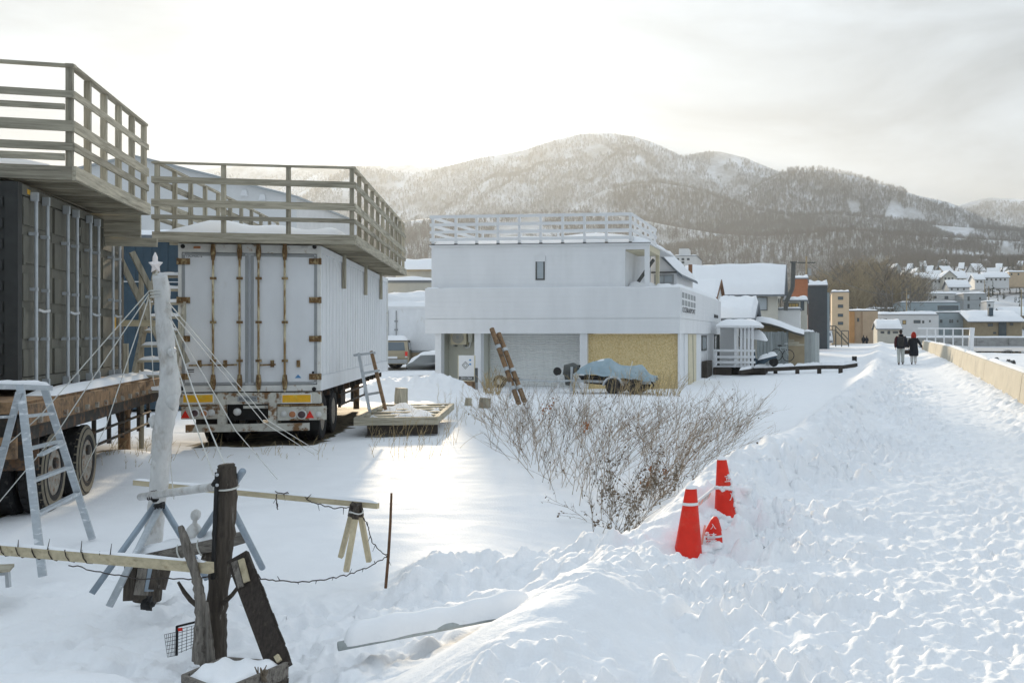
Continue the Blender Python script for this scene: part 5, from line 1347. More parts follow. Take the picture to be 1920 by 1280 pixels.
for i, (px, py, Y) in enumerate(far):
    w_ = rd.uniform(7, 15); zb = float(T(np.array(px), np.array(float(Y))))
    building('far_house', lbl[i] + ' from the left in the distant row of houses under the forest', px - w_ / 2, px + w_ / 2, PY - (zb + rd.uniform(2.6, 3.6) - CZ) * F / Y, 0, Y, 8, rd.choice(['wallgrey', 'wallcream', 'wallgrey', 'wallbrown', 'wallgreyblue']), ((px - 3, PY - (zb + 2.2 - CZ) * F / Y, px + 1, PY - (zb + 1.0 - CZ) * F / Y),), rd.uniform(-30, 25), rd.choice(['gx', 'gy', 'gx']), .5, PY - (zb + 6.0 - CZ) * F / (Y + 4), 'roofgrey', .5, cat='house', group='distant houses under the forest', z_base=zb)

near_row = [(1700, 400), (1722, 420), (1752, 395), (1779, 430), (1797, 405), (1822, 385), (1838, 440), (1862, 410), (1889, 430), (1907, 390)]
for i, (px, Y) in enumerate(near_row):
    w_ = rd.uniform(13, 24); zb = float(T(np.array(px), np.array(float(Y)))); y_ = lambda h: PY - (zb + h - CZ) * F / Y
    building('terrace_house', lbl[i] + ' from the left in the middle row of snow-roofed hillside houses', px - w_ / 2, px + w_ / 2, y_(rd.uniform(2.8, 4.2)), 0, Y, 8, rd.choice(['wallwhite', 'wallcream', 'wallgrey', 'wallpeach', 'wallbrown']), tuple((px - w_ / 2 + 2.5 + k * 5, y_(2.3), px - w_ / 2 + 5 + k * 5, y_(1.1)) for k in range(int((w_ - 3) / 5))), rd.uniform(-25, 20), rd.choice(['gx', 'gy', 'flat']), .45, y_(rd.uniform(5.6, 6.8)), 'roofgrey', .5, cat='house', group='middle row of hillside houses', z_base=zb)
# utility poles with wires
ups = [(1700, 596, 190), (1735, 560, 235), (1854, 545, 260), (1846, 530, 300), (1915, 590, 200), (1512, 560, 100)]
tops = []
for i, (px, py, Y) in enumerate(ups):
    g0 = float(T(np.array(float(px)), np.array(float(Y)))) if Y > 140 else .4
    t = thing('utility_pole', ('utility pole behind the pale curved building', 'utility pole beside the terraced hotel', 'utility pole right of the tall grey block', 'utility pole on the terraces below the pines', 'utility pole at the right edge behind the brown house', 'utility pole beside the dark grey block')[i], 'pole', (Xat(px, Y), Y, g0), 0, 'utility poles in the town')
    h = 9.5; MB().cyl((0, 0, -.5), (0, 0, h), .16, .10, 8).build('shaft', 'wallbrown', t); MB().box(-.9, .9, -.05, .05, h - .7, h - .58).build('cross_arm', 'frame_dark', t)
    MB().cyl((.3, 0, h - 1.9), (.3, 0, h - 1.2), .2, n=8).build('transformer', 'gasket', t); tops.append(Vector((Xat(px, Y), Y, g0 + h - .6)))
for i, (a, b) in enumerate(((5, 0), (0, 1), (1, 2), (2, 3), (0, 4))):
    pts = [tops[a].lerp(tops[b], k / 12) - Vector((0, 0, 1.6 * (1 - (2 * k / 12 - 1) ** 2))) for k in range(13)]
    o = MB().tube(pts, .03, 4).build('overhead_wire', 'frame_dark', None); tag(o, ('wire from the dark block to the curved building', 'wire from the curved building up to the hotel', 'wire from the hotel to the pole by the grey block', 'wire climbing to the terraces below the pines', 'wire over the roofs to the right edge')[i], 'wire', 'overhead wires in the town')

# ------------------------------------------------------------------ porch, shed, fence, log barrier
def porch():
    fr = Fr(Xat(1412, 50), 50.0, -7.0)
    t = fthing('porch', 'white timber porch with slatted railing and snow roof beside the white building', 'porch', fr)
    f = fr.front
    part('back_wall', 'wallwhite', t, f(1346, 650)[0], f(1376, 650)[0], 1.2, 1.3, -.2, Zat(612, 51))
    part('rear_wall', 'wallcream', t, f(1376, 650)[0], 0, 3.2, 3.3, -.2, Zat(616, 53))
    for a, b in ((1384, 1390), (1393, 1399), (1406, 1412)): window(t, fr, a, 630, b, 652, 3.2, 'white', 'wallbrown', .06)
    part('door', 'frame_dark', t, f(1340, 650)[0], f(1345, 650)[0], 1.25, 1.3, 0, Zat(627, 51))
    part('base_box', 'darkwood', t, f(1338, 700)[0], f(1372, 700)[0], -.3, 1.4, -.5, Zat(689, 50)); part('base_box', 'darkwood', t, f(1373, 700)[0], .6, .3, 3.0, -.5, Zat(691, 50))
    part('floor', 'white', t, f(1338, 700)[0], .6, -.25, 3.1, Zat(688, 50), Zat(686.5, 50))
    MB().beam((f(1376, 700)[0], -.5, -.35), (f(1398, 700)[0], 1.6, .05), .12, .15).build('ramp_board', 'fencelight', t)
    for px in (1340, 1379, 1390, 1397, 1404, 1411): x = f(px, 650)[0]; part('post', 'white', t, x - .06, x + .06, -.06, .06, Zat(687, 50), Zat(614 if px > 1375 else 655, 50))
    for py in (657, 669, 679): part('rail', 'white', t, f(1338, 650)[0], .12, -.10, -.061, Zat(py + 2.2, 50), Zat(py - 2.2, 50))
    part('roof', 'white', t, f(1344, 610)[0], .35, -.5, 3.4, Zat(614, 50), Zat(610, 50))
    MB().snow((f(1343, 610)[0], -.5, Zat(610, 50)), (.4, -.5, Zat(612, 50)), (.4, 3.4, Zat(611, 50)), (f(1343, 610)[0], 3.4, Zat(608, 50)), .34, 14, 10, .15, .35).build('roof_snow', 'roofsnow', t, True)
    MB().snow((f(1378, 640)[0], 2.0, Zat(632, 50)), (.6, 2.0, Zat(640, 50)), (.6, 3.1, Zat(638, 50)), (f(1378, 640)[0], 3.1, Zat(628, 50)), .45, 10, 6, .15, .35).build('awning_snow', 'roofsnow', t, True)
porch()
def shed():
    fr = Fr(Xat(1508, 60), 60.0, -7.0)
    t = fthing('lean_to', 'lean-to shed with a thick curved snow cover behind the plank fence', 'shed', fr)
    top = [(1415, 600), (1428, 600), (1445, 603), (1462, 608), (1478, 614), (1492, 619), (1508, 623)]
    pts = [fr.front(*p) for p in top]
    MB().prism([(x, 0, z - .15) for x, z in pts] + [(pts[-1][0], 0, -.2), (pts[0][0], 0, -.2)], (0, 4, 0)).build('wall', 'wallbrown', t)
    for i in range(9):
        x = pts[0][0] + (pts[-1][0] - pts[0][0]) * (i + .5) / 10; part('wall_board', 'wood_x', t, pts[0][0], pts[-1][0] - .3 * i, -.03, -.002, 1.35 + i * .13, 1.47 + i * .13) if i < 4 else None
    rows = []
    for j in range(9):
        y = -.4 + 4.6 * j / 8; rows.append([(x, y, z - .14 + (.38 if 0 < j < 8 else .02) * (1 - .2 * abs(i - 2) / 4)) for i, (x, z) in enumerate(pts)])
    MB().grid(rows).build('roof_snow', 'roofsnow', t, True)
    MB().prism([(x, -.4, z - .16) for x, z in pts] + [(x, -.4, z - .24) for x, z in reversed(pts)], (0, 4.6, 0)).build('roof', 'frame_dark', t)
shed()
def fence():
    a, b = W(1416, 0, 56), W(1490, 0, 61)
    t = thing('plank_fence', 'weathered plank fence, dark left half and paler right half', 'fence', (b.x, b.y, .1))
    def run(p, q, n, m, zt):
        for i in range(n):
            k0 = Vector((p[0], p[1])).lerp(Vector((q[0], q[1])), i / n); k1 = Vector((p[0], p[1])).lerp(Vector((q[0], q[1])), (i + .93) / n)
            mb = MB().beam((*k0, 0), (*k1, 0), .03, .01); mb = MB(); d = (k1 - k0).normalized(); nn = Vector((-d.y, d.x)) * .015; h = zt + random.uniform(-.05, .05)
            mb.prism([(k0.x - nn.x, k0.y - nn.y, -.2), (k1.x - nn.x, k1.y - nn.y, -.2), (k1.x + nn.x, k1.y + nn.y, -.2), (k0.x + nn.x, k0.y + nn.y, -.2)], (0, 0, h + .2))
            wpart('board', m, t, mb)
    run((a.x, a.y), (b.x, b.y), 24, 'fencewood', 2.18)
    c = W(1527, 0, 61.5); run((b.x, b.y), (c.x, c.y), 13, 'fencelight', 2.2)
    d = W(1536, 0, 66); run((c.x, c.y), (d.x, d.y), 10, 'fencelight', 2.15)
    wpart('snow_cap', 'roofsnow', t, MB().snow((b.x, b.y - .1, 2.2), (c.x, c.y - .1, 2.2), (c.x, c.y + .12, 2.2), (b.x, b.y + .12, 2.2), .1, 14, 3, .5, .1), True)
fence()
def barrier():
    Y = 52.0
    t = thing('log_barrier', 'low black timber barrier topped with snow along the lane', 'barrier', W(1500, 700, Y))
    pts = [(1386, 698), (1412, 694), (1450, 692), (1490, 690), (1540, 688), (1580, 688), (1606, 684)]
    for i, ((ax, ay), (bx, by)) in enumerate(zip(pts[:-1], pts[1:])):
        ya, yb = Y - 3 + i, Y - 2 + i
        wpart('beam', 'darkwood', t, MB().beam(W(ax, ay, ya), W(bx, by, yb), .14, .20))
        A, B = W(ax, ay - 3.6, ya), W(bx, by - 3.6, yb); o = Vector((0, .09, 0))
        wpart('snow_cap', 'roofsnow', t, MB().snow(A - o, B - o, B + o, A + o, .13, 10, 4, .5, .12, i), True)
    for px, y0 in ((1389, 697), (1454, 693), (1495, 691), (1536, 689), (1576, 689)):
        wpart('post', 'darkwood', t, MB().beam(W(px, y0 + 12, Y - .5), W(px, y0, Y - .5), .20, .20))
barrier()
for i, (px, py, Y, s, lb) in enumerate(((1602, 671, 60, 5, 'small black box half sunk in the snow beside the lane'),)):
    o = MB().box(-.13, .13, -.13, .13, -.1, .2).build('marker_box', 'black', None); o.location = W(px, py + 3, Y); tag(o, lb, 'box')
def van():
    fr = Fr(Xat(1549, 128), 128.0, -10.0)
    t = thing('parked_van', 'white snow-dusted van beyond the plank fence', 'van', (fr.o.x, fr.o.y, G(fr.o.x, fr.o.y)), fr.a + R(90))
    car_body(t, [(0, .3), (-.05, .9), (.1, 1.2), (.3, 1.72), (.6, 1.8), (3.4, 1.8), (3.9, 1.2), (4.4, 1.0), (4.5, .3)], 1.7, 'white')
    MB().prism([(.08, -.6, 1.22), (.08, .6, 1.22), (.27, .55, 1.62), (.27, -.55, 1.62)], (-.03, 0, .01)).build('rear_window', 'glass', t)
    MB().box(-.14, .1, -.8, .8, .42, .55).build('bumper', 'black', t); MB().box(-.09, -.05, -.26, .26, .72, .86).build('number_plate', 'lampwhite', t)
    MB().snow((.3, -.75, 1.76), (3.5, -.75, 1.76), (3.5, .75, 1.76), (.3, .75, 1.76), .2, 10, 8, .2, .25).build('roof_snow', 'roofsnow', t, True)
van()
def bike():
    t = thing('bicycle', 'snow-dusted bicycle leaning on the dark plank fence', 'bicycle', W(1465, 676, 55))
    c1, c2 = W(1456, 676, 55) + Vector((0, 0, .32)), W(1478, 677, 55.4) + Vector((0, 0, .32))
    for c in (c1, c2): wpart('wheel', 'black', t, MB().tube([c + Vector((math.cos(a) * .32, 0, math.sin(a) * .32)) for a in np.linspace(0, 6.283, 19)], .022, 5))
    m = (c1 + c2) / 2
    for p, q in ((c1, m + Vector((-.05, 0, .3))), (c2, m + Vector((.15, 0, .32))), (m + Vector((-.12, 0, .42)), m + Vector((.22, 0, .42))), (m, m + Vector((-.14, 0, .5))), (c2, m + Vector((.22, 0, .6)))): wpart('frame_tube', 'fencelight', t, MB().cyl(p, q, .025, n=6))
    wpart('saddle', 'black', t, MB().ball(m + Vector((-.15, 0, .53)), (.13, .07, .05), 8, 5)); wpart('handlebar', 'galv', t, MB().cyl(m + Vector((.1, -.2, .64)), m + Vector((.3, .2, .64)), .02, n=6))
bike()
def scooter():
    t = thing('scooter', 'blue scooter under snow at the end of the porch', 'scooter', W(1428, 686, 50.5))
    b = W(1428, 686, 50.5)
    wpart('leg_shield', 'blueshed', t, MB().prism([b + Vector((-.32, -.2, .1)), b + Vector((-.22, -.2, .1)), b + Vector((-.42, -.15, .95)), b + Vector((-.50, -.15, .95))], (0, .4, 0)))
    wpart('body', 'blueshed', t, MB().tube([b + Vector((-.25, 0, .22)), b + Vector((.1, 0, .25)), b + Vector((.35, 0, .5)), b + Vector((.75, 0, .5))], [.12, .14, .2, .12], 8), True)
    wpart('handlebar', 'black', t, MB().cyl(b + Vector((-.5, -.3, 1.0)), b + Vector((-.5, .3, 1.0)), .03, n=6))
    for dx in (-.42, .62): wpart('wheel', 'tyre', t, MB().lathe([(.05, -.05), (.2, -.06), (.24, 0), (.2, .06), (.05, .05)], b + Vector((dx, 0, .2)), 'y', 14))
    wpart('snow_cover', 'roofsnow', t, MB().snow(b + Vector((-.2, -.25, .3)), b + Vector((.8, -.25, .55)), b + Vector((.8, .25, .55)), b + Vector((-.2, .25, .3)), .22, 8, 6, .2, .3), True)
scooter()
def metal_stairs():
    Y = 112.0
    t = thing('fire_escape', 'black outdoor metal staircase beside the dark grey block', 'stairs', W(1575, 650, Y))
    for i in range(10): a = W(1566 + i * 2.4, 619 + i * 2.6, Y); wpart('step', 'frame_dark', t, MB().box(a.x - .12, a.x + .12, Y - .5, Y + .5, a.z - .03, a.z + .03))
    wpart('landing', 'frame_dark', t, MB().box(Xat(1552, Y), Xat(1567, Y), Y - .6, Y + .6, Zat(620, Y), Zat(618.5, Y)))
    for a, b in (((1552, 611), (1567, 611)), ((1567, 611), (1592, 638)), ((1567, 620), (1592, 647)), ((1578, 620), (1591, 620))): wpart('rail', 'frame_dark', t, MB().cyl(W(*a, Y - .6), W(*b, Y - .6), .05, n=5))
    for px, a, b in ((1552, 610, 650), (1560, 611, 619), (1567, 611, 650), (1578, 620, 650), (1591, 620, 650)): wpart('post', 'frame_dark', t, MB().cyl(W(px, a, Y - .6), W(px, b, Y - .6), .06, n=5))
metal_stairs()
# ------------------------------------------------------------------ foreground yard
def on_ground(px, py, guess=7.0):
    """where the photo ray meets the snow"""
    Y = guess
    for _ in range(40):
        z = float(H(Xat(px, Y), Y, False)); Y = Y + .6 * ((CZ - z) * F / max(60, (py - PY)) - Y)
    return Y
def pxtube(mb, pts, Y, n=10, y2=None, wob=0.0, seed=0):
    """tube through photo points (x, y, width in pixels)"""
    rd = random.Random(seed); P_, R_ = [], []
    k = len(pts)
    for i, (x, y, w) in enumerate(pts):
        yy = Y if y2 is None else Y + (y2 - Y) * i / (k - 1)
        P_.append(W(x, y, yy)); R_.append(w * yy / F / 2)
    # subdivide for a gnarled outline
    PP, RR = [], []
    for i in range(k - 1):
        for j in range(4):
            t = j / 4; PP.append(P_[i].lerp(P_[i + 1], t)); RR.append((R_[i] * (1 - t) + R_[i + 1] * t) * (1 + wob * rd.uniform(-1, 1)))
    PP.append(P_[-1]); RR.append(R_[-1])
    b = len(mb.v)
    mb.tube(PP, RR, n)
    if wob:
        for i in range(b, len(mb.v)):
            x, y, z = mb.v[i]; s = RR[0] * wob * .7; mb.v[i] = (x + rd.uniform(-s, s), y + rd.uniform(-s, s), z + rd.uniform(-s, s) * .5)
    return mb
def star_pole():
    Y = 8.5
    base = W(280, 1112, Y)
    t = thing('ice_coated_pole', 'crooked ice-white tree trunk pole topped with a star and stayed by ropes', 'pole', base)
    wpart('trunk', 'ice', t, pxtube(MB(), [(300, 517, 26), (304, 545, 29), (306, 590, 28), (311, 640, 30), (317, 690, 31), (319, 735, 38), (311, 775, 38), (305, 810, 34), (302, 860, 32), (297, 920, 30), (290, 975, 32), (285, 1030, 34)], Y, 14, None, .07, 3), True)
    wpart('bare_foot', 'bark_z', t, pxtube(MB(), [(285, 1028, 40), (281, 1065, 42), (276, 1125, 46)], Y, 12, None, .12, 4), True)
    for i, (x, y, w) in enumerate(((322, 752, 22), (288, 790, 16), (323, 660, 12), (292, 870, 14))):
        wpart('knot', 'ice', t, blob(MB(), W(x, y, Y - .04), (w * Y / F * .5, .05, w * Y / F * .8), 40 + i, 9, 6, .2), True)
    c = W(292, 497, Y - .03); mb = MB(); pts = []
    for i in range(10):
        a = math.pi / 2 + i * math.pi / 5; r_ = .066 if i % 2 == 0 else .034
        pts.append((c.x + r_ * math.cos(a), c.y, c.z + r_ * 1.15 * math.sin(a)))
    mb.add(pts + [(c.x, c.y - .035, c.z), (c.x, c.y + .035, c.z)], [(i, (i + 1) % 10, 10) for i in range(10)] + [((i + 1) % 10, i, 11) for i in range(10)])
    st = wpart('star', 'star', t, mb)
    wpart('star_tip', 'star', t, MB().tube([W(291, 492, Y), W(291, 482, Y), W(291, 473, Y)], [.022, .02, .004], 8))
    wpart('star_stem', 'rope', t, MB().tube([W(295, 508, Y), W(293, 514, Y), W(288, 516, Y), W(287, 524, Y)], .009, 6))
    ropes = [((280, 545), (-90, 925), 10.5), ((279, 552), (-30, 975), 10.6), ((279, 558), (146, 906), 13.2), ((281, 562), (290, 722), 17.0), ((315, 566), (600, 848), 16.6), ((314, 575), (588, 851), 16.2),
             ((317, 592), (520, 898), 13.5), ((318, 600), (421, 870), 6.95), ((321, 650), (400, 890), 7.6), ((314, 800), (326, 935), 9.6)]
    for (a, b, yb) in ropes:
        p, q = W(*a, Y - .05), W(*b, yb); m = p.lerp(q, .5) - Vector((0, 0, .028 * (q - p).length))
        if b[1] > 840 and yb > 9: q.z = max(q.z, G(q.x, q.y) - .02)
        wpart('guy_rope', 'rope', t, MB().tube([p, p.lerp(m, .5) + Vector((0, 0, .004)), m, m.lerp(q, .5), q], .0048, 5))
    wpart('rope_wrap', 'rope', t, MB().tube([W(300, 560, Y) + Vector((math.cos(a) * .072, math.sin(a) * .072, a * .004)) for a in np.linspace(0, 19, 50)], .005, 5))
star_pole()

def dark_post():
    Y = 6.9
    t = thing('log_post', 'thick dark charred log post standing upright in the foreground', 'post', W(400, 1235, Y))
    wpart('log', 'bark_z', t, pxtube(MB(), [(424, 869, 26), (425, 880, 36), (424, 930, 39), (421, 985, 40), (416, 1040, 39), (411, 1090, 38), (405, 1150, 38), (402, 1200, 43), (400, 1245, 46)], Y, 14, None, .10, 8), True)
    wpart('iron_strip', 'black', t, MB().beam(W(407, 885, Y - .09), W(399, 1085, Y - .09), .022, .02, (0, 1, 0)))
    for py in (890, 909): wpart('bolt', 'galv', t, MB().ball(W(407, py, Y - .105), .012, 8, 5))
    wpart('rope_loop', 'rope', t, MB().tube([W(424, 913, Y) + Vector((math.cos(a) * .078, math.sin(a) * .078, .01 * math.sin(a))) for a in np.linspace(0, 6.3, 20)], .007, 5))
    wpart('branch', 'bark_x', t, pxtube(MB(), [(334, 1090, 5), (346, 1110, 8), (358, 1125, 9), (376, 1140, 9)], Y - .05, 7), True)
    wpart('branch', 'bark_x', t, pxtube(MB(), [(448, 1098, 7), (436, 1114, 8), (418, 1131, 10)], Y - .05, 7), True)
    d = thing('driftwood_post', 'split grey driftwood post leaning at the foot of the dark log', 'post', W(378, 1230, 6.75))
    wpart('stem', 'drift_z', d, pxtube(MB(), [(338, 985, 8), (343, 1000, 16), (353, 1032, 18), (364, 1066, 17), (371, 1095, 18), (376, 1125, 20), (379, 1165, 26), (381, 1205, 30), (382, 1240, 34)], 6.72, 10, None, .16, 12), True)
    wpart('splinter', 'drift_z', d, pxtube(MB(), [(388, 1128, 5), (390, 1160, 9), (393, 1200, 14), (395, 1240, 18)], 6.68, 7, None, .15, 13), True)
    wpart('splinter', 'drift_z', d, pxtube(MB(), [(371, 1150, 6), (369, 1190, 12), (368, 1238, 16)], 6.70, 7, None, .15, 14), True)
dark_post()
def lean_plank():
    p0, p1 = W(446, 1043, 6.80), W(527, 1256, 6.45)
    t = thing('leaning_plank', 'dark rough plank leaning against the log post', 'plank', p1)
    d = (p1 - p0).normalized()
    wpart('board', 'darkplank', t, MB().beam(p0, p1, .145, .04, (0, -1, .3)))
    rd = random.Random(4); side = d.cross(Vector((0, -1, .3))).normalized()
    for k in np.linspace(.18, .95, 30):
        q = p0.lerp(p1, k) - side * .073 * (1 if p0.x < 99 else 1); wpart('splinter', 'darkplank', t, MB().beam(q - d * .012, q + d * .014, rd.uniform(.008, .02), .02, (0, -1, .3)))
    wpart('nailed_strip', 'pale_z', t, MB().beam(W(452, 1048, 6.74), W(463, 1090, 6.68), .038, .02, (0, -1, .3)))
    wpart('nailed_strip', 'drift_z', t, MB().beam(W(440, 1052, 6.74), W(452, 1100, 6.68), .04, .018, (0, -1, .3)))
    wpart('nailed_block', 'pale_z', t, MB().beam(W(518, 1228, 6.44), W(524, 1239, 6.42), .03, .02, (0, -1, .3)))
lean_plank()
def log_bench():
    t = thing('log_bench', 'lichen-spotted log bench with snow along its top behind the posts', 'bench', W(350, 1075, 7.8))
    a, b = W(250, 1052, 7.95), W(460, 1006, 7.7)
    wpart('log', 'drift_x', t, MB().tube([a, a.lerp(b, .25), a.lerp(b, .5) + Vector((0, 0, .01)), a.lerp(b, .8), b], [.05, .058, .062, .06, .045], 12), True)
    o = Vector((0, .05, .04)); u = Vector((0, -.05, .045))
    wpart('snow_cap', 'roofsnow', t, MB().snow(a + u, b.lerp(a, .08) + u, b.lerp(a, .08) + o, a + o, .05, 24, 5, .5, .1, 2), True)
    for (p, q, w_, m) in (((249, 1050), (246, 1125), .085, 'bark_z'), ((272, 1065), (264, 1115), .075, 'drift_z'), ((284, 1060), (279, 1108), .05, 'bluepipe'), ((300, 1058), (290, 1105), .07, 'bark_z'), ((312, 1060), (300, 1104), .06, 'bark_z'), ((398, 1030), (388, 1062), .09, 'bark_z')):
        wpart('stake', m, t, MB().beam(W(*p, 7.85), W(*q, 7.8), w_, w_, (0, 1, 0)))
    for k in (.44, .62): c = a.lerp(b, k); wpart('rope_tie', 'rope', t, MB().tube([c + Vector((.01 * math.sin(an * 2), math.cos(an) * .068, math.sin(an) * .068)) for an in np.linspace(0, 12.6, 30)], .006, 5))
    f = thing('bust_figurine', 'small white plastic bust standing on the log bench', 'figurine', W(360, 1010, 7.8))
    s = 7.8 / F
    mb = MB(); c = W(362, 1006, 7.8)
    mb.lathe([(.02, 0), (13 * s, 0), (14 * s, 6 * s), (13.5 * s, 16 * s), (9 * s, 22 * s), (4.5 * s, 26 * s), (4.2 * s, 31 * s), (7 * s, 33 * s), (9.2 * s, 38 * s), (9.5 * s, 43 * s), (8 * s, 48 * s), (4 * s, 51 * s), (.5 * s, 52 * s)], c, 'z', 16)
    for i in range(len(mb.v)):
        x, y, z = mb.v[i]; mb.v[i] = (x + (z - c.z) * .12, c.y + (y - c.y) * .7, z)
    mb.ball((c.x + 7.5 * s + 38 * s * .12, c.y - 2 * s, c.z + 38 * s), (3 * s, 2 * s, 2 * s), 6, 5)
    wpart('figure', 'ice', f, mb, True)
log_bench()
def pipe_frame():
    t = thing('pipe_frame', 'grey steel pipe trestle lashed between the ice-white pole and the log', 'pipe frame', W(300, 1100, 8.0))
    def pipe(a, ya, b, yb, r_=.024, m='bluepipe', nm='leg'):
        p, q = W(*a, ya), W(*b, yb)
        wpart(nm, m, t, MB().grid([[p + (q - p) * k + e for e in ring] for k, ring in ((0, None),)]) if False else MB().cyl(p, q, r_, n=10), True)
    p, q = W(264, 931, 8.25), W(408, 911, 7.05)
    wpart('cross_pipe', 'ice', t, MB().cyl(p, q, .031, n=12), True)
    d = (q - p).normalized(); wpart('pipe_mouth', 'black', t, MB().cyl(p - d * .002, p + d * .02, .025, n=12))
    pipe((292, 945), 8.1, (172, 1112), 7.75); pipe((299, 950), 8.05, (205, 1136), 7.6, .027, 'alu'); pipe((304, 945), 8.1, (388, 1085), 8.4); pipe((455, 883), 6.9, (374, 1007), 7.8); pipe((418, 920), 7.1, (492, 1064), 7.9)
    for a in ((290, 935), (296, 950), (303, 947), (404, 905)):
        wpart('clamp', 'black', t, blob(MB(), W(*a, 8.05 if a[0] < 400 else 6.98), (.03, .035, .028), int(a[0]), 7, 5, .35))
    for k in (.08, .11, .14): c = p.lerp(q, k + .06); wpart('wire_lashing', 'wire', t, MB().tube([c + Vector((.012 * math.sin(an), math.cos(an) * .036, math.sin(an) * .036)) for an in np.linspace(0, 6.3, 14)], .004, 4))
pipe_frame()
def plank_rail():
    a, b = W(-90, 1022, 8.0), W(396, 1064, 6.72)
    t = thing('plank_rail', 'pale plank rail wound with barbed wire crossing the lower left', 'plank', b)
    wpart('plank', 'pale_x', t, MB().beam(a, b, .045, .072))
    o = Vector((0, .02, .037)); u = Vector((0, -.02, .037))
    wpart('snow_strip', 'roofsnow', t, MB().snow(a + u, a.lerp(b, .98) + u, a.lerp(b, .98) + o, a + o, .014, 60, 3, .9, .04, 1), True)
    e_ = a.lerp(b, .03); wpart('end_stake', 'drift_z', t, MB().beam((e_.x, e_.y + .05, G(e_.x, e_.y) - .1), (e_.x, e_.y + .05, e_.z + .1), .06, .06, (0, 1, 0)))
    rd = random.Random(2); pts = []
    for k in np.linspace(.05, .62, 60): c = a.lerp(b, k); an = k * 95; pts.append(c + Vector((0, math.cos(an) * .038, math.sin(an) * .046)))
    wpart('barbed_wire', 'wire', t, MB().tube(pts, .0045, 4))
    mb = MB(); low = []
    for k in np.linspace(.5, 1.0, 30): low.append(a.lerp(b, k) - Vector((0, .02, .06 + .05 * math.sin((k - .5) * 6.28) + rd.uniform(-.008, .008))))
    mb.tube(low, .0045, 4)
    for k in (.1, .2, .3, .42, .55, .66):
        c = a.lerp(b, k) + Vector((0, -.03, .04)); mb.cyl(c, c + Vector((rd.uniform(-.03, .03), -.01, rd.uniform(.05, .09))), .0045, .002, 4)
    wpart('barbed_wire', 'wire', t, mb)
    r = thing('plank_rail', 'long thin pale plank rail resting on the small trestle', 'plank', W(708, 947, 9.0))
    a, b = W(252, 904, 9.6), W(709, 948, 9.0)
    wpart('plank', 'pale_x', r, MB().beam(a, b, .04, .048)); o = Vector((0, .018, .025)); u = Vector((0, -.018, .025))
    wpart('snow_strip', 'roofsnow', r, MB().snow(a + u, b + u, b + o, a + o, .018, 50, 3, .8, .04, 5), True)
    s = thing('trestle', 'small three-legged wooden trestle under the end of the thin plank', 'trestle', W(665, 1050, 9.0))
    for p, q, yy in (((663, 948), (639, 1043), 9.3), ((670, 952), (649, 1071), 8.75), ((673, 948), (692, 1052), 9.15)):
        wpart('leg', 'pale_z', s, MB().beam(W(*p, 9.02), W(*q, yy), .042, .04, (0, 1, 0))); 
        m = W(*p, 9.02).lerp(W(*q, yy), .18); wpart('dark_top', 'bark_z', s, MB().beam(W(*p, 9.0) + Vector((0, -.004, .02)), m + Vector((0, -.004, 0)), .047, .045, (0, 1, 0)))
    wpart('rope_tie', 'rope', s, MB().tube([W(668, 960, 8.98) + Vector((math.cos(an) * .06, math.sin(an) * .05, .01 * math.sin(an * 2))) for an in np.linspace(0, 12.6, 30)], .006, 5))
plank_rail()
def wires():
    t = thing('barbed_wire', 'sagging strand of rusty barbed wire strung to the iron stake', 'wire', W(724, 1045, 8.6))
    rd = random.Random(6)
    def strand(pts):
        P_ = []
        for i in range(len(pts) - 1):
            for j in range(8):
                k = j / 8; a, b = pts[i], pts[i + 1]
                P_.append(W(a[0] + (b[0] - a[0]) * k + rd.uniform(-1.2, 1.2), a[1] + (b[1] - a[1]) * k + rd.uniform(-1.8, 1.8), a[2] + (b[2] - a[2]) * k))
        P_.append(W(*pts[-1]))
        mb = MB().tube(P_, .0048, 4)
        for p in P_[3::5]: mb.cyl(p, p + Vector((rd.uniform(-.04, .04), rd.uniform(-.02, .02), rd.uniform(-.07, .05))), .004, .002, 4)
        wpart('strand', 'wire', t, mb)
    strand([(430, 1080, 6.9), (490, 1085, 7.4), (545, 1090, 7.8), (600, 1088, 8.1), (650, 1078, 8.4), (690, 1062, 8.5), (726, 1044, 8.6)])
    strand([(516, 922, 9.2), (560, 926, 9.2), (585, 940, 9.1), (625, 952, 9.0), (662, 952, 8.98)])
    strand([(676, 960, 8.98), (690, 985, 8.9), (697, 1015, 8.8), (726, 1044, 8.6)])
    strand([(519, 925, 9.18), (518, 940, 9.18), (521, 955, 9.18)])
    o = MB().tube([W(734, 924, 8.6), W(732, 980, 8.6), W(728, 1045, 8.6), W(723, 1102, 8.6)], [.010, .012, .013, .013], 6).build('iron_stake', 'stakeiron', None); tag(o, 'thin rusty iron stake standing in the snow right of the trestle', 'stake')
wires()
def snowy_beam():
    a, b = W(634, 1211, 6.75), W(1000, 1140, 7.5)
    t = thing('buried_beam', 'grey round beam half buried under a roll of snow', 'beam', a)
    wpart('beam', 'fencelight', t, MB().tube([a, a.lerp(b, .3), a.lerp(b, .6), b], [.032, .034, .036, .036], 10), True)
    rows = []
    for i in range(41):
        k = i / 40; c = a.lerp(b, k * .97 + .01); e = math.sqrt(max(0.0, 1 - (2 * k - 1) ** 14)) * (1 + .10 * math.sin(k * 9) + .06 * math.sin(k * 31))
        rows.append([c + Vector((0, .055 - math.cos(t_) * .105 * e, .012 + math.sin(t_) * .115 * e * (1 + .12 * k))) for t_ in np.linspace(-.15, math.pi + .5, 13)])
    wpart('snow_roll', 'roofsnow', t, MB().grid(rows), True)
snowy_beam()
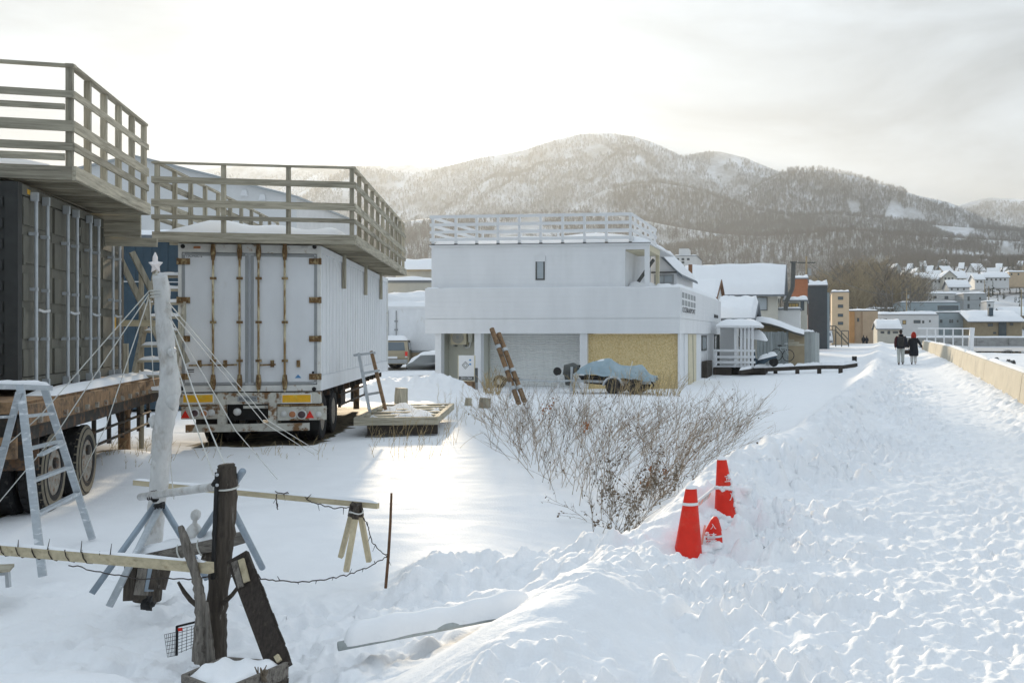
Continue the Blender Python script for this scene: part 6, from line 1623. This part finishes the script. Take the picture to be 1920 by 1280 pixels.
def wire_panel():
    Y = 7.05
    t = thing('wire_panel', 'small black framed wire mesh panel stuck in the snow behind the log', 'mesh panel', W(365, 1225, Y))
    for a, b in (((332, 1173), (331, 1228)), ((423, 1150), (419, 1192)), ((331, 1174), (424, 1151))): wpart('frame_bar', 'black', t, MB().beam(W(*a, Y), W(*b, Y), .014, .014, (0, 1, 0)))
    mb = MB()
    for i in range(11): k = i / 10; mb.cyl(W(333 + 88 * k, 1180 - 22 * k, Y), W(332 + 87 * k, 1226 - 34 * k, Y), .0022, n=3)
    for j in range(8): k = j / 7; mb.cyl(W(332, 1180 + 44 * k, Y), W(421, 1158 + 32 * k, Y), .0022, n=3)
    for i in range(7): k = i / 6; mb.cyl(W(330 - 22 * k, 1183 + 6 * k, Y - .1 * k), W(330 - 16 * k, 1228 + 3 * k, Y - .1 * k), .0022, n=3)
    for j in range(7): k = j / 6; mb.cyl(W(330, 1184 + 44 * k, Y), W(308 + 6 * k, 1189 + 42 * k, Y - .1), .0022, n=3)
    wpart('mesh', 'frame_dark', t, mb)
    wpart('red_tag', 'conered', t, MB().beam(W(334, 1180, Y - .012), W(342, 1178.5, Y - .012), .004, .022))
wire_panel()
def planter():
    Lc, Bc, Rc, Fc = W(343, 1264, 6.05), W(421, 1231, 6.65), W(538, 1240, 6.45), W(415, 1292, 5.75)
    t = thing('wooden_tray', 'snow-filled dark wooden tray at the bottom edge beside the leaning plank', 'tray', W(440, 1290, 6.1))
    h = .20
    for a, b in ((Lc, Bc), (Bc, Rc), (Rc, Fc), (Fc, Lc)):
        for k in range(2):
            dz = Vector((0, 0, -.05 - k * .105)); wpart('side_board', 'bark_x' if k else 'drift_x', t, MB().beam(a + dz, b + dz, .022, .10))
    dn = Vector((0, 0, -.045))
    wpart('snow_fill', 'roofsnow', t, MB().snow(Lc + dn, Fc + dn, Rc + dn, Bc + dn, .075, 14, 14, .5, .3, 4), True)
    mb = MB(); rd = random.Random(8); c = W(492, 1262, 6.15)
    for i in range(16): mb.tube([c + Vector((rd.uniform(-.03, .03), 0, -.05)), c + Vector((rd.uniform(-.05, .05), rd.uniform(-.04, .04), rd.uniform(-.01, .05)))], [.007, .003], 4)
    wpart('dead_sprig', 'twigdark', t, mb)
planter()
o = blob(MB(), (0, 0, 0), (.05, .045, .055), 77, 8, 6, .4).build('stone', 'black', None); o.location = W(278, 1131, 8.0); tag(o, 'small black lump poking from the snow below the ice-white pole', 'stone')
def step_ladder():
    t = thing('step_ladder', 'frosted aluminium step ladder standing open at the far left', 'ladder', W(90, 1060, 9.6))
    tl, bl = W(38, 722, 9.55), W(80, 1080, 9.1); tr, br = W(82, 724, 10.2), W(173, 1010, 10.75)
    wpart('front_leg', 'alu', t, MB().beam(tl, bl, .065, .032, (.3, -1, 0))); wpart('front_leg', 'alu', t, MB().beam(tr, br, .065, .032, (.3, -1, 0)))
    for k in (.17, .345, .515, .69):
        wpart('rung', 'alu', t, MB().beam(tl.lerp(bl, k), tr.lerp(br, k), .055, .028))
    wpart('brace', 'alu', t, MB().beam(W(75, 853, 9.5), W(119, 831, 10.2), .05, .02))
    rl0, rl1 = W(36, 735, 9.5), W(-45, 1040, 9.5); rr0, rr1 = W(-20, 730, 9.1), W(-110, 1090, 8.9)
    wpart('rear_leg', 'alu', t, MB().beam(rl0, rl1, .055, .03, (.3, -1, 0))); wpart('rear_leg', 'alu', t, MB().beam(rr0, rr1, .055, .03, (.3, -1, 0)))
    for k in (.15, .34, .55): wpart('rung', 'alu', t, MB().beam(rl0.lerp(rl1, k), rr0.lerp(rr1, k), .045, .025))
    a, b = W(-10, 724, 9.6), W(90, 727, 10.1)
    wpart('top_cap', 'alu', t, MB().beam(a, b, .14, .05)); o = Vector((0, .06, .026)); u = Vector((0, -.06, .026))
    wpart('snow_cap', 'roofsnow', t, MB().snow(a + u, b + u, b + o, a + o, .035, 14, 5, .4, .2), True)
step_ladder()
def bench_corner():
    t = thing('low_table', 'corner of a low frosted table at the left edge', 'table', W(0, 1090, 8.5))
    wpart('top_board', 'wood_x', t, MB().prism([W(-70, 1060, 8.4), W(27, 1056, 8.7), W(18, 1066, 8.4), W(-70, 1075, 8.1)], (0, 0, -.025)))
    for px, yy in ((14, 8.45), (-50, 8.4)): wpart('leg', 'galv', t, MB().beam(W(px, 1067, yy), W(px + 2, 1100, yy), .03, .03, (0, 1, 0)))
    wpart('rail', 'galv', t, MB().beam(W(-60, 1080, 8.4), W(15, 1074, 8.45), .03, .025))
bench_corner()

# ------------------------------------------------------------------ cones
def cone(name, label, px_top, py_top, px_b, py_b, Y, wtop, wbot, bands, snow_chunk=False):
    s = Y / F
    b = W(px_b, py_b, Y); tp = W(px_top, py_top, Y)
    t = thing(name, label, 'cone', b, 0, 'red traffic cones in the snow bank')
    ax = tp - b; h = ax.length
    def P_(r_, k, an): return b + ax * k + Vector((r_ * math.cos(an), r_ * math.sin(an), 0))
    r0, r1 = wbot * s / 2, wtop * s / 2
    n = 28; rows = []
    for k in (-.18, 0, .25, .5, .75, .94, .985, 1.0):
        r_ = r0 + (r1 - r0) * min(k, .95) / .95; r_ *= (1 if k < .95 else (.85 if k < .99 else .55)); rows.append([P_(r_, k, 6.2832 * j / n) for j in range(n)])
    mb = MB().grid(rows, True); mb.f.append(tuple(len(mb.v) - n + j for j in range(n)))
    wpart('shell', 'conered', t, mb, True)
    for k in bands:
        rr = [r0 + (r1 - r0) * q / .95 + .004 for q in (k - .022, k + .022)]
        wpart('band', 'white', t, MB().grid([[P_(rr[0], k - .022, 6.2832 * j / n) for j in range(n)], [P_(rr[1], k + .022, 6.2832 * j / n) for j in range(n)]], True))
    rows = [[P_(r1 * q, k, 6.2832 * j / n) for j in range(n)] for q, k in ((1.02, .965), (.8, 1.004), (.3, 1.02), (.01, 1.022))]
    wpart('snow_cap', 'roofsnow', t, MB().grid(rows, True), True)
    return t, P_, r0, r1
t1, P1, a0, a1 = cone('traffic_cone', 'nearer red traffic cone sunk in the snow bank', 1296, 911, 1290, 1032, 9.3, 22, 52, (.735,))
t2, P2, b0, b1 = cone('traffic_cone', 'farther red traffic cone with snow clinging to its side', 1353, 857, 1361, 970, 10.2, 19, 44, (.52,))
rd = random.Random(3)
for i in range(9):
    k = .05 + .09 * i + rd.uniform(-.02, .02); an = rd.uniform(-.75, -.1) if i % 2 else rd.uniform(-.5, .15)
    r_ = b0 + (b1 - b0) * k / .95
    wpart('clinging_snow', 'roofsnow', t2, blob(MB(), P2(r_ + .002, k, an), (.022, .022, .03), i, 8, 5, .4), True)
for i in range(8): wpart('clinging_snow', 'roofsnow', t2, blob(MB(), P2(b0 + (b1 - b0) * .52 / .95 + .006, .5 + rd.uniform(-.02, .03), -2.6 + i * .3), (.026, .02, .018), 30 + i, 8, 5, .4), True)
text_mesh('cone_lettering', '立', .085, 'white', t2, P2(b0 * .62 + .012, .66, -1.0) - t2.location, (R(80), 0, R(28)), .0015)
text_mesh('cone_lettering', '入', .085, 'white', t2, P2(b0 * .78 + .010, .36, -.75) - t2.location, (R(80), 0, R(42)), .0015)
def fallen_cone():
    Y = 9.55
    b = W(1333, 1028, Y); t = thing('traffic_cone', 'third red cone buried to its lettered tip between the other two', 'cone', b, 0, 'red traffic cones in the snow bank')
    tp = W(1341, 968, Y); ax = tp - b; n = 24
    rows = [[b + ax * k + Vector((r_ * math.cos(6.2832 * j / n), r_ * math.sin(6.2832 * j / n), 0)) for j in range(n)] for k, r_ in ((-.5, .21), (0, .155), (.5, .09), (.9, .04), (1.0, .018))]
    mb = MB().grid(rows, True); mb.f.append(tuple(len(mb.v) - n + j for j in range(n))); wpart('shell', 'conered', t, mb, True)
    wpart('band', 'white', t, MB().grid([[b + ax * k + Vector((r_ * math.cos(6.2832 * j / n), r_ * math.sin(6.2832 * j / n), 0)) for j in range(n)] for k, r_ in ((.40, .107), (.46, .100))], True))
    text_mesh('cone_lettering', '禁', .115, 'white', t, (.0, -.128, .115), (R(66), 0, 0), .002); text_mesh('cone_lettering', '入', .06, 'white', t, (.02, -.083, .225), (R(68), 0, R(4)), .002)
    p = thing('red_plate', 'corner of a red rubber plate sticking out of the snow beside the cones', 'plate', W(1362, 1020, 9.5)); 
    wpart('plate', 'conered', p, MB().prism([W(1350, 1026, 9.45), W(1370, 1010, 9.6), W(1360, 1001, 9.75), W(1352, 1010, 9.7)], (.0, .03, -.05)))
    q = thing('red_stake', 'thin faded red stake in the snow beside the nearer cone', 'stake', W(1315, 1025, 9.4)); wpart('stick', 'coneedge', q, MB().beam(W(1314, 1028, 9.4), W(1322, 984, 9.45), .02, .012, (0, 1, 0)))
fallen_cone()
def cone_bar():
    a, b = P1(a1, .735, .4), P2(b0 * .75, .50, math.pi - .2)
    t = thing('cone_bar', 'striped bar with hanging frost strung between the two red cones', 'bar', a)
    wpart('bar', 'white', t, MB().cyl(a, b, .014, n=10))
    for k in np.linspace(.1, .75, 9):
        c = a.lerp(b, k); wpart('frost_fringe', 'coneedge' if int(k * 20) % 3 == 0 else 'ice', t, MB().tube([c, c + Vector((-.006, 0, -.035)), c + Vector((-.022, 0, -.075))], [.008, .007, .003], 5))
cone_bar()
# clods of snow heaped round the cones
mb = MB()
for i in range(46):
    px, py = rd.choice(((rd.uniform(1225, 1330), rd.uniform(1036, 1062)), (rd.uniform(1340, 1400), rd.uniform(970, 1000)), (rd.uniform(1300, 1345), rd.uniform(1030, 1046))))
    Y = on_ground(px, py, 9.5); k = rd.uniform(.03, .085); c = W(px, py, Y); blob(mb, (c.x, c.y, G(c.x, c.y) - k * .3), (k * 1.3, k * 1.2, k * .8), 200 + i, 10, 7, .22)
tag(mb.build('snow_clods', 'snow', None, True), 'loose clods of snow heaped around the red cones', 'snow', kind='stuff')

# ------------------------------------------------------------------ dead weeds
def stem(mb, x, y, h, lean, rd, r=.006, twigs=4, leaf=None, lf=0, fork=0):
    """a weed stalk, bent, forking, with twigs and a few shrivelled leaves"""
    def grow(p, d, h, r, k, twigs, fork):
        pts = [p]; bend = Vector((rd.gauss(.02, .10), rd.gauss(0, .10), rd.uniform(-.10, .03)))
        for i in range(k): d = (d + bend * .6 + Vector((rd.gauss(0, .07), rd.gauss(0, .07), 0))).normalized(); pts.append(pts[-1] + d * h / k)
        mb.tube(pts, [r * (1 - .7 * i / k) for i in range(k + 1)], 3, False)
        for _ in range(fork):
            i = rd.randint(1, k - 2); grow(pts[i], (d + Vector((rd.gauss(0, .45), rd.gauss(0, .45), rd.uniform(-.1, .2)))).normalized(), h * rd.uniform(.4, .7), r * .7, max(3, k - 2), max(2, twigs // 2), 0)
        for _ in range(twigs):
            i = rd.randint(k // 3, k - 1); q = pts[i].lerp(pts[i + 1], rd.random()); dd = (pts[i + 1] - pts[i]).normalized() + Vector((rd.uniform(-.9, .9), rd.uniform(-.9, .9), rd.uniform(-.2, .4)))
            e = q + dd.normalized() * h * rd.uniform(.08, .22); e2 = e + (dd + Vector((rd.gauss(0, .4), 0, .5))).normalized() * h * .08; mb.tube([q, e, e2], [r * .5, r * .35, r * .2], 3, False)
            if leaf is not None and rd.random() < lf:
                a = Vector((rd.uniform(-1, 1), rd.uniform(-1, 1), rd.uniform(-1, .3))).normalized() * rd.uniform(.02, .05); b_ = a.cross(Vector((rd.uniform(-1, 1), .3, .2))).normalized() * a.length * .4
                leaf.add([e, e + a * .5 + b_, e + a, e + a * .5 - b_], [(0, 1, 2, 3)])
    grow(Vector((x, y, G(x, y) - .05)), Vector((lean[0], lean[1], 1)).normalized(), h, r, 6, twigs, fork)
wd, wd2, lv, lr = MB(), MB(), MB(), MB()
rd = random.Random(17)
n = 0
while n < 430:
    Y = rd.uniform(11.2, 23)
    lo = np.interp(Y, [11.2, 13, 15, 18, 23], [1118, 1070, 985, 915, 925]); hi = np.interp(Y, [11.2, 13, 15, 18, 23], [1180, 1255, 1310, 1375, 1405])
    if rd.random() > (hi - lo) / 460: continue
    px = rd.uniform(lo, hi); n += 1
    x = Xat(px, Y); k = (px - lo) / (hi - lo + 1)
    lean = (rd.gauss(-.10 + .65 * k, .36), rd.gauss(0, .3))
    low = Y < 13.2 and rd.random() < .75
    stem(wd2 if low else (wd if rd.random() < .7 else wd2), x, Y, rd.uniform(.35, .8) if low else rd.uniform(.5, 1.25), lean, rd, .0046 if not low else .004, 9 if low else 6, lv, .8 if low else .12, rd.randint(1, 3))
for i in range(50):                                                    # leafy low growth at the near corner
    Y = rd.uniform(11.0, 14.2); px = rd.uniform(np.interp(Y, [11, 14.2], [1125, 1090]), np.interp(Y, [11, 14.2], [1180, 1320]))
    stem(wd2, Xat(px, Y), Y, rd.uniform(.3, .75), (rd.gauss(.12, .3), rd.gauss(0, .3)), rd, .0042, 9, lv, .9, 1)
w1 = tag(wd.build('dry_weeds', 'twig', None), 'reddish brown dead weed stems leaning in the field before the white building', 'weeds', kind='stuff')
tag(wd2.build('dry_weeds', 'twigdark', None), 'dark dead weed stems at the near edge of the thicket by the cones', 'weeds', kind='stuff')
tag(lv.build('withered_leaves', 'leafdry', None), 'shrivelled dark leaves clinging to the dead weeds', 'leaves', kind='stuff')
for px, py, Y in ((1098, 800, 15), (1222, 880, 14), (1246, 885, 14), (1210, 905, 13.5), (1018, 770, 20), (1030, 762, 20)):
    for i in range(14):
        c = W(px + rd.gauss(0, 4), py + rd.gauss(0, 5), Y); a = Vector((rd.uniform(-1, 1), rd.uniform(-1, 1), rd.uniform(-1, 1))).normalized() * rd.uniform(.03, .06); b_ = a.cross(Vector((.2, 1, .3))).normalized() * a.length * .4
        lr.add([c, c + a * .5 + b_, c + a, c + a * .5 - b_], [(0, 1, 2, 3)])
tag(lr.build('withered_leaves', 'leafrust', None), 'few rust coloured leaves caught high in the dead weeds', 'leaves', kind='stuff')
sg = MB()
for i in range(230):
    c_ = rd.random()
    if c_ < .35: px, py = rd.uniform(690, 860), rd.uniform(800, 860)
    elif c_ < .6: px, py = rd.uniform(820, 960), rd.uniform(745, 800)
    elif c_ < .8: px, py = rd.uniform(340, 640), rd.uniform(835, 862)
    else: px, py = rd.uniform(190, 330), rd.uniform(835, 880)
    Y = on_ground(px, py, 16); stem(sg, Xat(px, Y), Y, rd.uniform(.15, .75) * (.5 if px < 650 else 1), (rd.gauss(.1, .2), rd.gauss(0, .2)), rd, .0045, 3)
tag(sg.build('dry_grass', 'straw', None), 'thin straw stalks sticking through the snow round platform and trailers', 'grass', kind='stuff')
hs_ = MB()
for i in range(150):
    px = rd.choice((rd.uniform(1070, 1275), rd.uniform(905, 935), rd.uniform(1180, 1275))); Y = rd.uniform(34.2, 36); stem(hs_, Xat(px, Y), Y, rd.uniform(.3, 1.0), (rd.gauss(.05, .2), 0), rd, .012, 4)
tag(hs_.build('dry_grass', 'straw', None), 'tall dead grass along the foot of the chipboard wall', 'grass', kind='stuff')

# ------------------------------------------------------------------ people
def skin_body(name, parent, joints, edges, m, root=0, sub=2):
    me = bpy.data.meshes.new(name); me.from_pydata([j[0] for j in joints], edges, [])
    o = bpy.data.objects.new(name, me); COL.objects.link(o); o.parent = parent
    sk = o.modifiers.new('skin', 'SKIN'); sk.use_smooth_shade = True
    for i, j in enumerate(joints):
        r_ = j[1]; me.skin_vertices[0].data[i].radius = (r_, r_) if not isinstance(r_, tuple) else r_
        me.skin_vertices[0].data[i].use_root = (i == root)
    s = o.modifiers.new('sub', 'SUBSURF'); s.levels = 1; s.render_levels = sub
    me.materials.append(MATS[m] if isinstance(m, str) else m)
    return o
def loft(name, parent, secs, m, n=16, close_top=True):
    """rings (cx, cy, z, rx, ry)"""
    rows = [[(cx + rx * math.cos(6.2832 * j / n), cy + ry * math.sin(6.2832 * j / n), z) for j in range(n)] for cx, cy, z, rx, ry in secs]
    mb = MB().grid(rows, True)
    if close_top: mb.f.append(tuple(len(mb.v) - n + j for j in range(n)))
    return mb.build(name, m, parent, True)
def hand(parent, c, s, m='skin'):
    """palm with five bent fingers hanging down"""
    mb = MB().ball(c, (.022, .042, .05), 8, 6)
    for i, (dy, ln) in enumerate(((-.032, .07), (-.011, .082), (.011, .078), (.031, .062))):
        p = Vector(c) + Vector((0, dy, -.035)); mb.tube([p, p + Vector((.006 * s, 0, -ln * .5)), p + Vector((-.012 * s, 0, -ln))], [.010, .009, .007], 6)
    p = Vector(c) + Vector((0, -.038, .0)); mb.tube([p, p + Vector((-.006 * s, -.022, -.025)), p + Vector((-.012 * s, -.026, -.05))], [.012, .010, .008], 6)
    return mb.build('hand', m, parent, True)
def walker_man():
    p = W(1689, 683, 51.0); z = G(p.x, p.y)
    t = thing('person', 'walker in dark jacket with black rucksack and light trousers', 'person', (p.x, p.y, z), R(-10))
    J = [((0, 0, .92), (.15, .11)), ((0, .0, 1.12), (.15, .11)), ((0, -.01, 1.36), (.17, .12)), ((0, .0, 1.50), .06), ((0, .02, 1.60), (.075, .09)), ((0, .02, 1.70), (.07, .085)),
         ((-.10, 0, .88), .09), ((-.10, .03, .48), .062), ((-.10, -.08, .10), .045), ((-.10, .06, .045), .04),
         ((.10, 0, .88), .09), ((.10, .10, .50), .062), ((.10, .10, .11), .045), ((.10, .24, .045), .04),
         ((-.20, 0, 1.43), .06), ((-.26, -.04, 1.14), .045), ((-.27, .04, .90), .033), ((.20, 0, 1.43), .06), ((.26, -.02, 1.14), .045), ((.24, .10, .92), .033)]
    E = [(0, 1), (1, 2), (2, 3), (3, 4), (4, 5), (0, 6), (6, 7), (7, 8), (8, 9), (0, 10), (10, 11), (11, 12), (12, 13), (2, 14), (14, 15), (15, 16), (2, 17), (17, 18), (18, 19)]
    skin_body('body', t, J, E, 'skin')
    loft('jacket', t, [(0, 0, .83, .20, .15), (0, 0, .86, .215, .165), (0, 0, 1.05, .22, .165), (0, -.005, 1.28, .24, .17), (0, 0, 1.40, .225, .15), (0, 0, 1.48, .14, .11), (0, .01, 1.54, .09, .09)], 'jacket')
    for s, dy, m in ((-1, .0, 'jacketred'), (1, .05, 'jacket')):
        MB().tube([(s * .17, 0, 1.43), (s * .235, -.02, 1.30), (s * .27, -.03, 1.12), (s * .27, .03 + dy, .96), (s * .265, .05 + dy, .89)], [.085, .088, .075, .062, .052], 12).build('sleeve', m, t, True)
        hand(t, (s * .262, .055 + dy, .85), s)
    for s, kn, an in ((-1, (.03, .50), (-.08, .10)), (1, (.10, .50), (.11, .10))):
        MB().tube([(s * .095, 0, .90), (s * .10, kn[0] * .6, .70), (s * .10, kn[0], kn[1]), (s * .10, (kn[0] + an[0]) / 2, .3), (s * .10, an[0], an[1])], [.115, .105, .088, .078, .078], 12).build('trouser_leg', 'trousers', t, True)
        MB().ball((s * .10, an[0] + .06, .045), (.05, .135, .05), 10, 6).build('shoe', 'black', t, True)
    MB().ball((0, .01, 1.71), (.093, .108, .085), 14, 9).build('hair', 'hairdark', t, True); MB().ball((0, -.06, 1.66), (.078, .05, .07), 12, 7).build('hair', 'hairdark', t, True)
    MB().tube([(-.10, -.05, 1.50), (0, -.11, 1.515), (.10, -.05, 1.50)], [.05, .07, .05], 10).build('hood', 'jacket', t, True)
    bp = loft('rucksack', t, [(0, -.21, .95, .10, .07), (0, -.22, .98, .145, .095), (0, -.23, 1.20, .15, .105), (0, -.215, 1.38, .135, .09), (0, -.20, 1.44, .08, .05)], 'black'); bp.data.polygons.foreach_set('use_smooth', [True] * len(bp.data.polygons))
    MB().tube([(-.10, -.18, 1.42), (-.11, -.05, 1.50), (-.12, .12, 1.42)], .022, 6).build('strap', 'black', t); MB().tube([(.10, -.18, 1.42), (.11, -.05, 1.50), (.12, .12, 1.42)], .022, 6).build('strap', 'black', t)
def walker_woman():
    p = W(1713, 682, 51.3); z = G(p.x, p.y)
    t = thing('person', 'walker with red hair in a long dark coat and white trousers', 'person', (p.x, p.y, z), R(-12))
    J = [((0, 0, .86), (.14, .11)), ((0, 0, 1.06), (.13, .10)), ((0, 0, 1.28), (.14, .10)), ((0, .0, 1.41), .05), ((0, .02, 1.50), (.07, .085)), ((0, .02, 1.59), (.065, .08)),
         ((-.09, 0, .82), .085), ((-.09, .08, .46), .055), ((-.09, .07, .10), .04), ((-.09, .20, .04), .036), ((.09, 0, .82), .085), ((.09, .02, .46), .055), ((.09, -.10, .11), .04), ((.09, .03, .045), .036),
         ((-.17, 0, 1.34), .05), ((-.24, .0, 1.08), .04), ((-.27, .04, .86), .03), ((.17, 0, 1.34), .05), ((.30, -.04, 1.10), .04), ((.42, -.02, .90), .03)]
    E = [(0, 1), (1, 2), (2, 3), (3, 4), (4, 5), (0, 6), (6, 7), (7, 8), (8, 9), (0, 10), (10, 11), (11, 12), (12, 13), (2, 14), (14, 15), (15, 16), (2, 17), (17, 18), (18, 19)]
    skin_body('body', t, J, E, 'skin')
    loft('coat', t, [(.01, 0, .44, .215, .18), (.01, 0, .47, .235, .20), (.01, 0, .70, .235, .19), (0, 0, .95, .205, .165), (0, 0, 1.15, .20, .155), (0, 0, 1.30, .195, .14), (0, 0, 1.38, .13, .10), (0, 0, 1.44, .08, .08)], 'coat')
    MB().tube([(-.14, 0, 1.33), (-.22, 0, 1.18), (-.255, .01, 1.04), (-.275, .04, .87)], [.078, .075, .066, .052], 12).build('sleeve', 'coat', t, True); hand(t, (-.278, .045, .82), -1)
    MB().tube([(.14, 0, 1.33), (.235, -.02, 1.20), (.31, -.04, 1.08), (.42, -.02, .90)], [.078, .075, .066, .052], 12).build('sleeve', 'coat', t, True); hand(t, (.435, -.02, .865), 1)
    for s, kn, an in ((-1, .08, .07), (1, .02, -.10)):
        MB().tube([(s * .09, 0, .80), (s * .09, kn, .46), (s * .09, (kn + an) / 2, .27), (s * .09, an, .12)], [.105, .085, .075, .07], 12).build('trouser_leg', 'whitetrousers', t, True)
        MB().ball((s * .09, an + .05, .05), (.046, .125, .05), 10, 6).build('shoe', 'whitetrousers' if s > 0 else 'black', t, True)
    loft('hair', t, [(0, -.02, 1.36, .10, .07), (0, -.03, 1.42, .135, .105), (0, -.01, 1.50, .135, .12), (0, .01, 1.58, .12, .125), (0, .015, 1.65, .085, .10), (0, .015, 1.685, .03, .04)], 'redhair')
    b = thing('handbag', 'dark brown handbag hanging from the red-haired walker', 'bag', (p.x, p.y, z), R(-12))
    loft('bag_body', b, [(-.33, .02, .53, .12, .06), (-.33, .02, .55, .135, .07), (-.33, .02, .72, .125, .065), (-.32, .02, .75, .10, .04)], 'bag')
    MB().tube([(-.41, .02, .74), (-.34, .03, .85), (-.26, .03, .80), (-.24, .02, .73)], .012, 6).build('strap', 'bag', b)
walker_man(); walker_woman()
def far_person(px, py, Y, h, m, label, rz):
    p = W(px, py, Y); t = thing('person', label, 'person', (p.x, p.y, p.z), R(rz), 'distant pair on the lane'); k = h / 1.72
    J = [((0, 0, .9 * k), .13), ((0, 0, 1.36 * k), .16), ((0, 0, 1.48 * k), .06), ((0, .02, 1.62 * k), .10), ((-.1, 0, .86 * k), .09), ((-.1, .06, .45 * k), .065), ((-.1, .0, .06 * k), .05), ((.1, 0, .86 * k), .09), ((.1, -.03, .45 * k), .065), ((.1, -.12, .06 * k), .05), ((-.21, 0, 1.36 * k), .06), ((-.27, 0, 1.1 * k), .05), ((-.26, .05, .86 * k), .04), ((.21, 0, 1.36 * k), .06), ((.27, 0, 1.1 * k), .05), ((.26, .05, .86 * k), .04)]
    skin_body('body', t, J, [(0, 1), (1, 2), (2, 3), (0, 4), (4, 5), (5, 6), (0, 7), (7, 8), (8, 9), (1, 10), (10, 11), (11, 12), (1, 13), (13, 14), (14, 15)], m, 0, 1)
    loft('coat', t, [(0, 0, .55 * k, .2, .16), (0, 0, .9 * k, .21, .17), (0, 0, 1.3 * k, .22, .16), (0, 0, 1.48 * k, .1, .09)], m); MB().ball((0, 0, 1.64 * k), .105, 10, 7).build('hair', 'hairdark', t, True)
far_person(1619, 650, 150, 1.72, 'coat', 'left and taller of two distant dark figures on the lane', -10)
far_person(1625, 650, 151, 1.62, 'jacket', 'right and shorter of two distant dark figures on the lane', -5)
# ------------------------------------------------------------------ hazy winter air
hz = MB().box(-7000, 7000, -60, 4600, -12, 640).build('haze', 'white', None)
hm = bpy.data.materials.new('haze_air'); hm.use_nodes = True
ht = hm.node_tree; ht.nodes.clear()
ho = ht.nodes.new('ShaderNodeOutputMaterial'); hv = ht.nodes.new('ShaderNodeVolumePrincipled')
hv.inputs['Color'].default_value = (.89, .94, .99, 1); hv.inputs['Density'].default_value = 0.00013; hv.inputs['Anisotropy'].default_value = 0.5
ht.links.new(hv.outputs[0], ho.inputs['Volume'])
hz.data.materials.clear(); hz.data.materials.append(hm)
tag(hz, 'pale winter haze in the air over town and mountain', 'haze', kind='stuff')
